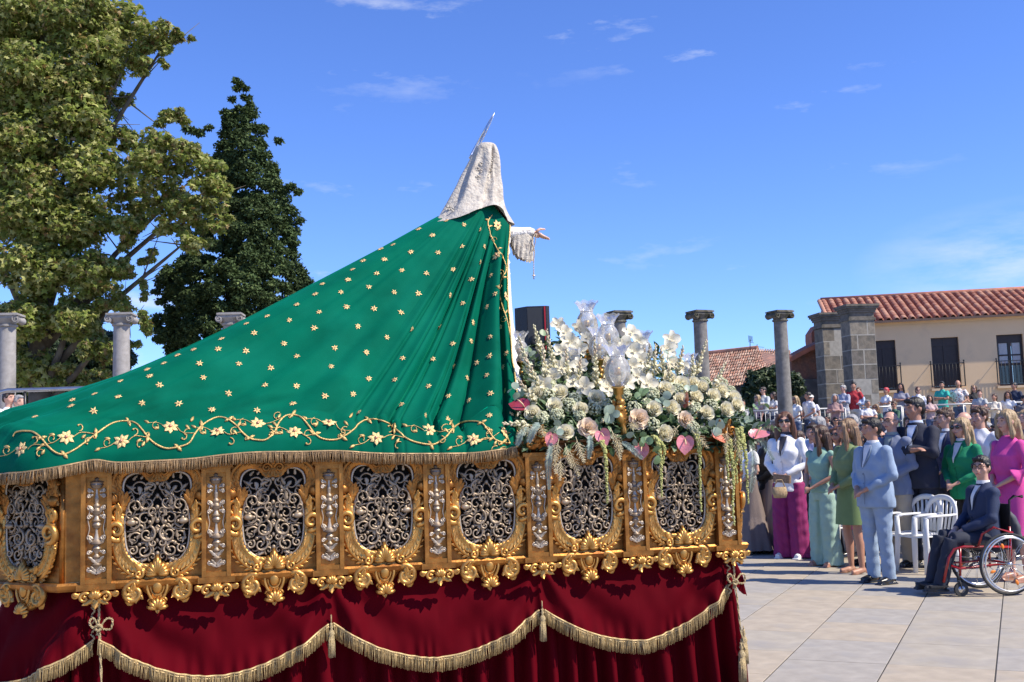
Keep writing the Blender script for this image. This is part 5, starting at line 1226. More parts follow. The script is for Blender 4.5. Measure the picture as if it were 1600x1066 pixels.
# ---- cream house
cream = M('cream_render', (.72, .51, .30), .9, var=.05, scale=1.2, bump=.15, bscale=30, dirt=(.56, .41, .26), dirts=1.2, dirtw=(.55, .8))
tile_ms = [M('clay_tile', (.42, .155, .09), .8, var=.25, scale=5, dirt=(.30, .16, .11), dirts=4), M('clay_tile_pale', (.50, .24, .15), .8, var=.25, scale=5, dirt=(.33, .18, .12), dirts=4), M('clay_tile_dark', (.34, .115, .065), .8, var=.25, scale=5, dirt=(.22, .12, .09), dirts=4)]
tile_end = M('tile_underside', (.16, .10, .075), .9)
wood_dk = M('dark_brown_wood', (.022, .012, .011), .5, var=.2); iron = M('black_iron', (.012, .012, .013), .5, var=.1)
curtain_m = M('net_curtain', (.42, .42, .43), .8, var=.15, scale=30, stretch=(8, 1, .5)); pane_m = M('window_pane', (.02, .022, .025), .06, var=.1, spec=.8)
# facade plane from two eave points; it comes nearer towards the right
HA, HB = at(1365, 512, 42.0), at(1600, 497, 41.0)
hd = (HB - HA); hd.z = 0; hL = hd.length; hd.normalize(); hN = Vector((hd.y, -hd.x, 0)); hang = math.atan2(hd.y, hd.x)
house = thing('cream_house', (HA.x, HA.y, 0), hang, 'cream rendered house with red clay tile roof and dark brown balcony windows', 'house')
def hpx(px, py, off=0):                      # pixel -> (along facade, height)
    d = ray(px, py); o = HA + hN * off; k = (o - CAM).dot(hN) / d.dot(hN); p = CAM + d * k; return (p - HA).dot(hd), p.z
ez = hpx(1480, 503)[1]; x_l, _ = hpx(1302, 515); x_r = hpx(1600, 500)[0] + 5
wins = []
for (a, b_) in (((1362, 537), (1404, 610)), ((1454, 527), (1503, 606)), ((1556, 521), (1604, 601))):
    x0, z1 = hpx(*a); x1, z0 = hpx(b_[0], b_[1]); wins.append((x0, x1, z0, z1))
# wall with openings
b = MB(); xs = sorted([x_l, x_r] + [v_ for w_ in wins for v_ in w_[:2]]); vs = []; zt = ez + .12
zlo = min(w_[2] for w_ in wins); zhi = max(w_[3] for w_ in wins); zlo = sum(w_[2] for w_ in wins) / 3; zhi = sum(w_[3] for w_ in wins) / 3
wins = [(a, c, zlo, zhi) for a, c, _, _ in wins]
def quad(b, x0, x1, z0, z1, y=0): b.add([(x0, y, z0), (x1, y, z0), (x1, y, z1), (x0, y, z1)], [(0, 1, 2, 3)])
quad(b, x_l, x_r, TZ - .1, zlo); quad(b, x_l, x_r, zhi, zt)
for i in range(0, len(xs), 2): quad(b, xs[i], xs[i + 1], zlo, zhi)
for (a, c, z0, z1) in wins:
    for x in (a, c): b.add([(x, 0, z0), (x, .22, z0), (x, .22, z1), (x, 0, z1)], [(0, 1, 2, 3)])
    b.add([(a, 0, z0), (c, 0, z0), (c, .22, z0), (a, .22, z0)], [(0, 1, 2, 3)]); b.add([(a, 0, z1), (c, 0, z1), (c, .22, z1), (a, .22, z1)], [(0, 1, 2, 3)])
b.box(((x_l - .003), 4.5, (TZ + zt) / 2), (.003, 4.5, (zt - TZ) / 2))
obj('wall', b.mesh('wall', smooth=False), cream, house)
b = MB(); quad(b, x_l, x_r, ez - .02, ez + .10, -.035); b.box(((x_l + x_r) / 2, -.10, ez + .09), ((x_r - x_l) / 2 + .1, .10, .02)); obj('eave_band', b.mesh('eave_band', smooth=False), cream, house)
for i, (a, c, z0, z1) in enumerate(wins):
    w_ = part = bpy.data.objects.new('balcony_window', None); link(w_, house); w_.location = (a, 0, z0); W, H = c - a, z1 - z0
    b = MB(); e = .07
    for (cx, cz, hx, hz) in ((e / 2, H / 2, e / 2, H / 2), (W - e / 2, H / 2, e / 2, H / 2), (W / 2, H / 2, .05, H / 2 - .001)): b.box((cx, .16, cz), (hx, .03, hz))
    for cz in (e / 2, H - .16, H * .42): b.box((W / 2, .162, cz), (W / 2, .026, .045 if cz < H - .2 else .16))
    if i == 2: b.box((W / 2, .163, H * .60), (W / 2, .022, .03))
    obj('frame', b.mesh('frame', smooth=False), wood_dk, w_)
    for k in range(2):
        b = MB(); quad(b, e + k * (W / 2), W / 2 - .05 + k * (W / 2 - .02), .09, H - .3, .17); obj('pane', b.mesh('pane', smooth=False), pane_m if i < 2 else pane_m, w_)
        if i == 2: b = MB(); n_ = 24; x0_, x1_ = e + .03 + k * (W / 2), W / 2 - .08 + k * (W / 2 - .02); b.add([(lerp(x0_, x1_, q / n_), .155 + .008 * math.sin(q * 1.6), z) for q in range(n_ + 1) for z in (H * .44, H * .84)], [(2 * q, 2 * q + 2, 2 * q + 3, 2 * q + 1) for q in range(n_)]); obj('net_curtain', b.mesh('net_curtain'), curtain_m, w_)
    if i < 2: b = MB(); quad(b, e, W - e, .1, H - .3, .158); obj('shutter', b.mesh('shutter', smooth=False), wood_dk, w_)
    b = MB(); b.box((W / 2, -.06, -.05), (W / 2 + .12, .12, .045)); obj('sill', b.mesh('sill', smooth=False), cream, w_)
    b = MB(); yb = -.17; zr = H * .48
    for z in (.06, zr): b.box((W / 2, yb, z), (W / 2 + .10, .012, .014))
    for x in (-.10, W + .10): b.tube([(x, yb, .05), (x, yb, zr + .05)], .022, 6); b.tube([(x, yb, zr), (x, 0.0, zr)], .014, 5); b.ball((x, yb, zr + .09), .035, 6, 5)
    obj('railing', b.mesh('railing', smooth=False), iron, w_); b = MB(); b.tube([(0, 0, .06), (0, 0, zr)], .009, 5); bm_ = b.mesh('bar'); nb_ = int(W / .12)
    for k in range(nb_): obj('bar', bm_, iron, w_, ((k + .5) * W / nb_, yb, 0))
# roof : barrel tiles in runs; slope from the eave up to the ridge
_, ridz = hpx(1560, 458, -3.4); run = 3.4; rise = ridz - ez - .1
def tile_mesh(L_=.50, r_=.105):
    b = MB(); vs = []; n = 6
    for i, (y, k) in enumerate(((0, 1.0), (L_, .86))):
        for j in range(n + 1): a = math.pi * j / n; vs.append((r_ * k * math.cos(a), y, r_ * k * math.sin(a) * .9 - i * .015))
    for j in range(n + 1): a = math.pi * j / n; vs.append((r_ * .80 * math.cos(a), 0, r_ * .80 * math.sin(a) * .85 - .004))
    fs = [(j, j + 1, n + 2 + j, n + 1 + j) for j in range(n)] + [(2 * n + 2 + j, 2 * n + 3 + j, j + 1, j) for j in range(n)]
    b.add(vs, fs); return b
tmesh = [tile_mesh().mesh('tile') for _ in range(3)]
for q in range(3): tmesh[q].materials.append(tile_ms[q])
slope = math.atan2(rise, run); SL = math.hypot(rise, run); roof = bpy.data.objects.new('tiled_roof', None); link(roof, house); roof.location = (0, -.28, ez + .14); roof.rotation_euler = (slope, 0, 0)
pitch = (hpx(1480, 505)[0] - hpx(1466.7, 505)[0]) * .95; nrun = int((x_r - x_l) / pitch); rows_ = int(SL / .40)
b = MB(); b.box(((x_l + x_r) / 2, SL / 2, -.03), ((x_r - x_l) / 2 + .15, SL / 2, .02)); obj('roof_deck', b.mesh('roof_deck', smooth=False), tile_ms[2], roof)
cnt = 0; rest = MB()
order = sorted([(i, j) for i in range(nrun + 1) for j in range(rows_)], key=lambda q: (abs(q[0] * pitch + x_l - 5.0), q[1]))
vis_r = hpx(1605, 500)[0]
for i, j in order:
    x = x_l + i * pitch; y = j * .40
    if x < vis_r and cnt < 299: obj('roof_tile', tmesh[rnd.randint(0, 2)], None, roof, (x, y, .012 + rnd.uniform(-.008, .008)), (0, rnd.uniform(-.03, .03), rnd.uniform(-.02, .02)), pitch / .25); cnt += 1
    else: rest.M = Matrix.Translation((x, y, .012)) @ Matrix.Scale(pitch / .25, 4); tb = tile_mesh(); rest.add(tb.v, tb.f)
rest.M = None
for i in range(nrun + 1):                   # channel tiles between the runs
    x = x_l + (i + .5) * pitch; b2 = [(x + .09 * math.cos(a), y, .03 - .05 * math.sin(a)) for y in (-.04, SL) for a in [math.pi * q / 4 for q in range(5)]]; rest.add(b2, [(q, q + 1, q + 6, q + 5) for q in range(4)])
tag(obj('remaining_tiles', rest.mesh('remaining_tiles'), tile_ms[0], roof), kind='stuff')
b = MB(); b.tube([(x_l - .1, SL, .02), (x_r, SL, .02)], .13, 10); obj('ridge', b.mesh('ridge'), tile_ms[0], roof)
b = MB(); b.tube([(x_l - .15, -.02, 0), (x_l - .15, SL, 0)], .10, 8); obj('verge', b.mesh('verge'), tile_ms[1], roof)
b = MB(); b.box(((x_l + x_r) / 2, -.30, ez + .105), ((x_r - x_l) / 2 + .1, .02, .045)); obj('eave_board', b.mesh('eave_board', smooth=False), tile_end, house)
b = MB(); b.add([(x_l + .05, -.27 + run, ez + .1 + rise), (x_r, -.27 + run, ez + .1 + rise), (x_r, 9, ez - .4), (x_l + .05, 9, ez - .4)], [(0, 1, 2, 3)]); b.add([(x_l - .01, 0, ez + .1), (x_l - .01, run - .27, ez + .1 + rise), (x_l - .01, 9, ez - .3)], [(0, 1, 2)]); obj('rear_roof', b.mesh('rear_roof', smooth=False), tile_ms[2], house)
# brick gable behind the pillars and the old tiled house to the left of it
brick_m = M('old_brick', (.19, .085, .055), .9, var=.3, scale=10, bump=.5, bscale=40, dirt=(.10, .07, .055), dirts=3); rub_m = M('rubble_wall', (.10, .095, .09), .92, var=.3, scale=6, bump=.8, bscale=14, dirt=(.05, .05, .05), dirts=3)
def pxquad(b, pts, Y): b.add([at(x, y, YY if not hasattr(Y, '__len__') else YY) for (x, y), YY in zip(pts, Y if hasattr(Y, '__len__') else [Y] * len(pts))], [tuple(range(len(pts)))])
bh = thing('brick_outbuilding', tuple(at(1262, 650, 45).xy) + (0,), 0, 'old brick and rubble outbuilding with a tile-topped sloping wall behind the pillars', 'outbuilding')
def wpart(name, b, m, parent):
    o = obj(name, b.mesh(name, smooth=False), m, parent); o.matrix_parent_inverse = parent.matrix_world.inverted() if False else Matrix.Translation(-Vector(parent.location)); return o
def solid(b, pts, Y, dp=1.0):
    P = [at(x, y, Y) for x, y in pts]; Q = [p + Vector((0, dp, 0)) for p in P]; n = len(P); b.add(P + Q, [tuple(range(n))] + [(i, (i + 1) % n, n + (i + 1) % n, n + i) for i in range(n)])
b = MB(); solid(b, [(1236, 560), (1238, 592), (1285, 592), (1283, 541), (1262, 548)], 44); wpart('brick_wall', b, brick_m, bh)
b = MB(); solid(b, [(1236, 592.2), (1236, 680), (1290, 680), (1286, 592.2)], 43.9); wpart('rubble_wall', b, rub_m, bh)
b = MB(); P = [at(1232, 562, 43.8), at(1262, 546, 43.8), at(1290, 534, 43.8)]
for k in range(22):
    u = k / 21 * 2; i_ = min(1, int(u)); p = P[i_].lerp(P[i_ + 1], u - i_); b.tube([p + Vector((0, -.25, -.02)), p + Vector((0, .3, .10))], [.10, .085], 7)
wpart('coping_tiles', b, tile_ms[2], bh)
b = MB(); solid(b, [(1268, 530), (1268, 520), (1276, 508), (1290, 508), (1290, 560), (1270, 545)], 46); wpart('brick_gable', b, tile_ms[2], bh)
# old house with mossy tiles
old = thing('old_tiled_house', tuple(at(1170, 650, 52).xy) + (0,), 0, 'low old house with weathered mossy tile roof behind the second column', 'house')
R0_, R1_ = at(1100, 553, 56), at(1183, 545, 56); E0_, E1_ = at(1085, 603, 47), at(1166, 600, 47)
otm = [M('old_tile_a', (.40, .20, .13), .9, var=.3, scale=4, dirt=(.17, .12, .09), dirts=2.5, dirtw=(.4, .7)), M('old_tile_b', (.50, .33, .24), .9, var=.3, scale=4, dirt=(.17, .13, .10), dirts=2.5, dirtw=(.4, .7))]
def tile_field(A, B, C, D, nc, nr, mats, name, parent):      # A,B ridge ends, D,C eave ends
    b = MB(); rr = random.Random(4)
    for i in range(nc):
        for j in range(nr):
            u = (i + .5) / nc; v0, v1 = j / nr, (j + 1.25) / nr; p = A.lerp(B, u).lerp(D.lerp(C, u), v1); q = A.lerp(B, u).lerp(D.lerp(C, u), v0); r_ = (B - A).length / nc * .40; off = Vector((rr.gauss(0, .006), 0, rr.gauss(0, .006)))
            b.m = rr.choice((0, 0, 1)); dx = (B - A).normalized(); up_ = dx.cross((p - q).normalized()); up_ = up_ if up_.z > 0 else -up_
            n = 4; vs = [c + off + dx * (r_ * k * math.cos(math.pi * e / n)) + up_ * (r_ * k * math.sin(math.pi * e / n) + (.03 if k > .9 else 0)) for c, k in ((p, 1), (q, .82)) for e in range(n + 1)]
            b.add(vs, [(e, e + 1, n + 2 + e, n + 1 + e) for e in range(n)] + [tuple(range(n + 1))])
    b.m = 0; up = Vector((0, 0, -.06)); b.add([A + up, B + up, C + up, D + up], [(0, 1, 2, 3)])
    o = obj(name, b.mesh(name, mats), None, parent); o.matrix_parent_inverse = Matrix.Translation(-Vector(parent.location)); tag(o, kind='stuff'); return o
A_ = at(1096, 555, 56); B_ = at(1184, 545.5, 54); C_ = at(1166, 601, 46); D_ = at(1070, 612, 48)
tile_field(A_, B_, C_, D_, 24, 12, otm, 'old_roof', old)
tile_field(at(1184, 545.5, 54), at(1236, 548, 52), at(1226, 566, 46), at(1166, 601, 46), 14, 11, otm, 'side_roof', old)
b = MB(); solid(b, [(1120, 604), (1166, 601), (1240, 566), (1240, 690), (1110, 690)], 46.3); wpart('rubble_wall', b, rub_m, old)
b = MB(); b.tube([A_ + Vector((0, 0, .05)), B_ + Vector((0, 0, .05))], .13, 8); wpart('ridge_tiles', b, otm[0], old)
b = MB(); a0 = at(1172, 546, 54)
b.tube([a0, at(1172, 531, 54)], .02, 4); 
for k in range(5): c = at(1170 + k * 1.4, 533 + k * .3, 54); b.tube([c, c + Vector((0, 0, .28))], .012, 4)
b.tube([at(1169, 534, 54), at(1178, 536, 54)], .012, 4); b.tube([at(1183, 546, 54), at(1183, 538, 54)], .015, 4); b.tube([at(1180, 541.5, 54), at(1194, 543, 54)], .010, 4)
wpart('antenna', b, iron, old)
# ---- foliage helpers
def leaf_cloud(name, clumps, per, size, mats, parent=None, seed=0, shape='plane', drop=.2, flat=.5):
    rr = np.random.RandomState(seed); V = []; Fc = []; MI = []
    for (c, r_, w_) in clumps:
        n = int(per * w_); d = rr.normal(size=(n, 3)); d /= np.linalg.norm(d, axis=1, keepdims=True); rad = rr.uniform(.25, 1, size=(n, 1)) ** .45; P = np.array(c) + d * rad * np.array(r_)
        nr = d * .6 + rr.normal(size=(n, 3)) * .55 + np.array([0, 0, .55]); nr /= np.linalg.norm(nr, axis=1, keepdims=True)
        t = np.cross(nr, rr.normal(size=(n, 3))); t /= (np.linalg.norm(t, axis=1, keepdims=True) + 1e-9); s = np.cross(nr, t); sz = size * rr.uniform(.6, 1.25, size=(n, 1))
        if shape == 'plane':                  # five-pointed lobed leaf
            offs = [(0, 0, -.1), (.55, -.15, 0), (.30, .18, .05), (.62, .45, 0), (.22, .50, .06), (0, 1.0, -.05), (-.22, .50, .06), (-.62, .45, 0), (-.30, .18, .05), (-.55, -.15, 0)]
            faces = [(0, 1, 2), (0, 2, 8), (0, 8, 9), (2, 3, 4), (2, 4, 6, 8), (6, 7, 8), (4, 5, 6)]
        else: offs = [(0, 0, 0), (.3, .4, .05), (0, 1, 0), (-.3, .4, .05)]; faces = [(0, 1, 2, 3)]
        base = len(V) and sum(len(v_) for v_ in V); k = len(offs); arr = np.stack([P + t * sz * a + s * sz * b_ + nr * sz * c_ for a, b_, c_ in offs], 1).reshape(-1, 3); V.append(arr)
        for q in range(n):
            o = base + q * k
            for f in faces: Fc.append(tuple(o + e for e in f))
        MI += list(np.repeat(rr.choice(len(mats), n, p=[.55, .37, .08][:len(mats)] if len(mats) == 3 else None), len(faces)))
    me = bpy.data.meshes.new(name); me.from_pydata(np.concatenate(V).tolist(), [], Fc)
    for m in mats: me.materials.append(m)
    me.polygons.foreach_set('material_index', [int(x) for x in MI]); me.update(); return obj(name, me, None, parent)
pl1 = M('plane_leaf', (.20, .245, .05), .55, var=.25, scale=1.2, trans=.4, island=.25, spec=.2); pl2 = M('plane_leaf_pale', (.36, .36, .12), .5, var=.2, scale=1.2, trans=.35, island=.25, spec=.35); pl3 = M('plane_leaf_brown', (.24, .16, .055), .6, var=.3, scale=1.2, trans=.25, island=.3)
bark = M('plane_bark', (.085, .07, .05), .9, var=.3, scale=4, bump=.5, bscale=20, dirt=(.15, .135, .10), dirts=2)
def tree_at(px, py, Y): return at(px, py, Y)
pt = thing('plane_tree', (at(60, 600, 32).x, 32, 0), 0, 'huge plane tree with yellowing green leaves filling the upper left', 'tree'); PO = Vector(pt.location)
clumps = []
def C(px, py, Y, rpx, w_=None, asp=.85):
    p = at(px, py, Y) - PO; r_ = rpx * Y / F_PX; clumps.append((tuple(p), (r_, r_ * 1.1, r_ * asp), w_ or (rpx / 40) ** 2))
for a in [(30,40,32,85),(120,30,31,70),(190,30,32,50),(235,55,31,38),(262,62,31,22),(275,52,31,14),(150,100,31,60),(60,140,31,85),(200,85,33,38),(222,100,31,24),(30,230,31,80),(120,180,31,65),(170,150,32,38),(60,330,31,85),(150,260,31,60),(190,215,32,32),(205,235,31,28),(250,220,30,36),(275,190,30,22),(285,180,30,16),(240,270,30,42),(300,250,30,40),(330,280,30,30),(340,300,30,22),(310,320,30,42),(355,295,30,14),(270,320,31,40),(210,310,32,38),(300,370,30,30),(340,350,30,22),(200,360,31,36),(130,350,31,55),(60,420,31,70),(140,430,31,48),(190,420,31,26),(230,400,32,18),(180,470,31,30),(215,500,30,22),(120,500,31,42),(40,500,31,52),(225,520,31,14),(150,545,31,34),(60,580,32,45),(110,590,32,34),(160,595,31,22),(0,120,33,90),(-60,300,33,120),(-60,100,33,130),(20,560,32,40),(190,560,31,18),(60,30,33,80),(225,440,31,12),(228,460,31,10),(205,540,31,14),(300,60,31,8),(288,58,31,10),(265,350,30,26),(255,100,31,10)]: C(*a)
sub_ = []
rq = random.Random(8)
for c, r_, w_ in clumps:
    k_ = max(3, int(20 * min(2.2, w_)))
    for q in range(k_):
        d = Vector((rq.gauss(0, 1), rq.gauss(0, 1), rq.gauss(0, 1))).normalized() * rq.uniform(.35, .95); s_ = rq.uniform(.22, .42); sub_.append(((c[0] + d.x * r_[0], c[1] + d.y * r_[1], c[2] + d.z * r_[2]), (r_[0] * s_ * 1.15, r_[1] * s_, r_[2] * s_ * .8), w_ / k_))
leaf_cloud('crown', sub_, 1150, .138, [pl1, pl2, pl3], pt, 3)
inner = [(c, tuple(x * .8 for x in r_), w_ * .5) for c, r_, w_ in clumps if r_[0] > .75]; leaf_cloud('inner_crown', inner, 420, .20, [pl1, pl2], pt, 5)
b = MB(); b.tube([(0, 0, 0), (.1, 0, 3), (-.1, .2, 6), (.2, 0, 10), (0, 0, 15)], [.45, .36, .3, .22, .1], 12); 
for (px, py) in ((150, 260), (300, 280), (200, 90), (60, 140), (150, 430), (262, 62), (300, 370), (215, 500), (120, 180), (-60, 300), (330, 290)):
    e = at(px, py, 31) - PO; s_ = Vector((0, .1, max(3, e.z * .62 - 1))); m_ = s_.lerp(e, .5) + Vector((0, 0, .3)); b.tube([s_, s_.lerp(m_, .5), m_, m_.lerp(e, .6), e], [.14, .11, .08, .05, .02], 7)
    for k in range(7): q = m_.lerp(e, rnd.random()); b.tube([q, q + Vector((rnd.gauss(0, .7), rnd.gauss(0, .5), rnd.gauss(.2, .6)))], [.025, .006], 4)
obj('trunk', b.mesh('trunk'), bark, pt)
# dark conifer
cf1 = M('conifer_leaf', (.062, .095, .034), .7, var=.3, scale=1.5, trans=.2, island=.35, spec=.15); cf2 = M('conifer_leaf_light', (.16, .205, .075), .7, var=.3, scale=1.5, trans=.2, island=.3, spec=.15)
ct = thing('conifer_tree', (at(370, 600, 37).x, 37, 0), 0, 'tall dark conifer with a pointed top behind the statue mantle', 'tree'); PO = Vector(ct.location); clumps = []; rr = random.Random(2)
edge = [(128, 372, 376), (150, 368, 384), (180, 362, 392), (200, 350, 402), (235, 345, 412), (270, 338, 428), (305, 335, 440), (330, 325, 446), (360, 315, 455), (390, 300, 458), (420, 262, 460), (450, 250, 470), (480, 262, 455), (510, 248, 460), (540, 262, 440), (575, 275, 430)]
for y in range(130, 600, 9):
    xl, xr = interp([(e[0], e[1]) for e in edge], y), interp([(e[0], e[2]) for e in edge], y); n_ = max(1, int((xr - xl) / 13))
    for k in range(n_ + 1):
        u = (k + rr.uniform(-.3, .3)) / max(1, n_); x = lerp(xl, xr, u); rp = rr.uniform(6, 12) if y > 170 else 4.5; dp = math.sin(math.pi * min(1, max(0, u))) * (xr - xl) * .5 * 37 / F_PX
        if rr.random() < .12: continue
        p = at(x + rr.uniform(-5, 5), y + rr.uniform(-5, 5), 37 - dp * rr.uniform(.3, 1)) - PO; r_ = rp * 37 / F_PX; clumps.append((tuple(p), (r_ * 1.25, r_, r_ * .8), rp / 8))
for (x, y, rp) in ((292, 202, 6), (302, 205, 6), (326, 200, 5), (312, 208, 6), (250, 437, 7), (258, 433, 6), (466, 300, 6), (468, 345, 6), (472, 430, 8), (480, 440, 8), (487, 450, 7), (352, 175, 5), (412, 200, 6), (435, 220, 6), (372, 130, 3), (455, 292, 7), (462, 360, 6)): p = at(x, y, 37) - PO; r_ = rp * 37 / F_PX; clumps.append((tuple(p), (r_ * 1.3, r_, r_ * .8), rp / 8))
leaf_cloud('crown', clumps, 230, .13, [cf1, cf1, cf2], ct, 7, 'blade')
b = MB(); b.tube([(0, 0, 0), (0, 0, 6), (0, 0, 12.2)], [.28, .2, .04], 8); obj('trunk', b.mesh('trunk'), bark, ct)
# second plane tree / dark hedge behind the left columns, bushes
hd1 = M('hedge_leaf', (.035, .060, .022), .55, var=.3, scale=1.5, trans=.2, island=.3); hd2 = M('hedge_leaf_light', (.11, .14, .05), .55, var=.3, scale=1.5, trans=.25, island=.3)
def bush(name, lab, cat, list_, Y, per, size, mats, seed, trunk=True):
    x = at(list_[0][0], 600, Y).x; t_ = thing(name, (x, Y, 0), 0, lab, cat); o_ = Vector(t_.location); cl_ = []
    for (px, py, rpx) in list_: p = at(px, py, Y) - o_; r_ = rpx * Y / F_PX; cl_.append((tuple(p), (r_, r_, r_ * .85), (rpx / 20) ** 2))
    leaf_cloud('foliage', cl_, per, size, mats, t_, seed); b = MB(); b.tube([(0, 0, 0), (.05, 0, max(.6, cl_[0][0][2]))], [.14, .05], 7); obj('trunk', b.mesh('trunk'), bark, t_); return t_
bush('hedge', 'dark shaded hedge behind the two left columns', 'hedge', [(60, 585, 50), (10, 570, 45), (120, 600, 45), (170, 590, 32), (30, 630, 45), (90, 640, 40), (150, 630, 30), (-40, 600, 60), (200, 610, 20), (100, 540, 55), (40, 515, 55), (160, 545, 34), (120, 500, 40), (190, 560, 22)], 39, 520, .20, [hd1, hd1, hd2], 11)
bush('distant_bush', 'small pale green bush right of the second column', 'bush', [(210, 588, 8), (206, 598, 10), (216, 602, 9)], 60, 260, .3, [hd2, pl2], 12)
bush('laurel_bush', 'glossy dark laurel bush behind the rightmost column', 'bush', [(1190, 600, 26), (1178, 615, 20), (1210, 590, 22), (1235, 598, 20), (1245, 608, 13), (1205, 625, 26), (1172, 630, 16), (1230, 625, 18), (1240, 590, 10), (1180, 590, 14)], 41, 420, .20, [hd1, hd1, hd2], 13)
# loudspeaker on its stand
spm = M('speaker_black', (.012, .012, .014), .45, var=.1, bump=.3, bscale=200); spf = M('speaker_grille', (.035, .036, .040), .5, var=.15, scale=3); redm = M('red_strip', (.45, .01, .02), .4)
sp_c = at(836, 520, 7.6); sp_t = at(836, 481, 7.6).z; sw = (at(858, 520, 7.6).x - at(805, 520, 7.6).x); spk_ = thing('loudspeaker', (sp_c.x, 7.6, 0), 0, 'black loudspeaker with red edge strip standing beside the statue', 'loudspeaker')
H_ = .56; z0 = sp_t - H_; x0, x1 = -.14, .095
pl_ = [(x0, .0), (x0 + .085, -.09), (x1 - .012, -.09), (x1 + .01, -.07), (x1 + .01, .16), (x0, .16)]
b = MB(); b.add([(x, y, z0) for x, y in pl_] + [(x, y, sp_t - .0) for x, y in pl_], [tuple(range(6))[::-1], tuple(range(6, 12))] + [(i, (i + 1) % 6, 6 + (i + 1) % 6, 6 + i) for i in range(6)]); obj('cabinet', b.mesh('cabinet', smooth=False), spm, spk_)
b = MB(); b.add([(x0 + .088, -.094, z0 + .01), (x1 - .034, -.094, z0 + .01), (x1 - .034, -.094, sp_t - .012), (x0 + .088, -.094, sp_t - .012)], [(0, 1, 2, 3)]); obj('grille', b.mesh('grille', smooth=False), spf, spk_)
b = MB(); b.box((x1 - .024, -.094, (z0 + sp_t) / 2), (.005, .006, H_ / 2 - .005)); obj('edge_strip', b.mesh('edge_strip', smooth=False), redm, spk_)
b = MB(); b.lathe([(.050, 0), (.047, .006), (.020, .02), (0, .012)], 24); o = obj('woofer', b.mesh('woofer'), spm, spk_, (x0 + .135, -.096, sp_t - .25), (R(90), 0, 0), .9)
b = MB(); b.tube([(0, .03, 0.02), (0, .03, z0)], .018, 8); 
for k in range(3): a = R(90 + 120 * k); b.tube([(0, .03, .5), (.45 * math.cos(a), .03 + .45 * math.sin(a), .0)], .012, 6)
obj('stand', b.mesh('stand'), spm, spk_)
# vehicle roof / canopy with priests at the far left
can_m = M('brushed_steel', (.42, .43, .46), .3, .9, var=.1, scale=10); dark_m = M('dark_trim', (.02, .02, .022), .4)
cv = thing('glass_canopy', (at(40, 640, 16).x, 16, 0), 0, 'steel framed canopy with dark counter at the far left', 'canopy')
def canv(pts, r_, name, m): b = MB(); b.tube([at(x, y, Y) - Vector(cv.location) for x, y, Y in pts], r_, 8); return obj(name, b.mesh(name), m, cv)
canv([(-10, 622, 16), (0, 613, 16), (12, 610, 16), (60, 609, 16), (120, 607, 16), (165, 606, 16)], .032, 'roof_edge', can_m)
canv([(39, 612, 16), (39, 668, 16)], .022, 'post', dark_m); canv([(162, 607, 16), (162, 720, 16)], .022, 'post', dark_m)
canv([(-20, 660, 15.6), (45, 655, 15.6)], .05, 'counter', dark_m); canv([(-20, 671, 15.4), (30, 668, 15.4)], .03, 'counter_edge', can_m)
b = MB(); b.box((.9, 1.6, .75), (2.2, .04, .75)); obj('panel', b.mesh('panel', smooth=False), M('tan_panel', (.16, .13, .09), .8), cv)
# ================================================================== PEOPLE
def _remesh(mb, voxel, sm=3, lump=0, lfreq=6, seed=0, vfold=0):
    me = bpy.data.meshes.new('t'); me.from_pydata(mb.v, [], mb.f); me.update()
    o = bpy.data.objects.new('t', me); col.objects.link(o)
    m_ = o.modifiers.new('r', 'REMESH'); m_.mode = 'VOXEL'; m_.voxel_size = voxel
    if sm: q = o.modifiers.new('s', 'SMOOTH'); q.iterations = sm; q.factor = .5
    dg = bpy.context.evaluated_depsgraph_get(); ev = o.evaluated_get(dg); out = bpy.data.meshes.new_from_object(ev)
    bpy.data.objects.remove(o); bpy.data.meshes.remove(me)
    if lump or vfold:
        n = len(out.vertices); co = np.empty(n * 3); out.vertices.foreach_get('co', co); nr = np.empty(n * 3); out.vertices.foreach_get('normal', nr); co = co.reshape(-1, 3); nr = nr.reshape(-1, 3)
        a = np.arctan2(co[:, 1], co[:, 0]); z = co[:, 2]; x = co[:, 0]; y = co[:, 1]; s = seed * 1.7
        d = lump * (np.sin(x * lfreq * 3.1 + np.sin(z * lfreq * 2.3 + s) * 1.6 + s) * np.sin(z * lfreq * 2.2 + np.sin(y * lfreq * 3 + x * 9) * 1.3 + s * 2) + .6 * np.sin((z * 1.6 + x * 1.1 - y) * lfreq * 3.7 + 2 * np.sin(x * 14 + s)))
        d += vfold * np.sin(a * 11 + 3 * np.sin(z * 3 + s)) * np.clip((1.05 - z) * 1.5, 0, 1)
        co += nr * d[:, None]; out.vertices.foreach_set('co', co.ravel())
    out.polygons.foreach_set('use_smooth', [True] * len(out.polygons)); out.update(); return out
STAND = dict(hip=[(-.09, .0, .90), (.09, .0, .90)], knee=[(-.10, -.01, .49), (.10, -.01, .49)], ank=[(-.105, .02, .08), (.105, .02, .08)], torso=0.0, lean=0)
def arms(pose):
    S = [(-.178, .0, 1.398), (.178, .0, 1.398)]
    if pose == 'clasp': return S, [(-.25, .0, 1.14), (.25, .0, 1.14)], [(-.055, -.20, 1.00), (.045, -.21, .985)]
    if pose == 'cross': return S, [(-.235, -.10, 1.17), (.235, -.10, 1.18)], [(.10, -.20, 1.21), (-.11, -.185, 1.24)]
    if pose == 'high': return S, [(-.22, -.12, 1.18), (.24, -.04, 1.15)], [(-.08, -.24, 1.42), (.06, -.22, 1.06)]
    if pose == 'lap': return S, [(-.23, -.06, 1.16), (.23, -.06, 1.16)], [(-.06, -.30, 1.03), (.05, -.31, 1.02)]
    return S, [(-.235, .03, 1.13), (.235, .03, 1.13)], [(-.235, -.05, .88), (.24, -.06, .88)]
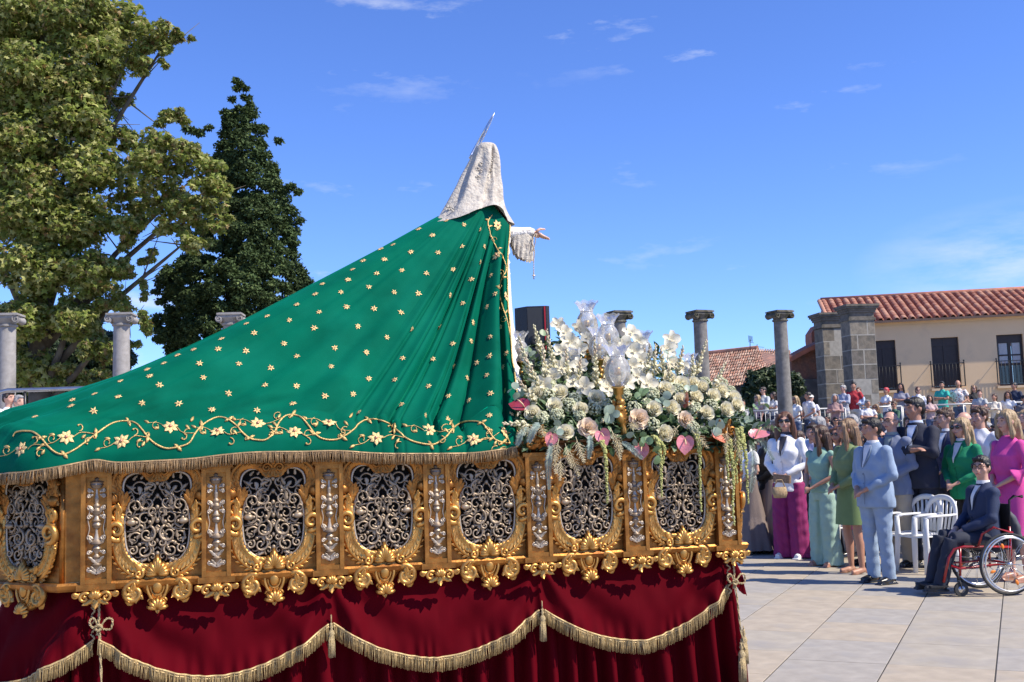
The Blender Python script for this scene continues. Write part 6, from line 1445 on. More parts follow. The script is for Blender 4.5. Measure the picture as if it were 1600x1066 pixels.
def hand(b, wr, el, s=1.0, fine=True, inward=0):
    wr, el = Vector(wr), Vector(el); d = (wr - el).normalized(); side = d.cross(Vector((0, 0, 1))); side = side.normalized() if side.length > .2 else Vector((1, 0, 0)); nrm = side.cross(d)
    if abs(d.z) > .8: side = Vector((0, 1, 0)); nrm = side.cross(d).normalized()
    b.tube([wr - d * .02, wr + d * .03, wr + d * .075], [.024 * s, .036 * s, .034 * s], 8, .55, nrm)
    for k in range(4):
        o_ = side * (k - 1.5) * .0175 * s; L_ = (.058, .068, .064, .050)[k] * s; p0 = wr + d * .07 + o_; p1 = p0 + d * L_ * .5 - nrm * .010; p2 = p1 + d * L_ * .35 - nrm * .022
        b.tube([p0, p1, p2], [.0095 * s, .009 * s, .007 * s], 6)
    th = wr + d * .02 + side * (-.030 if inward < 0 else .030) * s; b.tube([th, th + d * .035 + side * (-.014 if inward < 0 else .014), th + d * .06], [.011 * s, .010 * s, .007 * s], 6)
def head_parts(b, HM, s=1.0, male=True, fine=True):
    b.M = HM
    b.ball((0, .008, 1.652), (.074, .094, .100), 16, 12); b.ball((0, -.030, 1.600), (.056, .058, .070), 12, 10); b.ball((0, -.052, 1.560), (.030, .028, .024), 10, 8)
    b.tube([(0, -.088, 1.662), (0, -.104, 1.632), (0, -.112, 1.616), (0, -.088, 1.605)], [.010, .011, .015, .010], 7)
    b.tube([(-.045, -.082, 1.673), (0, -.094, 1.670), (.045, -.082, 1.673)], .011, 6); b.tube([(-.022, -.086, 1.583), (0, -.093, 1.585), (.022, -.086, 1.583)], .008, 6)
    for e in (-1, 1):
        b.ball((e * .077, .010, 1.635), (.010, .020, .032), 8, 6); b.ball((e * .045, -.055, 1.615), (.026, .028, .030), 8, 6)
    b.M = None
    b.tube([(0, .012, 1.46), (0, .006, 1.54), (0, .004, 1.60)], [.062 if male else .052, .055 if male else .046, .055 if male else .046], 12)
CACHE = {}
def headM(yaw, tilt, dz=0): nk = Matrix.Translation((0, .005, 1.53)); return nk @ Matrix.Rotation(yaw, 4, 'Z') @ Matrix.Rotation(tilt, 4, 'X') @ nk.inverted()
def person_meshes(key, pose='clasp', top='jacket', bottom='trousers', hair='short', yaw=0, tilt=0, male=True, lod=1, wide=1.0, seed=0, seat=None, legs=None):
    vx = {0: .0105, 1: .020, 2: .026}[lod]; J = dict(STAND); 
    if legs: J.update(legs)
    S, E, Hd = arms(pose); HM = headM(yaw, tilt); out = {}
    def ck(name, kk, fn):
        kk = (name,) + kk + (lod,)
        if kk not in CACHE: CACHE[kk] = fn()
        out[name] = CACHE[kk]
    wx = wide; lk = str(legs)
    def body():
        b = MB(); b.loft([((0, .0, .86), .13 * wx, .09), ((0, 0, .98), .14 * wx, .095), ((0, 0, 1.10), .125 * wx, .085), ((0, 0, 1.28), .15 * wx, .10), ((0, 0, 1.38), .140, .080), ((0, .008, 1.44), .070, .055), ((0, .01, 1.49), .046, .046)], 16)
        head_parts(b, HM, male=male)
        for i in (0, 1):
            sg = -1 if i == 0 else 1; f = 1.0 if male else .84
            b.tube([S[i], Vector(S[i]).lerp(Vector(E[i]), .5), E[i]], [.050 * f, .046 * f, .038 * f], 10); b.tube([E[i], Vector(E[i]).lerp(Vector(Hd[i]), .4), Hd[i]], [.038 * f, .037 * f, .024 * f], 10); hand(b, Hd[i], E[i], 1.0 if male else .9, lod == 0, sg)
            h, k, a = J['hip'][i], J['knee'][i], J['ank'][i]
            b.tube([h, Vector(h).lerp(Vector(k), .5), k], [.080, .066, .048], 12); b.tube([k, Vector(k).lerp(Vector(a), .35) + Vector((0, .012, 0)), a], [.048, .050, .031], 12)
            b.tube([Vector(a) + Vector((0, .03, -.03)), Vector(a) + Vector((0, -.05, -.045)), Vector(a) + Vector((sg * .01, -.14, -.055))], [.034, .036, .026], 8)
        return _remesh(b, vx, 3)
    ck('body', (pose, yaw, tilt, male, round(wx, 2), lk), body)
    long_s = top in ('jacket', 'shirt_long', 'satin', 'cardigan', 'bell'); hemz = {'jacket': .80, 'cardigan': .86, 'shirt_long': .90, 'satin': .95, 'bell': .95}.get(top, .92)
    seated = bool(legs)
    if seated: hemz = .90
    def topm():
        b = MB(); f = 1.0 if male else .9; g = 1.06 if top in ('jacket', 'cardigan') else 1.0; bust = 0 if male else .018
        b.loft([((0, .0, hemz), .185 * wx * f * g, .130 * wx * g), ((0, 0, .98), .178 * wx * f * g, .127 * wx * g), ((0, .0, 1.09), .160 * wx * f * g, .112 * wx * g), ((0, -.006 - bust * .5, 1.20), .172 * wx * f * g, .122 * wx * g + bust * .5), ((0, -bust, 1.29), .182 * f * g * wx, .124 * g + bust * .6), ((0, 0, 1.36), .178 * f * g, .108 * g), ((0, .004, 1.405), .155 * f * g, .092 * g), ((0, .008, 1.447), .116 * f, .078), ((0, .010, 1.480), .080 * f, .068), ((0, .010, 1.500 if top != 'sleeveless' else 1.485), .066, .063)], 20)
        for i in (0, 1):
            b.ball(Vector(S[i]) * 1.0 + Vector((0, 0, -.004)), (.072, .068, .070) if male else (.058, .056, .058), 12, 10)
            r0, r1, r2 = (.066, .058, .050) if male else (.054, .047, .042)
            if long_s:
                if top == 'satin': r0, r1, r2 = .062, .066, .050
                hh = Vector(E[i]).lerp(Vector(Hd[i]), .86 if top != 'bell' else .45); b.tube([Vector(S[i]) * 1.0, Vector(S[i]).lerp(Vector(E[i]), .5), E[i]], [r0, r1, r2 + .003], 12); b.ball(E[i], r2 + .010, 10, 8); b.tube([E[i], Vector(E[i]).lerp(hh, .5), hh], [r2 + .003, r2, r2 * (.84 if top != 'bell' else 2.3)], 12)
            elif top != 'sleeveless': e = Vector(S[i]).lerp(Vector(E[i]), .62); b.tube([S[i], e], [r0 + .004, r1 + .010], 12)
            else: b.ball(S[i], (.045, .05, .05), 8, 6)
        return _remesh(b, vx, 4, .0060 if lod == 0 else .008, 6, seed)
    ck('top', (pose, top, male, round(wx, 2), seated, seed if lod == 0 else 0), topm)
    def bot():
        b = MB()
        if bottom in ('trousers', 'wide', 'shorts'):
            w_ = .0 if bottom != 'wide' else .018; b.loft([((0, .0, .82), .165 * wx, .115), ((0, 0, .90), .175 * wx, .122 * wx), ((0, 0, 1.0), .160 * wx, .110 * wx), ((0, 0, 1.04), .150 * wx, .100 * wx)], 18)
            for i in (0, 1):
                h, k, a = Vector(J['hip'][i]), Vector(J['knee'][i]), Vector(J['ank'][i])
                if bottom == 'shorts': b.tube([h, h.lerp(k, .5), h.lerp(k, .92)], [.098, .092, .088], 14)
                else:
                    b.tube([h, h.lerp(k, .5), k], [.102 * wx, .090 + w_, .074 + w_ * 1.8], 14); b.tube([k, k.lerp(a, .5), a + Vector((0, -.005, -.03 - w_ * 2))], [.074 + w_ * 1.8, .070 + w_ * 2.2, .070 + w_ * 2.8], 14)
            return _remesh(b, vx, 4, .0036 if lod == 0 else .005, 9, seed + 1, .006 if bottom == 'wide' else 0)
        hz = {'skirt': .48, 'mini': .56, 'long': .06}[bottom]; rings = []; n = 26 if lod else 44; vs = []; fs = []; prof = [(1.06, .150, .105), (.98, .170, .125), (.88, .185, .138)]
        K = 14
        for k in range(1, K + 1): u = k / K; prof.append((.88 + (hz - .88) * u, .185 + u * (.03 if bottom == 'mini' else .05 if bottom == 'skirt' else .17), .138 + u * (.03 if bottom == 'mini' else .05 if bottom == 'skirt' else .13)))
        for (z, rx, ry) in prof:
            for j in range(n):
                a = 2 * math.pi * j / n; u = max(0, (.95 - z)); f = 1 + (.10 if bottom != 'mini' else .03) * u * math.sin(a * 7 + seed + math.sin(z * 5)) + (.05 * u * math.sin(a * 17 + 1) if bottom == 'long' else 0)
                if bottom == 'long' and z < .42: f *= 1.07 + .03 * math.sin(a * 15)
                vs.append((rx * wx * f * math.cos(a), ry * wx * f * math.sin(a), z))
        fs = [(i * n + j, i * n + (j + 1) % n, (i + 1) * n + (j + 1) % n, (i + 1) * n + j) for i in range(len(prof) - 1) for j in range(n)]
        b.add(vs, fs); return b.mesh('skirt')
    ck('bottom', (bottom, round(wx, 2), lk, seed if lod == 0 else 0), bot)
    def hairm():
        b = MB(); b.M = HM; s = Vector
        if hair == 'bald':
            for e in (-1, 1): b.tube([(e * .074, -.005, 1.665), (e * .072, .05, 1.65), (e * .04, .094, 1.64), (0, .104, 1.64)], [.010, .020, .024, .024], 7)
        elif hair in ('short', 'curly'):
            b.ball((0, .020, 1.680), (.083, .095, .090), 16, 12); b.ball((0, .045, 1.640), (.080, .070, .075), 12, 10)
            b.tube([(-.05, -.066, 1.722), (0, -.078, 1.732), (.05, -.066, 1.722)], .020, 8)
            for e in (-1, 1): b.tube([(e * .078, -.02, 1.68), (e * .080, -.022, 1.64)], [.016, .007], 6)
            if hair == 'curly':
                r_ = random.Random(seed)
                for k in range(40): a = r_.uniform(0, 6.28); t_ = r_.uniform(0, 1.5); b.ball((.083 * math.sin(t_) * math.cos(a), .015 + .095 * math.sin(t_) * math.sin(a), 1.675 + .09 * math.cos(t_)), .019, 6, 5)
        elif hair == 'cap': b.ball((0, .012, 1.690), (.085, .102, .072), 16, 10); b.ball((0, -.095, 1.690), (.06, .055, .010), 12, 6)
        elif hair == 'scarf': b.ball((0, .016, 1.685), (.088, .102, .085), 16, 12); b.ball((0, .06, 1.64), (.078, .07, .07), 10, 8)
        else:
            b.ball((0, .024, 1.678), (.088, .100, .096), 16, 12); b.ball((0, .055, 1.62), (.088, .072, .10), 14, 10); lz = 1.42 if hair == 'bob' else 1.28
            if hair == 'bun': b.ball((0, .125, 1.70), (.045, .04, .045), 10, 8); lz = 1.60
            if hair == 'pony': b.tube([(0, .10, 1.70), (0, .15, 1.66), (0, .14, 1.52), (0, .11, 1.36)], [.03, .032, .03, .010], 8); lz = 1.60
            if lz < 1.5:
                for e in (-1, 1): b.tube([(e * .055, -.055, 1.735), (e * .084, -.045, 1.68), (e * .092, -.030, 1.58), (e * .095, -.020, 1.50), (e * .088, -.02, lz + .04)], [.018, .024, .028, .032, .018], 8)
                b.tube([(0, .085, 1.66), (0, .092, 1.56), (0, .100, 1.45), (0, .105, lz)], [.085, .095, .100, .060], 14, .55, Vector((0, 1, 0)))
        b.M = None; q = _remesh(b, vx * .72, 2)
        n = len(q.vertices); co = np.empty(n * 3); q.vertices.foreach_get('co', co); co = co.reshape(-1, 3); nr = np.empty(n * 3); q.vertices.foreach_get('normal', nr); nr = nr.reshape(-1, 3); a = np.arctan2(co[:, 1] - .02, co[:, 0])
        lz_ = np.clip((1.68 - co[:, 2]) * 3, .25, 1.2); co += nr * (.0060 * lz_ * np.sin(a * 15 + np.sin(co[:, 2] * 19) * 2 + seed) + .0055 * lz_ * np.sin(a * 6 + co[:, 2] * 14) + .003 * np.sin(a * 31 + co[:, 2] * 9))[:, None]; q.vertices.foreach_set('co', co.ravel()); q.update(); return q
    if hair: ck('hair', (hair, yaw, tilt, seed if hair == 'curly' else 0), hairm)
    def face():
        b = MB(); b.M = HM
        for e in (-1, 1): b.ball((e * .030, -.084, 1.650), (.009, .006, .0042), 8, 5)
        for e in (-1, 1): b.tube([(e * .014, -.096, 1.676), (e * .034, -.094, 1.680), (e * .052, -.080, 1.672)], .0035, 5)
        return b.mesh('eyes')
    def mouth(): b = MB(); b.M = HM; b.tube([(-.024, -.088, 1.583), (0, -.100, 1.585), (.024, -.088, 1.583)], [.003, .0065, .003], 6); return b.mesh('mouth')
    def specs():
        b = MB(); b.M = HM
        for e in (-1, 1): b.ball((e * .034, -.098, 1.652), (.029, .008, .021), 12, 8); b.tube([(e * .062, -.090, 1.658), (e * .080, -.01, 1.652)], .004, 5)
        b.tube([(-.01, -.108, 1.658), (.01, -.108, 1.658)], .004, 5); return b.mesh('sunglasses')
    def glasses():
        b = MB(); b.M = HM
        for e in (-1, 1): b.tube([(e * .034 + .027 * math.cos(t), -.106 + .006 * abs(math.cos(t)), 1.652 + .019 * math.sin(t)) for t in [k * math.pi / 8 for k in range(17)]], .003, 5, caps=False); b.tube([(e * .062, -.098, 1.658), (e * .080, -.01, 1.652)], .003, 5)
        b.tube([(-.01, -.108, 1.658), (.01, -.108, 1.658)], .003, 5); return b.mesh('glasses')
    ck('eyes', (yaw, tilt), face); ck('mouth', (yaw, tilt), mouth); ck('sun', (yaw, tilt), specs); ck('gls', (yaw, tilt), glasses)
    def shoe(i, heel):
        def f():
            a = Vector(J['ank'][i]); b = MB(); sg = -1 if i == 0 else 1
            if heel: b.tube([a + Vector((0, .035, -.02)), a + Vector((0, -.03, -.045)), a + Vector((sg * .005, -.10, -.066)), a + Vector((sg * .01, -.15, -.070))], [.028, .030, .032, .012], 8); b.tube([a + Vector((0, .045, -.03)), a + Vector((0, .05, -.08))], [.012, .006], 6)
            else: b.tube([a + Vector((0, .055, -.035)), a + Vector((0, .0, -.030)), a + Vector((sg * .01, -.09, -.045)), a + Vector((sg * .015, -.165, -.052))], [.038, .044, .044, .030], 10); b.box(a + Vector((sg * .008, -.06, -.073)), (.042, .125, .007))
            return _remesh(b, .009 if lod == 0 else .014, 1)
        return f
    for i in (0, 1):
        for hl_ in (0, 1): ck(f'shoe{i}{hl_}', (lk,), shoe(i, hl_))
    def vfront():
        b = MB(); b.add([(-.040, -.085, 1.46), (0, -.072, 1.49), (.040, -.085, 1.46), (.030, -.120 - (.006 if not male else 0), 1.37), (0, -.131 - (.028 if not male else 0), 1.275), (-.030, -.120 - (.006 if not male else 0), 1.37)], [(0, 1, 2, 3, 4, 5)])
        b.loft([((0, .008, 1.465), .074, .068), ((0, .010, 1.492), .064, .062), ((0, .012, 1.508), .061, .060)], 14, False); return b.mesh('shirt')
    ck('shirt', (male,), vfront)
    return out
skins = [M('skin_light', (.56, .31, .22), .5, var=.06, scale=10), M('skin_tan', (.44, .22, .14), .5, var=.06, scale=10), M('skin_deep', (.33, .155, .095), .5, var=.06, scale=10)]
hairs = {'black': (.012, .009, .008), 'dark': (.030, .017, .011), 'brown': (.075, .038, .020), 'auburn': (.12, .05, .024), 'light': (.22, .13, .065), 'blond': (.36, .25, .13), 'grey': (.30, .29, .28), 'white': (.6, .58, .55), 'red': (.55, .05, .06), 'cap': (.7, .68, .64)}
hair_m = {k: M('hair_' + k, c, .42, var=.35, scale=60, stretch=(3, 3, .4), bump=.5, bscale=90) for k, c in hairs.items()}
eye_m = M('eye_dark', (.02, .012, .01), .3); lip_m = M('lips', (.36, .10, .09), .45); shade_m = M('sunglass_lens', (.012, .011, .012), .1, spec=.8)
CL = {}
def cloth(c, sat=0):
    k = tuple(round(x, 3) for x in c)
    if k not in CL: CL[k] = M('cloth', c, .8, var=.07, scale=9, bump=.35, bscale=240, sheen=.10) if not sat else M('satin', c, .32, var=.07, scale=9, bump=.2, bscale=60, sheen=.3)
    return CL[k]
def patterned(c, k):
    m = M('printed_cloth', c, .8, var=.07, scale=9, bump=.3, bscale=240); n = m.node_tree.nodes; l = m.node_tree.links; b = n['Principled BSDF']; src = b.inputs['Base Color'].links[0].from_socket
    v = n.new('ShaderNodeTexVoronoi' if k % 3 else 'ShaderNodeTexWave'); v.inputs['Scale'].default_value = (26, 34, 18)[k % 3] if k % 3 else 22
    if not k % 3: v.bands_direction = 'Z'
    tc = n.new('ShaderNodeTexCoord'); l.new(tc.outputs['Object'], v.inputs['Vector']); mr = n.new('ShaderNodeMapRange'); mr.inputs['From Min'].default_value = .30; mr.inputs['From Max'].default_value = .36; l.new(v.outputs[0], mr.inputs['Value'])
    mx = n.new('ShaderNodeMixRGB'); mx.inputs['Color1'].default_value = ((.75, .73, .7, 1), (.05, .06, .12, 1), (.4, .12, .12, 1))[k % 3]; l.new(mr.outputs[0], mx.inputs['Fac']); l.new(src, mx.inputs['Color2']); l.new(mx.outputs[0], b.inputs['Base Color']); return m
PR = [patterned(c, k) for k, c in enumerate(((.10, .14, .28), (.6, .58, .55), (.70, .66, .6), (.35, .1, .1), (.08, .16, .12)))]
PCNT = [0]
shoe_bk = M('black_leather', (.012, .011, .011), .25, coat=.3); shoe_nd = M('nude_leather', (.40, .19, .12), .35); shoe_wh = M('white_leather', (.66, .64, .62), .5)
def person(x, y, z, H, rz, label, skin=0, hc='dark', tc=(.5, .5, .5), bc=(.05, .05, .07), group=None, shoes=None, heel=0, specs=None, shirt=None, lod=1, cat='person', satin=0, **kw):
    if lod == 1 and H * F_PX / max(y, 1) < 100: lod = 1
    ms = person_meshes(None, lod=lod, **kw); t_ = thing('person', (x, y, z), R(rz), label, cat, group); s = H / 1.755; t_.scale = (s * rnd.uniform(.96, 1.10), s * rnd.uniform(.96, 1.08), s)
    obj('body', ms['body'], skins[skin], t_); PCNT[0] += 1; obj('top', ms['top'], PR[PCNT[0] % 5] if (y > 15.5 and PCNT[0] % 7 == 3) else cloth(tc, satin), t_); bt = kw.get('bottom', 'trousers'); obj('trousers' if bt in ('trousers', 'wide') else bt if bt == 'shorts' else 'skirt', ms['bottom'], cloth(bc), t_)
    if 'hair' in ms and kw.get('hair', 'short'): obj('hair' if kw.get('hair') not in ('cap', 'scarf') else 'hat', ms['hair'], hair_m[hc], t_)
    if y < 22: obj('eyes', ms['eyes'], eye_m, t_); obj('mouth', ms['mouth'], lip_m, t_)
    if specs == 'sun': obj('sunglasses', ms['sun'], shade_m, t_)
    if specs == 'gls': obj('glasses', ms['gls'], eye_m, t_)
    if shirt:
        male = kw.get('male', True); b = MB(); b.loft([((0, .010, 1.485), .070, .067), ((0, .010, 1.505), .066, .063), ((0, .012, 1.518), .062, .060)], 14, False)
        if lod == 0 or y < 16:
            tb = BVHTree.FromPolygons([v_.co for v_ in ms['top'].vertices], [p_.vertices for p_ in ms['top'].polygons]); vs = []; fs = []
            def on(x_, z_, e=.004):
                h_ = tb.ray_cast(Vector((x_, -1, z_)), Vector((0, 1, 0))); return (h_[0] + Vector((0, -e, 0))) if h_[0] is not None else Vector((x_, -.08, z_))
            n_ = 12
            for i in range(n_ + 1):
                z_ = 1.468 - .24 * i / n_; hw_ = .047 * (1 - i / n_) + .002
                for j in range(5): vs.append(on((j / 2 - 1) * hw_, z_))
            for i in range(n_):
                for j in range(4): a_ = i * 5 + j; fs.append((a_, a_ + 1, a_ + 6, a_ + 5))
            b.add(vs, fs)
            if True:
                q = MB()
                for sg in (-1, 1):               # turned lapels
                    P_ = [on(sg * .050, 1.455, .008), on(sg * .058, 1.40, .010), on(sg * .046, 1.33, .010), on(sg * .012, 1.235, .008)]; q.tube(P_, [.010, .017, .014, .004], 6, .35)
                q.tube([on(.004, z_, .003) for z_ in (1.23, 1.15, 1.07, .99, .90, .84)], .0028, 4)
                for z_ in (1.16, 1.06): q.ball(on(-.008, z_, .004), (.008, .004, .008), 8, 5)
                obj('lapels', q.mesh('lapels'), cloth(tuple(c * .72 for c in tc)), t_)
        obj('shirt', b.mesh('shirt'), cloth(shirt), t_)
    for i in (0, 1): obj('shoe', ms[f'shoe{i}{heel}'], shoes or shoe_bk, t_)
    return t_
def P(px, fy, ty, rz, label, H=None, **kw):        # foot pixel row, head-top pixel row
    g = hit_ground(px, fy); top = at(px, ty, g.y); return person(g.x, g.y, 0, top.z + .02, rz, label, **kw)
WH = (.74, .73, .71); NAVY = (.014, .017, .034)
P(1174, 864, 672, -70, 'woman in taupe long skirt and white top, nearest to the float', lod=0, pose='clasp', top='tee', bottom='long', hair='long', hc='dark', tc=WH, bc=(.17, .13, .115), male=False)
P(1208, 862, 667, -82, 'woman in black cardigan over long tiered taupe dress beside the float', lod=0, pose='clasp', top='cardigan', bottom='long', hair='long', hc='dark', tc=(.014, .013, .014), bc=(.19, .145, .125), male=False, seed=2, yaw=R(-12))
wb = P(1239, 872, 647, -42, 'woman in white blazer and magenta trousers wearing sunglasses', lod=0, pose='clasp', top='jacket', bottom='wide', hair='long', hc='auburn', tc=(.82, .81, .80), bc=(.24, .012, .105), shirt=(.05, .045, .05), specs='sun', male=False, seed=3, yaw=R(20), shoes=shoe_wh, skin=0)
P(1292, 884, 668, -62, 'woman in sleeveless sea-green top and wide trousers with long brown hair', lod=0, pose='clasp', top='sleeveless', bottom='wide', hair='long', hc='brown', tc=(.24, .40, .31), bc=(.31, .45, .36), male=False, seed=4, yaw=R(-35), shoes=shoe_nd, skin=1)
P(1337, 896, 658, -72, 'woman in olive green dress with satin sleeves and bare legs', lod=0, pose='clasp', top='satin', bottom='mini', hair='long', hc='light', tc=(.17, .23, .10), bc=(.15, .22, .08), male=False, seed=5, yaw=R(-22), shoes=shoe_nd, heel=1, skin=1)
P(1353, 884, 676, -60, 'woman in fuchsia dress hidden behind the woman in olive green', pose='down', top='tee', bottom='skirt', hair='long', hc='dark', tc=(.45, .03, .20), bc=(.45, .03, .20), male=False, skin=1)
P(1377, 911, 656, -66, 'man in light blue suit with dark hair and black shoes', lod=0, pose='clasp', top='jacket', bottom='trousers', hair='short', hc='black', tc=(.25, .33, .44), bc=(.27, .35, .46), shirt=WH, wide=1.16, seed=6, yaw=R(-14), skin=1)
P(1407, 884, 645, -58, 'balding man with glasses in grey-blue blazer and beige trousers', lod=0, pose='clasp', top='jacket', bottom='trousers', hair='bald', hc='grey', tc=(.16, .19, .27), bc=(.36, .31, .24), shirt=(.3, .34, .3), wide=1.1, specs='gls', seed=7)
P(1446, 884, 624, -52, 'tall bearded man in navy suit with crossed arms', lod=0, pose='cross', top='jacket', bottom='trousers', hair='short', hc='black', tc=NAVY, bc=NAVY, shirt=(.5, .56, .68), wide=1.08, seed=8, yaw=R(-20), skin=1)
P(1492, 868, 641, -58, 'young man with thick brown hair in navy jacket behind the blonde woman', lod=0, pose='down', top='jacket', hair='curly', hc='brown', tc=(.018, .026, .075), bc=NAVY, shirt=WH, seed=9, yaw=R(-20))
P(1517, 886, 656, -62, 'blonde woman in bright green blazer and sunglasses', lod=0, pose='clasp', top='jacket', bottom='trousers', hair='long', hc='blond', tc=(.0, .21, .085), bc=(.015, .015, .018), shirt=WH, male=False, specs='sun', seed=10)
P(1546, 862, 639, -52, 'teenage boy in white t-shirt with tousled brown hair', lod=0, pose='clasp', top='tee', hair='curly', hc='brown', tc=(.78, .78, .80), bc=(.02, .02, .025), seed=11, yaw=R(-15))
P(1592, 908, 644, -72, 'woman in hot pink bell-sleeved dress at the right edge', lod=0, pose='clasp', top='bell', bottom='skirt', hair='bob', hc='blond', tc=(.62, .06, .28), bc=(.62, .06, .28), male=False, wide=1.1, seed=12, shoes=shoe_nd)
# clutch bag held by the woman in the white blazer and straw bag of the woman in black
bagm = M('straw', (.36, .25, .13), .85, var=.3, scale=40, bump=.8, bscale=120)
b = MB(); b.loft([((0, 0, 0), .07, .035), ((0, 0, .05), .085, .045), ((0, 0, .12), .075, .035)], 14); b.tube([(-.06, 0, .12), (-.03, 0, .20), (.03, 0, .20), (.06, 0, .12)], .006, 6)
p = at(1219, 778, 12.2); tag(obj('straw_bag', b.mesh('straw_bag'), bagm, None, p), 'small straw handbag hanging beside the woman in black cardigan', 'handbag')
b = MB(); b.box((0, 0, 0), (.10, .02, .045)); p = at(1222, 748, 12.35); tag(obj('clutch_bag', sharp(b.mesh('clutch_bag')), M('clutch', (.22, .13, .07), .5, var=.4, scale=50), None, p, (0, .1, R(-40))), 'small brown clutch bag held by the woman in white blazer', 'clutch bag')
# white stacking chairs
plast = M('white_plastic', (.74, .74, .73), .35, var=.02)
def bar(b, pts, rad, flat=.5, up=Vector((0, -1, 0))): b.tube(pts, rad, 8, flat, up)
def chair_meshes():
    out = {}; b = MB(); n = 9; vs = []
    for i in range(n):
        for j in range(n):
            u, v = i / (n - 1) * 2 - 1, j / (n - 1) * 2 - 1; wx = .225 - .02 * (v > 0) * v; vs.append((u * wx, v * .21, .43 + .018 * u * u - .012 * (1 - v * v) - .02 * max(0, -v - .6)))
    fs = [(i * n + j, (i + 1) * n + j, (i + 1) * n + j + 1, i * n + j + 1) for i in range(n - 1) for j in range(n - 1)]
    m0 = len(vs); vs += [(x, y, z - .022) for x, y, z in vs]; fs += [tuple(m0 + e for e in f[::-1]) for f in fs]; rim = [i * n for i in range(n)] + [(n - 1) * n + j for j in range(1, n)] + [i * n + n - 1 for i in range(n - 2, -1, -1)] + [j for j in range(n - 2, 0, -1)]
    fs += [(rim[k], rim[(k + 1) % len(rim)], m0 + rim[(k + 1) % len(rim)], m0 + rim[k]) for k in range(len(rim))]; b.add(vs, fs); out['seat'] = b.mesh('seat')
    b = MB(); arch = [(-.235, .20, .42), (-.245, .235, .62), (-.21, .265, .76), (-.12, .285, .83), (0, .29, .85), (.12, .285, .83), (.21, .265, .76), (.245, .235, .62), (.235, .20, .42)]; b.tube(catmull(arch, 5), .034, 8, .55, Vector((0, 1, 0)))
    out['back_frame'] = b.mesh('back_frame'); b = MB(); b.tube([(0, 0, 0), (0, .035, .20), (0, .05, .365)], .019, 6, .4, Vector((0, 1, 0))); out['slat'] = b.mesh('slat')
    b = MB(); b.tube([(.245, .235, .66), (.262, .10, .655), (.262, -.10, .655), (.25, -.19, .64)], [.034, .038, .042, .038], 8, .4, Vector((0, 0, 1))); out['arm'] = b.mesh('armrest')
    b = MB(); b.tube([(.25, -.19, .645), (.238, -.20, .43), (.255, -.235, .0)], [.036, .044, .032], 8, .6); out['fleg'] = b.mesh('leg'); b = MB(); b.tube([(.225, .19, .44), (.245, .25, .0)], [.044, .030], 8, .6); out['rleg'] = b.mesh('leg'); return out
CH = chair_meshes()
def chair(px, py, rz, label):
    g = hit_ground(px, py); t_ = thing('plastic_chair', (g.x, g.y, 0), R(rz), label, 'chair', 'white plastic garden chairs'); obj('seat', CH['seat'], plast, t_); obj('back_frame', CH['back_frame'], plast, t_)
    for k in range(7): obj('slat', CH['slat'], plast, t_, ((k - 3) * .055, .235, .45), (0, (k - 3) * .045, 0))
    for s_ in (1, -1): obj('armrest', CH['arm'], plast, t_, sc=(s_, 1, 1)); obj('leg', CH['fleg'], plast, t_, sc=(s_, 1, 1)); obj('leg', CH['rleg'], plast, t_, sc=(s_, 1, 1))
chair(1450, 893, -70, 'front white plastic chair, empty, left of the boy in the wheelchair'); chair(1428, 890, -64, 'white plastic chair just behind the man in light blue suit'); chair(1316, 873, -72, 'white plastic chair between the sea-green and olive dressed women')
chair(1262, 856, -72, 'white plastic chair behind the woman in magenta trousers'); chair(1480, 862, -66, 'white plastic chair farther back behind the tall man in navy'); chair(1395, 858, -68, 'white plastic chair behind the balding man'); chair(1225, 846, -72, 'white plastic chair behind the woman in black cardigan')
# wheelchair with its occupant
wc0 = hit_ground(1572, 931); WRZ = -84
wch = thing('wheelchair', (wc0.x - .08, wc0.y + .28, 0), R(WRZ), 'red framed wheelchair with large spoked wheels, facing left', 'wheelchair')
redf = M('red_frame', (.30, .006, .009), .3, coat=.4); tyre = M('tyre', (.03, .03, .03), .8); chrome = M('rim_metal', (.62, .62, .62), .25, .9); greyr = M('hand_rim', (.55, .55, .54), .3, .6); orange_m = M('orange_reflector', (.8, .22, .02), .35); blackf = M('black_fabric', (.014, .014, .016), .8)
wr_ = .305
def ring(r_, th, n=48, m=8, x=0): b = MB(); b.tube([(x, r_ * math.cos(a), r_ * math.sin(a)) for a in [2 * math.pi * k / n for k in range(n + 1)]], th, m, 1, Vector((1, 0, 0)), caps=False); return b
tyre_me = ring(wr_ - .013, .013).mesh('tyre'); rim_me = ring(wr_ - .034, .011).mesh('rim'); hr_me = ring(wr_ - .045, .009).mesh('hand_rim'); b = MB(); b.tube([(-.035, 0, 0), (.035, 0, 0)], .022, 12); hub_me = b.mesh('hub')
b = MB(); b.tube([(.0, .0, .01), (.0, 0, wr_ - .04)], .0022, 4); spoke_me = b.mesh('spoke'); b = MB(); b.ball((0, 0, 0), (.007, .030, .016), 10, 6); refl_me = b.mesh('reflector')
for s_ in (-1, 1):
    w_ = bpy.data.objects.new('wheel', None); link(w_, wch); w_.location = (s_ * .29, .10, wr_); w_.rotation_euler = (0, R(s_ * 2), 0)
    obj('tyre', tyre_me, tyre, w_); obj('rim', rim_me, chrome, w_); obj('hand_rim', hr_me, greyr, w_, (s_ * .035, 0, 0)); obj('hub', hub_me, chrome, w_)
    for k in range(24): obj('spoke', spoke_me, chrome, w_, (.018 * (1 if k % 2 else -1), 0, 0), (2 * math.pi * k / 24 + (.12 if k % 2 else -.12), 0, 0))
    for k in range(4): a = R(20 + 90 * k); obj('reflector', refl_me, orange_m, w_, (.02 * s_, .19 * math.cos(a), .19 * math.sin(a)), (a, 0, 0))
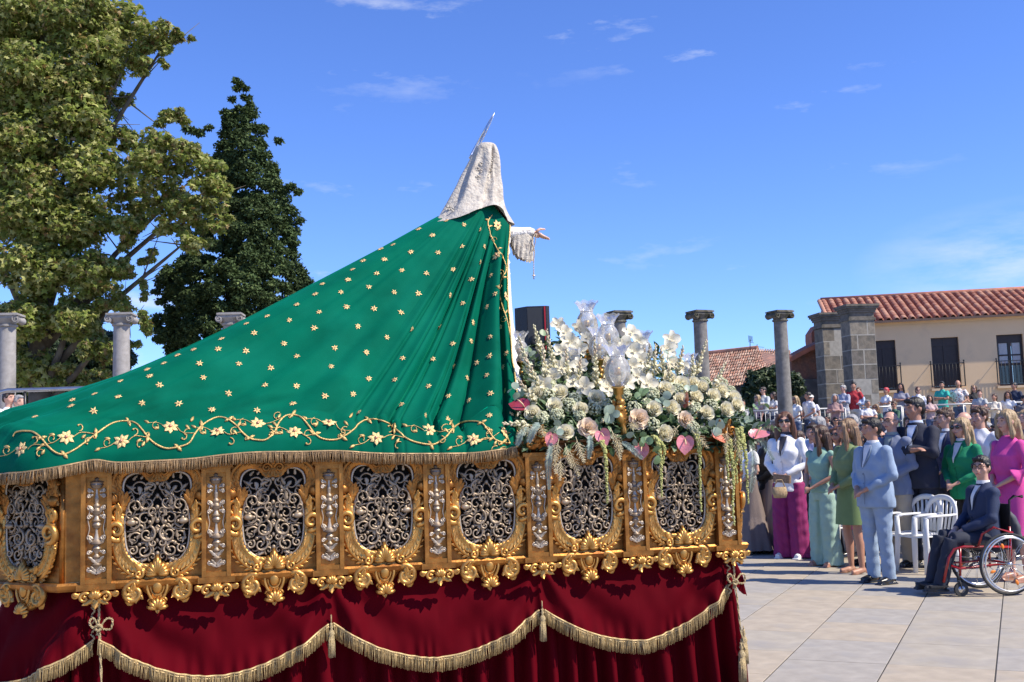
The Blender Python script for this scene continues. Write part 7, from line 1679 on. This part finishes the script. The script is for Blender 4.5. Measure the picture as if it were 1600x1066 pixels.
for s_ in (-1, 1):
    c_ = bpy.data.objects.new('caster', None); link(c_, wch); c_.location = (s_ * .20, -.36, .07); b = MB(); b.tube([(-.014, 0, 0), (.014, 0, 0)], .07, 20); obj('caster_wheel', sharp(b.mesh('caster_wheel')), tyre, c_); b = MB(); b.tube([(-.016, 0, 0), (.016, 0, 0)], .035, 14); obj('caster_hub', b.mesh('caster_hub'), chrome, c_)
    b = MB(); 
    for e in (-1, 1): b.tube([(e * .022, 0, 0), (e * .020, -.02, .09)], .006, 6)
    b.tube([(0, -.02, .09), (0, -.03, .17)], .014, 8); obj('fork', b.mesh('fork'), tyre, c_)
b = MB()
for s_ in (-1, 1):
    b.tube([(s_ * .20, .18, .46), (s_ * .20, -.30, .48), (s_ * .20, -.40, .46), (s_ * .19, -.46, .38), (s_ * .17, -.52, .14)], .014, 8); b.tube([(s_ * .20, .18, .30), (s_ * .20, -.36, .27), (s_ * .19, -.44, .30)], .013, 8); b.tube([(s_ * .20, .18, .22), (s_ * .20, .19, .66)], .013, 8)
    b.tube([(s_ * .20, -.34, .47), (s_ * .20, -.36, .20)], .012, 8); b.tube([(s_ * .235, .2, .60), (s_ * .24, 0, .66), (s_ * .235, -.12, .60), (s_ * .22, -.16, .48)], .012, 8)
b.tube([(-.30, .10, wr_), (.30, .10, wr_)], .015, 8); b.tube([(-.2, -.30, .27), (.2, -.30, .27)], .012, 8); obj('frame', b.mesh('frame'), redf, wch)
b = MB(); b.box((0, -.06, .49), (.195, .23, .025)); obj('seat', b.mesh('seat', smooth=False), blackf, wch); b = MB(); b.box((0, .20, .70), (.19, .012, .18)); obj('backrest', b.mesh('backrest', smooth=False), blackf, wch)
b = MB()
for s_ in (-1, 1): b.tube([(s_ * .20, .19, .62), (s_ * .20, .21, .92), (s_ * .20, .26, .955), (s_ * .20, .35, .95)], [.011, .011, .016, .018], 8)
obj('push_handle', b.mesh('push_handle'), blackf, wch); b = MB(); b.box((0, -.56, .10), (.17, .09, .008)); obj('footplate', b.mesh('footplate', smooth=False), blackf, wch)
b = MB(); b.loft([((0, .30, .42), .15, .07), ((0, .31, .55), .17, .09), ((0, .29, .74), .16, .07), ((0, .26, .80), .10, .04)], 14); bk = obj('backpack', _remesh(b, .02, 2, .010, 6), M('grey_pack', (.06, .06, .068), .7), None, None); bk.matrix_world = wch.matrix_world if False else Matrix.Translation((wc0.x - .08, wc0.y + .28, 0)) @ Matrix.Rotation(R(WRZ), 4, 'Z'); tag(bk, 'dark grey backpack hanging behind the wheelchair', 'backpack')
seat_legs = dict(hip=[(-.09, .02, .93), (.09, .02, .93)], knee=[(-.12, -.42, .97), (.10, -.42, .96)], ank=[(-.10, -.55, .545), (.08, -.56, .545)])
sb = person(wc0.x - .03, wc0.y + .28, -.43, 1.79, WRZ, 'boy with glasses in navy jacket sitting in the wheelchair', lod=0, pose='lap', top='jacket', hair='short', hc='black', tc=(.016, .028, .07), bc=(.014, .018, .034), shirt=WH, specs='gls', seed=20, yaw=R(38), legs=seat_legs, shoes=M('trainer', (.02, .02, .022), .6))
# ---- people farther back in the square, standing
rr = random.Random(21); Cw = lambda: rr.choice([WH, (.75, .74, .78), (.30, .38, .55), (.10, .12, .2), (.55, .50, .45), (.20, .28, .22), (.35, .10, .10), (.06, .06, .07), (.5, .56, .66), (.62, .45, .42), (.42, .50, .52)])
mids = [  # px, depth, head-top row, label, kwargs
 (1196, 13.6, 664, 'woman with dark brown hair half hidden by the hanging flowers', dict(male=False, hair='long', hc='dark', tc=(.4, .33, .3))),
 (1213, 14.6, 654, 'grey-haired man in white shirt behind the woman in black cardigan', dict(hair='short', hc='grey', tc=WH, shirt=None)),
 (1222, 16.0, 660, 'bald man in pale shirt left of the white blazer', dict(hair='bald', hc='grey', tc=(.6, .62, .68))),
 (1268, 14.2, 664, 'dark-haired man in lilac shirt right of the white blazer', dict(hair='short', hc='dark', tc=(.52, .5, .66))),
 (1276, 15.5, 650, 'grey-haired man in pale blue shirt looking left above the sea-green woman', dict(hair='short', hc='grey', tc=(.5, .6, .75))),
 (1308, 13.9, 668, 'woman with auburn hair between the two women in green', dict(male=False, hair='bob', hc='auburn', tc=(.1, .1, .13), specs='sun')),
 (1330, 15.0, 647, 'tall grey-haired man in white shirt behind the woman in olive', dict(hair='short', hc='grey', tc=WH)),
 (1352, 16.2, 662, 'dark-haired woman in dark top behind the man in light blue', dict(male=False, hair='bob', hc='black', tc=(.03, .03, .035), specs='sun')),
 (1425, 15.2, 650, 'woman with long dark hair between balding man and tall navy man', dict(male=False, hair='long', hc='dark', tc=(.06, .06, .07))),
 (1470, 13.6, 650, 'woman with light brown hair right behind the navy suit', dict(male=False, hair='long', hc='light', tc=(.60, .52, .44))),
 (1478, 15.6, 646, 'dark-haired youth in green-black top', dict(hair='short', hc='black', tc=(.04, .06, .05))),
 (1504, 15.2, 632, 'pink-scalped bald man behind the blonde woman', dict(hair='bald', hc='grey', tc=(.5, .48, .46))),
 (1523, 16.0, 642, 'woman in pale pink raising a hand behind the white t-shirt boy', dict(male=False, hair='long', hc='brown', tc=(.75, .60, .58), pose='high')),
 (1568, 13.8, 652, 'woman with sunglasses and grey hair behind the boy in white', dict(male=False, hair='bob', hc='light', tc=(.45, .42, .40), specs='sun')),
 (1580, 14.6, 648, 'man in navy suit left of the hot pink dress', dict(hair='short', hc='brown', tc=(.02, .03, .08), top='jacket')),
 (1600, 15.8, 640, 'blond head at right edge behind the pink dress', dict(male=False, hair='bob', hc='blond', tc=(.3, .2, .2)))]
for px, Y, ty, lab, kw in mids:
    Y = max(Y, interp([(1174, 15.3), (1240, 14.6), (1292, 13.7), (1340, 12.9), (1377, 12.0), (1400, 13.2), (1520, 13.2), (1600, 12.0)], px) + 1.3)
    top = at(px, ty, Y); kw = dict(kw); kw.setdefault('pose', 'clasp'); kw.setdefault('top', 'tee' if rr.random() < .5 else 'shirt_long'); person(top.x, Y, 0, min(1.9, top.z + .01), rr.choice((-75, -60, -50, -66)), lab, skin=rr.choice((0, 1, 1)), bc=rr.choice(((.03, .03, .045), (.10, .13, .2), (.3, .28, .24))), group='people standing behind the front row', yaw=R(rr.choice((-20, 0, 20))), **kw)
# rows of onlookers between the front row and the steps
row = []
for r_, Y in enumerate((18.0, 20.2, 22.4, 24.6, 27.0, 29.2)):
    px = 1186 + rr.uniform(0, 8)
    while px < 1604: row.append((px, Y + rr.uniform(-.6, .6), r_)); px += rr.uniform(20, 30) * (18.0 / Y) ** .35
colw = {WH: 'white', (.30, .38, .55): 'blue', (.10, .12, .2): 'dark blue', (.55, .50, .45): 'beige', (.20, .28, .22): 'grey-green', (.35, .10, .10): 'dark red', (.06, .06, .07): 'black', (.5, .56, .66): 'pale blue', (.62, .45, .42): 'dusty pink', (.42, .50, .52): 'grey'}
for r_ in range(6):
    rw = [q for q in row if q[2] == r_]
    for k, (px, Y, _) in enumerate(rw):
        X = at(px, 680, Y).x; c = rr.choice(list(colw)); male = rr.random() < .5; h = rr.choice(('short', 'short', 'bald', 'cap') if male else ('long', 'bob', 'bun', 'long')); hc = rr.choice(('dark', 'brown', 'grey', 'black') if male else ('dark', 'brown', 'light', 'blond', 'auburn')); hc = 'cap' if h == 'cap' else hc
        seated_ = rr.random() < .35 and r_ < 4; H = rr.uniform(1.66, 1.82) if male else rr.uniform(1.56, 1.70); H = H - .07 if r_ < 3 else H
        person(X, Y, 0, H, rr.choice((-80, -55, -40, -25, -65)), f"{'man' if male else 'woman'} in {colw[c]} with {'a pale cap' if h == 'cap' else 'bald head' if h == 'bald' else ('dark' if hc in ('dark', 'black') else hc) + ' hair'}, {ordl(k, len(rw)).replace(' from the left', ' from left')}, {ORD[r_]} row back", skin=rr.choice((0, 1, 1, 2)), hc=hc, tc=c, bc=rr.choice(((.03, .03, .045), (.10, .13, .2), (.5, .48, .44))), group='onlookers in the square behind the front row', pose=rr.choice(('clasp', 'cross', 'down', 'high')), top=rr.choice(('tee', 'tee', 'shirt_long')), hair=h, male=male, specs=rr.choice(('sun', None, None)), lod=2 if r_ > 2 else 1, yaw=R(rr.choice((-20, 0, 20))))
# people on the terrace and its steps
TL = [(1192,605,'man in grey-white shirt with sunglasses under the laurel bush',dict(tc=(.5,.52,.5),hc='dark',specs='sun')),(1183,617,'blonde woman in teal and black top, leftmost on the terrace',dict(male=False,hair='long',hc='blond',tc=(.0,.33,.26),specs='sun')),(1208,613,'woman in white t-shirt with dark hair beside the rightmost column',dict(male=False,hair='long',hc='dark',tc=WH)),(1219,611,'brown-haired woman in blue left of the rightmost column',dict(male=False,hair='bob',hc='brown',tc=(.10,.16,.38),specs='sun')),
 (1242,619,'short-haired blonde woman in white blouse right of the rightmost column',dict(male=False,hair='bob',hc='blond',tc=WH,specs='sun')),(1267,617,'woman in white with pale cap and teal bundle',dict(male=False,hair='cap',hc='cap',tc=(.8,.78,.82),specs='sun')),(1262,613,'dark-haired person behind the woman in pale cap',dict(hair='short',hc='black',tc=(.6,.6,.62))),(1304,616,'older woman in mauve top below the granite pillars',dict(male=False,hair='bob',hc='grey',tc=(.36,.22,.20))),
 (1317,602,'grey-haired man in blue t-shirt with arms crossed by the pillar',dict(hc='grey',tc=(.20,.26,.42),pose='cross')),(1333,597,'dark-haired child in red sitting high by the pillar',dict(hc='black',tc=(.38,.02,.03))),(1341,606,'woman in light blue t-shirt and black trousers',dict(male=False,hair='bun',hc='auburn',tc=(.42,.50,.64),pose='cross')),(1384,606,'person in white with bright pink-red headscarf',dict(male=False,hair='scarf',hc='red',tc=WH)),
 (1407,599,'dark-haired woman in grey patterned top left of the cream wall windows',dict(male=False,hair='long',hc='dark',tc=(.25,.25,.30))),(1434,605,'woman in white tee with dark strap and sunglasses',dict(male=False,hair='bun',hc='auburn',tc=(.7,.7,.76),specs='sun')),(1471,596,'bearded man in teal t-shirt and white shorts',dict(hc='black',tc=(.03,.42,.33),bottom='shorts',bc=WH,pose='cross')),(1496,594,'balding man in cream t-shirt',dict(hair='bald',hc='dark',tc=(.66,.62,.56))),
 (1521,602,'blonde woman in black top and sunglasses',dict(male=False,hair='bob',hc='light',tc=(.015,.015,.017),specs='sun')),(1530,609,'boy in grey t-shirt looking up',dict(hc='brown',tc=(.42,.43,.42))),(1553,616,'young woman in cream top with brown hair tied up',dict(male=False,hair='pony',hc='brown',tc=(.7,.62,.5))),(1574,612,'woman in white jacket with long dark hair',dict(male=False,hair='long',hc='brown',tc=WH)),(1584,598,'man in navy jacket leaning at the right of the terrace',dict(hc='black',tc=(.015,.025,.06),top='jacket',pose='high')),(1600,618,'dark-haired person cut by the right edge on the terrace',dict(hc='black',tc=(.1,.1,.12))),
 (1368,632,'blonde woman with sunglasses in green top on the steps',dict(male=False,hair='long',hc='light',tc=(.12,.16,.10),specs='sun',pose='cross')),(1396,627,'man with sunglasses in dark green shirt on the steps',dict(hc='brown',tc=(.05,.12,.07),specs='sun')),(1388,644,'man with short dark hair lower on the steps',dict(hc='dark',tc=(.1,.1,.12))),(1216,645,'man in sunglasses low on the steps left of the white blazer',dict(hc='grey',tc=(.4,.45,.5),specs='sun')),(1274,645,'grey-haired man in pale blue low on the steps',dict(hc='grey',tc=(.6,.68,.78))),(1292,650,'dark-haired woman with sunglasses low on the steps',dict(male=False,hair='bun',hc='dark',tc=(.2,.15,.15),specs='sun')),(1305,652,'dark-haired man low on the steps right of her',dict(hc='black',tc=(.3,.25,.25),specs='sun')),
 (1160,625,'person in pale shirt seen between flowers and column',dict(hc='dark',tc=(.5,.5,.55))),(1452,618,'woman in dusty pink near the railing post',dict(male=False,hair='long',hc='dark',tc=(.5,.35,.33))),(1355,625,'man in white shirt between the headscarf and blue shirt',dict(hc='grey',tc=WH))]
for px, ty, lab, kw in TL:
    kw = dict(kw); male = kw.get('male', True); H = 1.74 if male else 1.64; zt_ = at(px, ty, 34.3).z; base = zt_ - H
    if base > TZ - .13: Y, z = 34.3, TZ; H = max(1.35, zt_ - TZ)
    else:
        k = int(min(5, max(0, round((1.25 - base) / .25)))); Y = 33.08 - .34 * k; z = max(0, TZ - .25 * (k + 1)); H = min(1.85, max(1.3, at(px, ty, Y).z - z))
    kw.setdefault('pose', rr.choice(('clasp', 'down', 'cross'))); kw.setdefault('top', 'tee' if rr.random() < .7 else 'shirt_long'); kw.setdefault('hair', 'short'); kw.setdefault('bc', rr.choice(((.03, .03, .045), (.08, .11, .19), (.5, .48, .44))))
    person(at(px, ty, Y).x, Y, z, H, rr.choice((-50, -30, -10, -65)), lab, skin=rr.choice((0, 1, 1)), lod=1, group='onlookers on the terrace and steps', yaw=R(rr.choice((-20, 0, 20))), **kw)
# two priests in white at the far left
for px, ty, lab, hc, rz in ((14, 612, 'dark-haired priest in white vestments at the left edge', 'dark', 70), (30, 618, 'grey-haired priest in white robe beside the dark post', 'grey', 55)):
    Y = 17.5; p = at(px, ty, Y); person(p.x, Y, p.z - 1.75, 1.75, rz, lab, hc=hc, tc=(.82, .82, .80), bc=(.82, .82, .80), top='satin', bottom='long', pose='clasp', hair='short', male=True, group='priests under the canopy', lod=1)
b = MB(); p = at(20, 640, 17.5); b.box((p.x, 17.6, (at(14, 612, 17.5).z - 1.75) / 2), (2.2, 1.2, (at(14, 612, 17.5).z - 1.75) / 2 - .002)); tag(obj('dais', b.mesh('dais', smooth=False), terr_m), kind='structure')

btn = M('dark_button', (.02, .02, .02), .4); belt_m = M('leather_belt', (.05, .03, .02), .4)
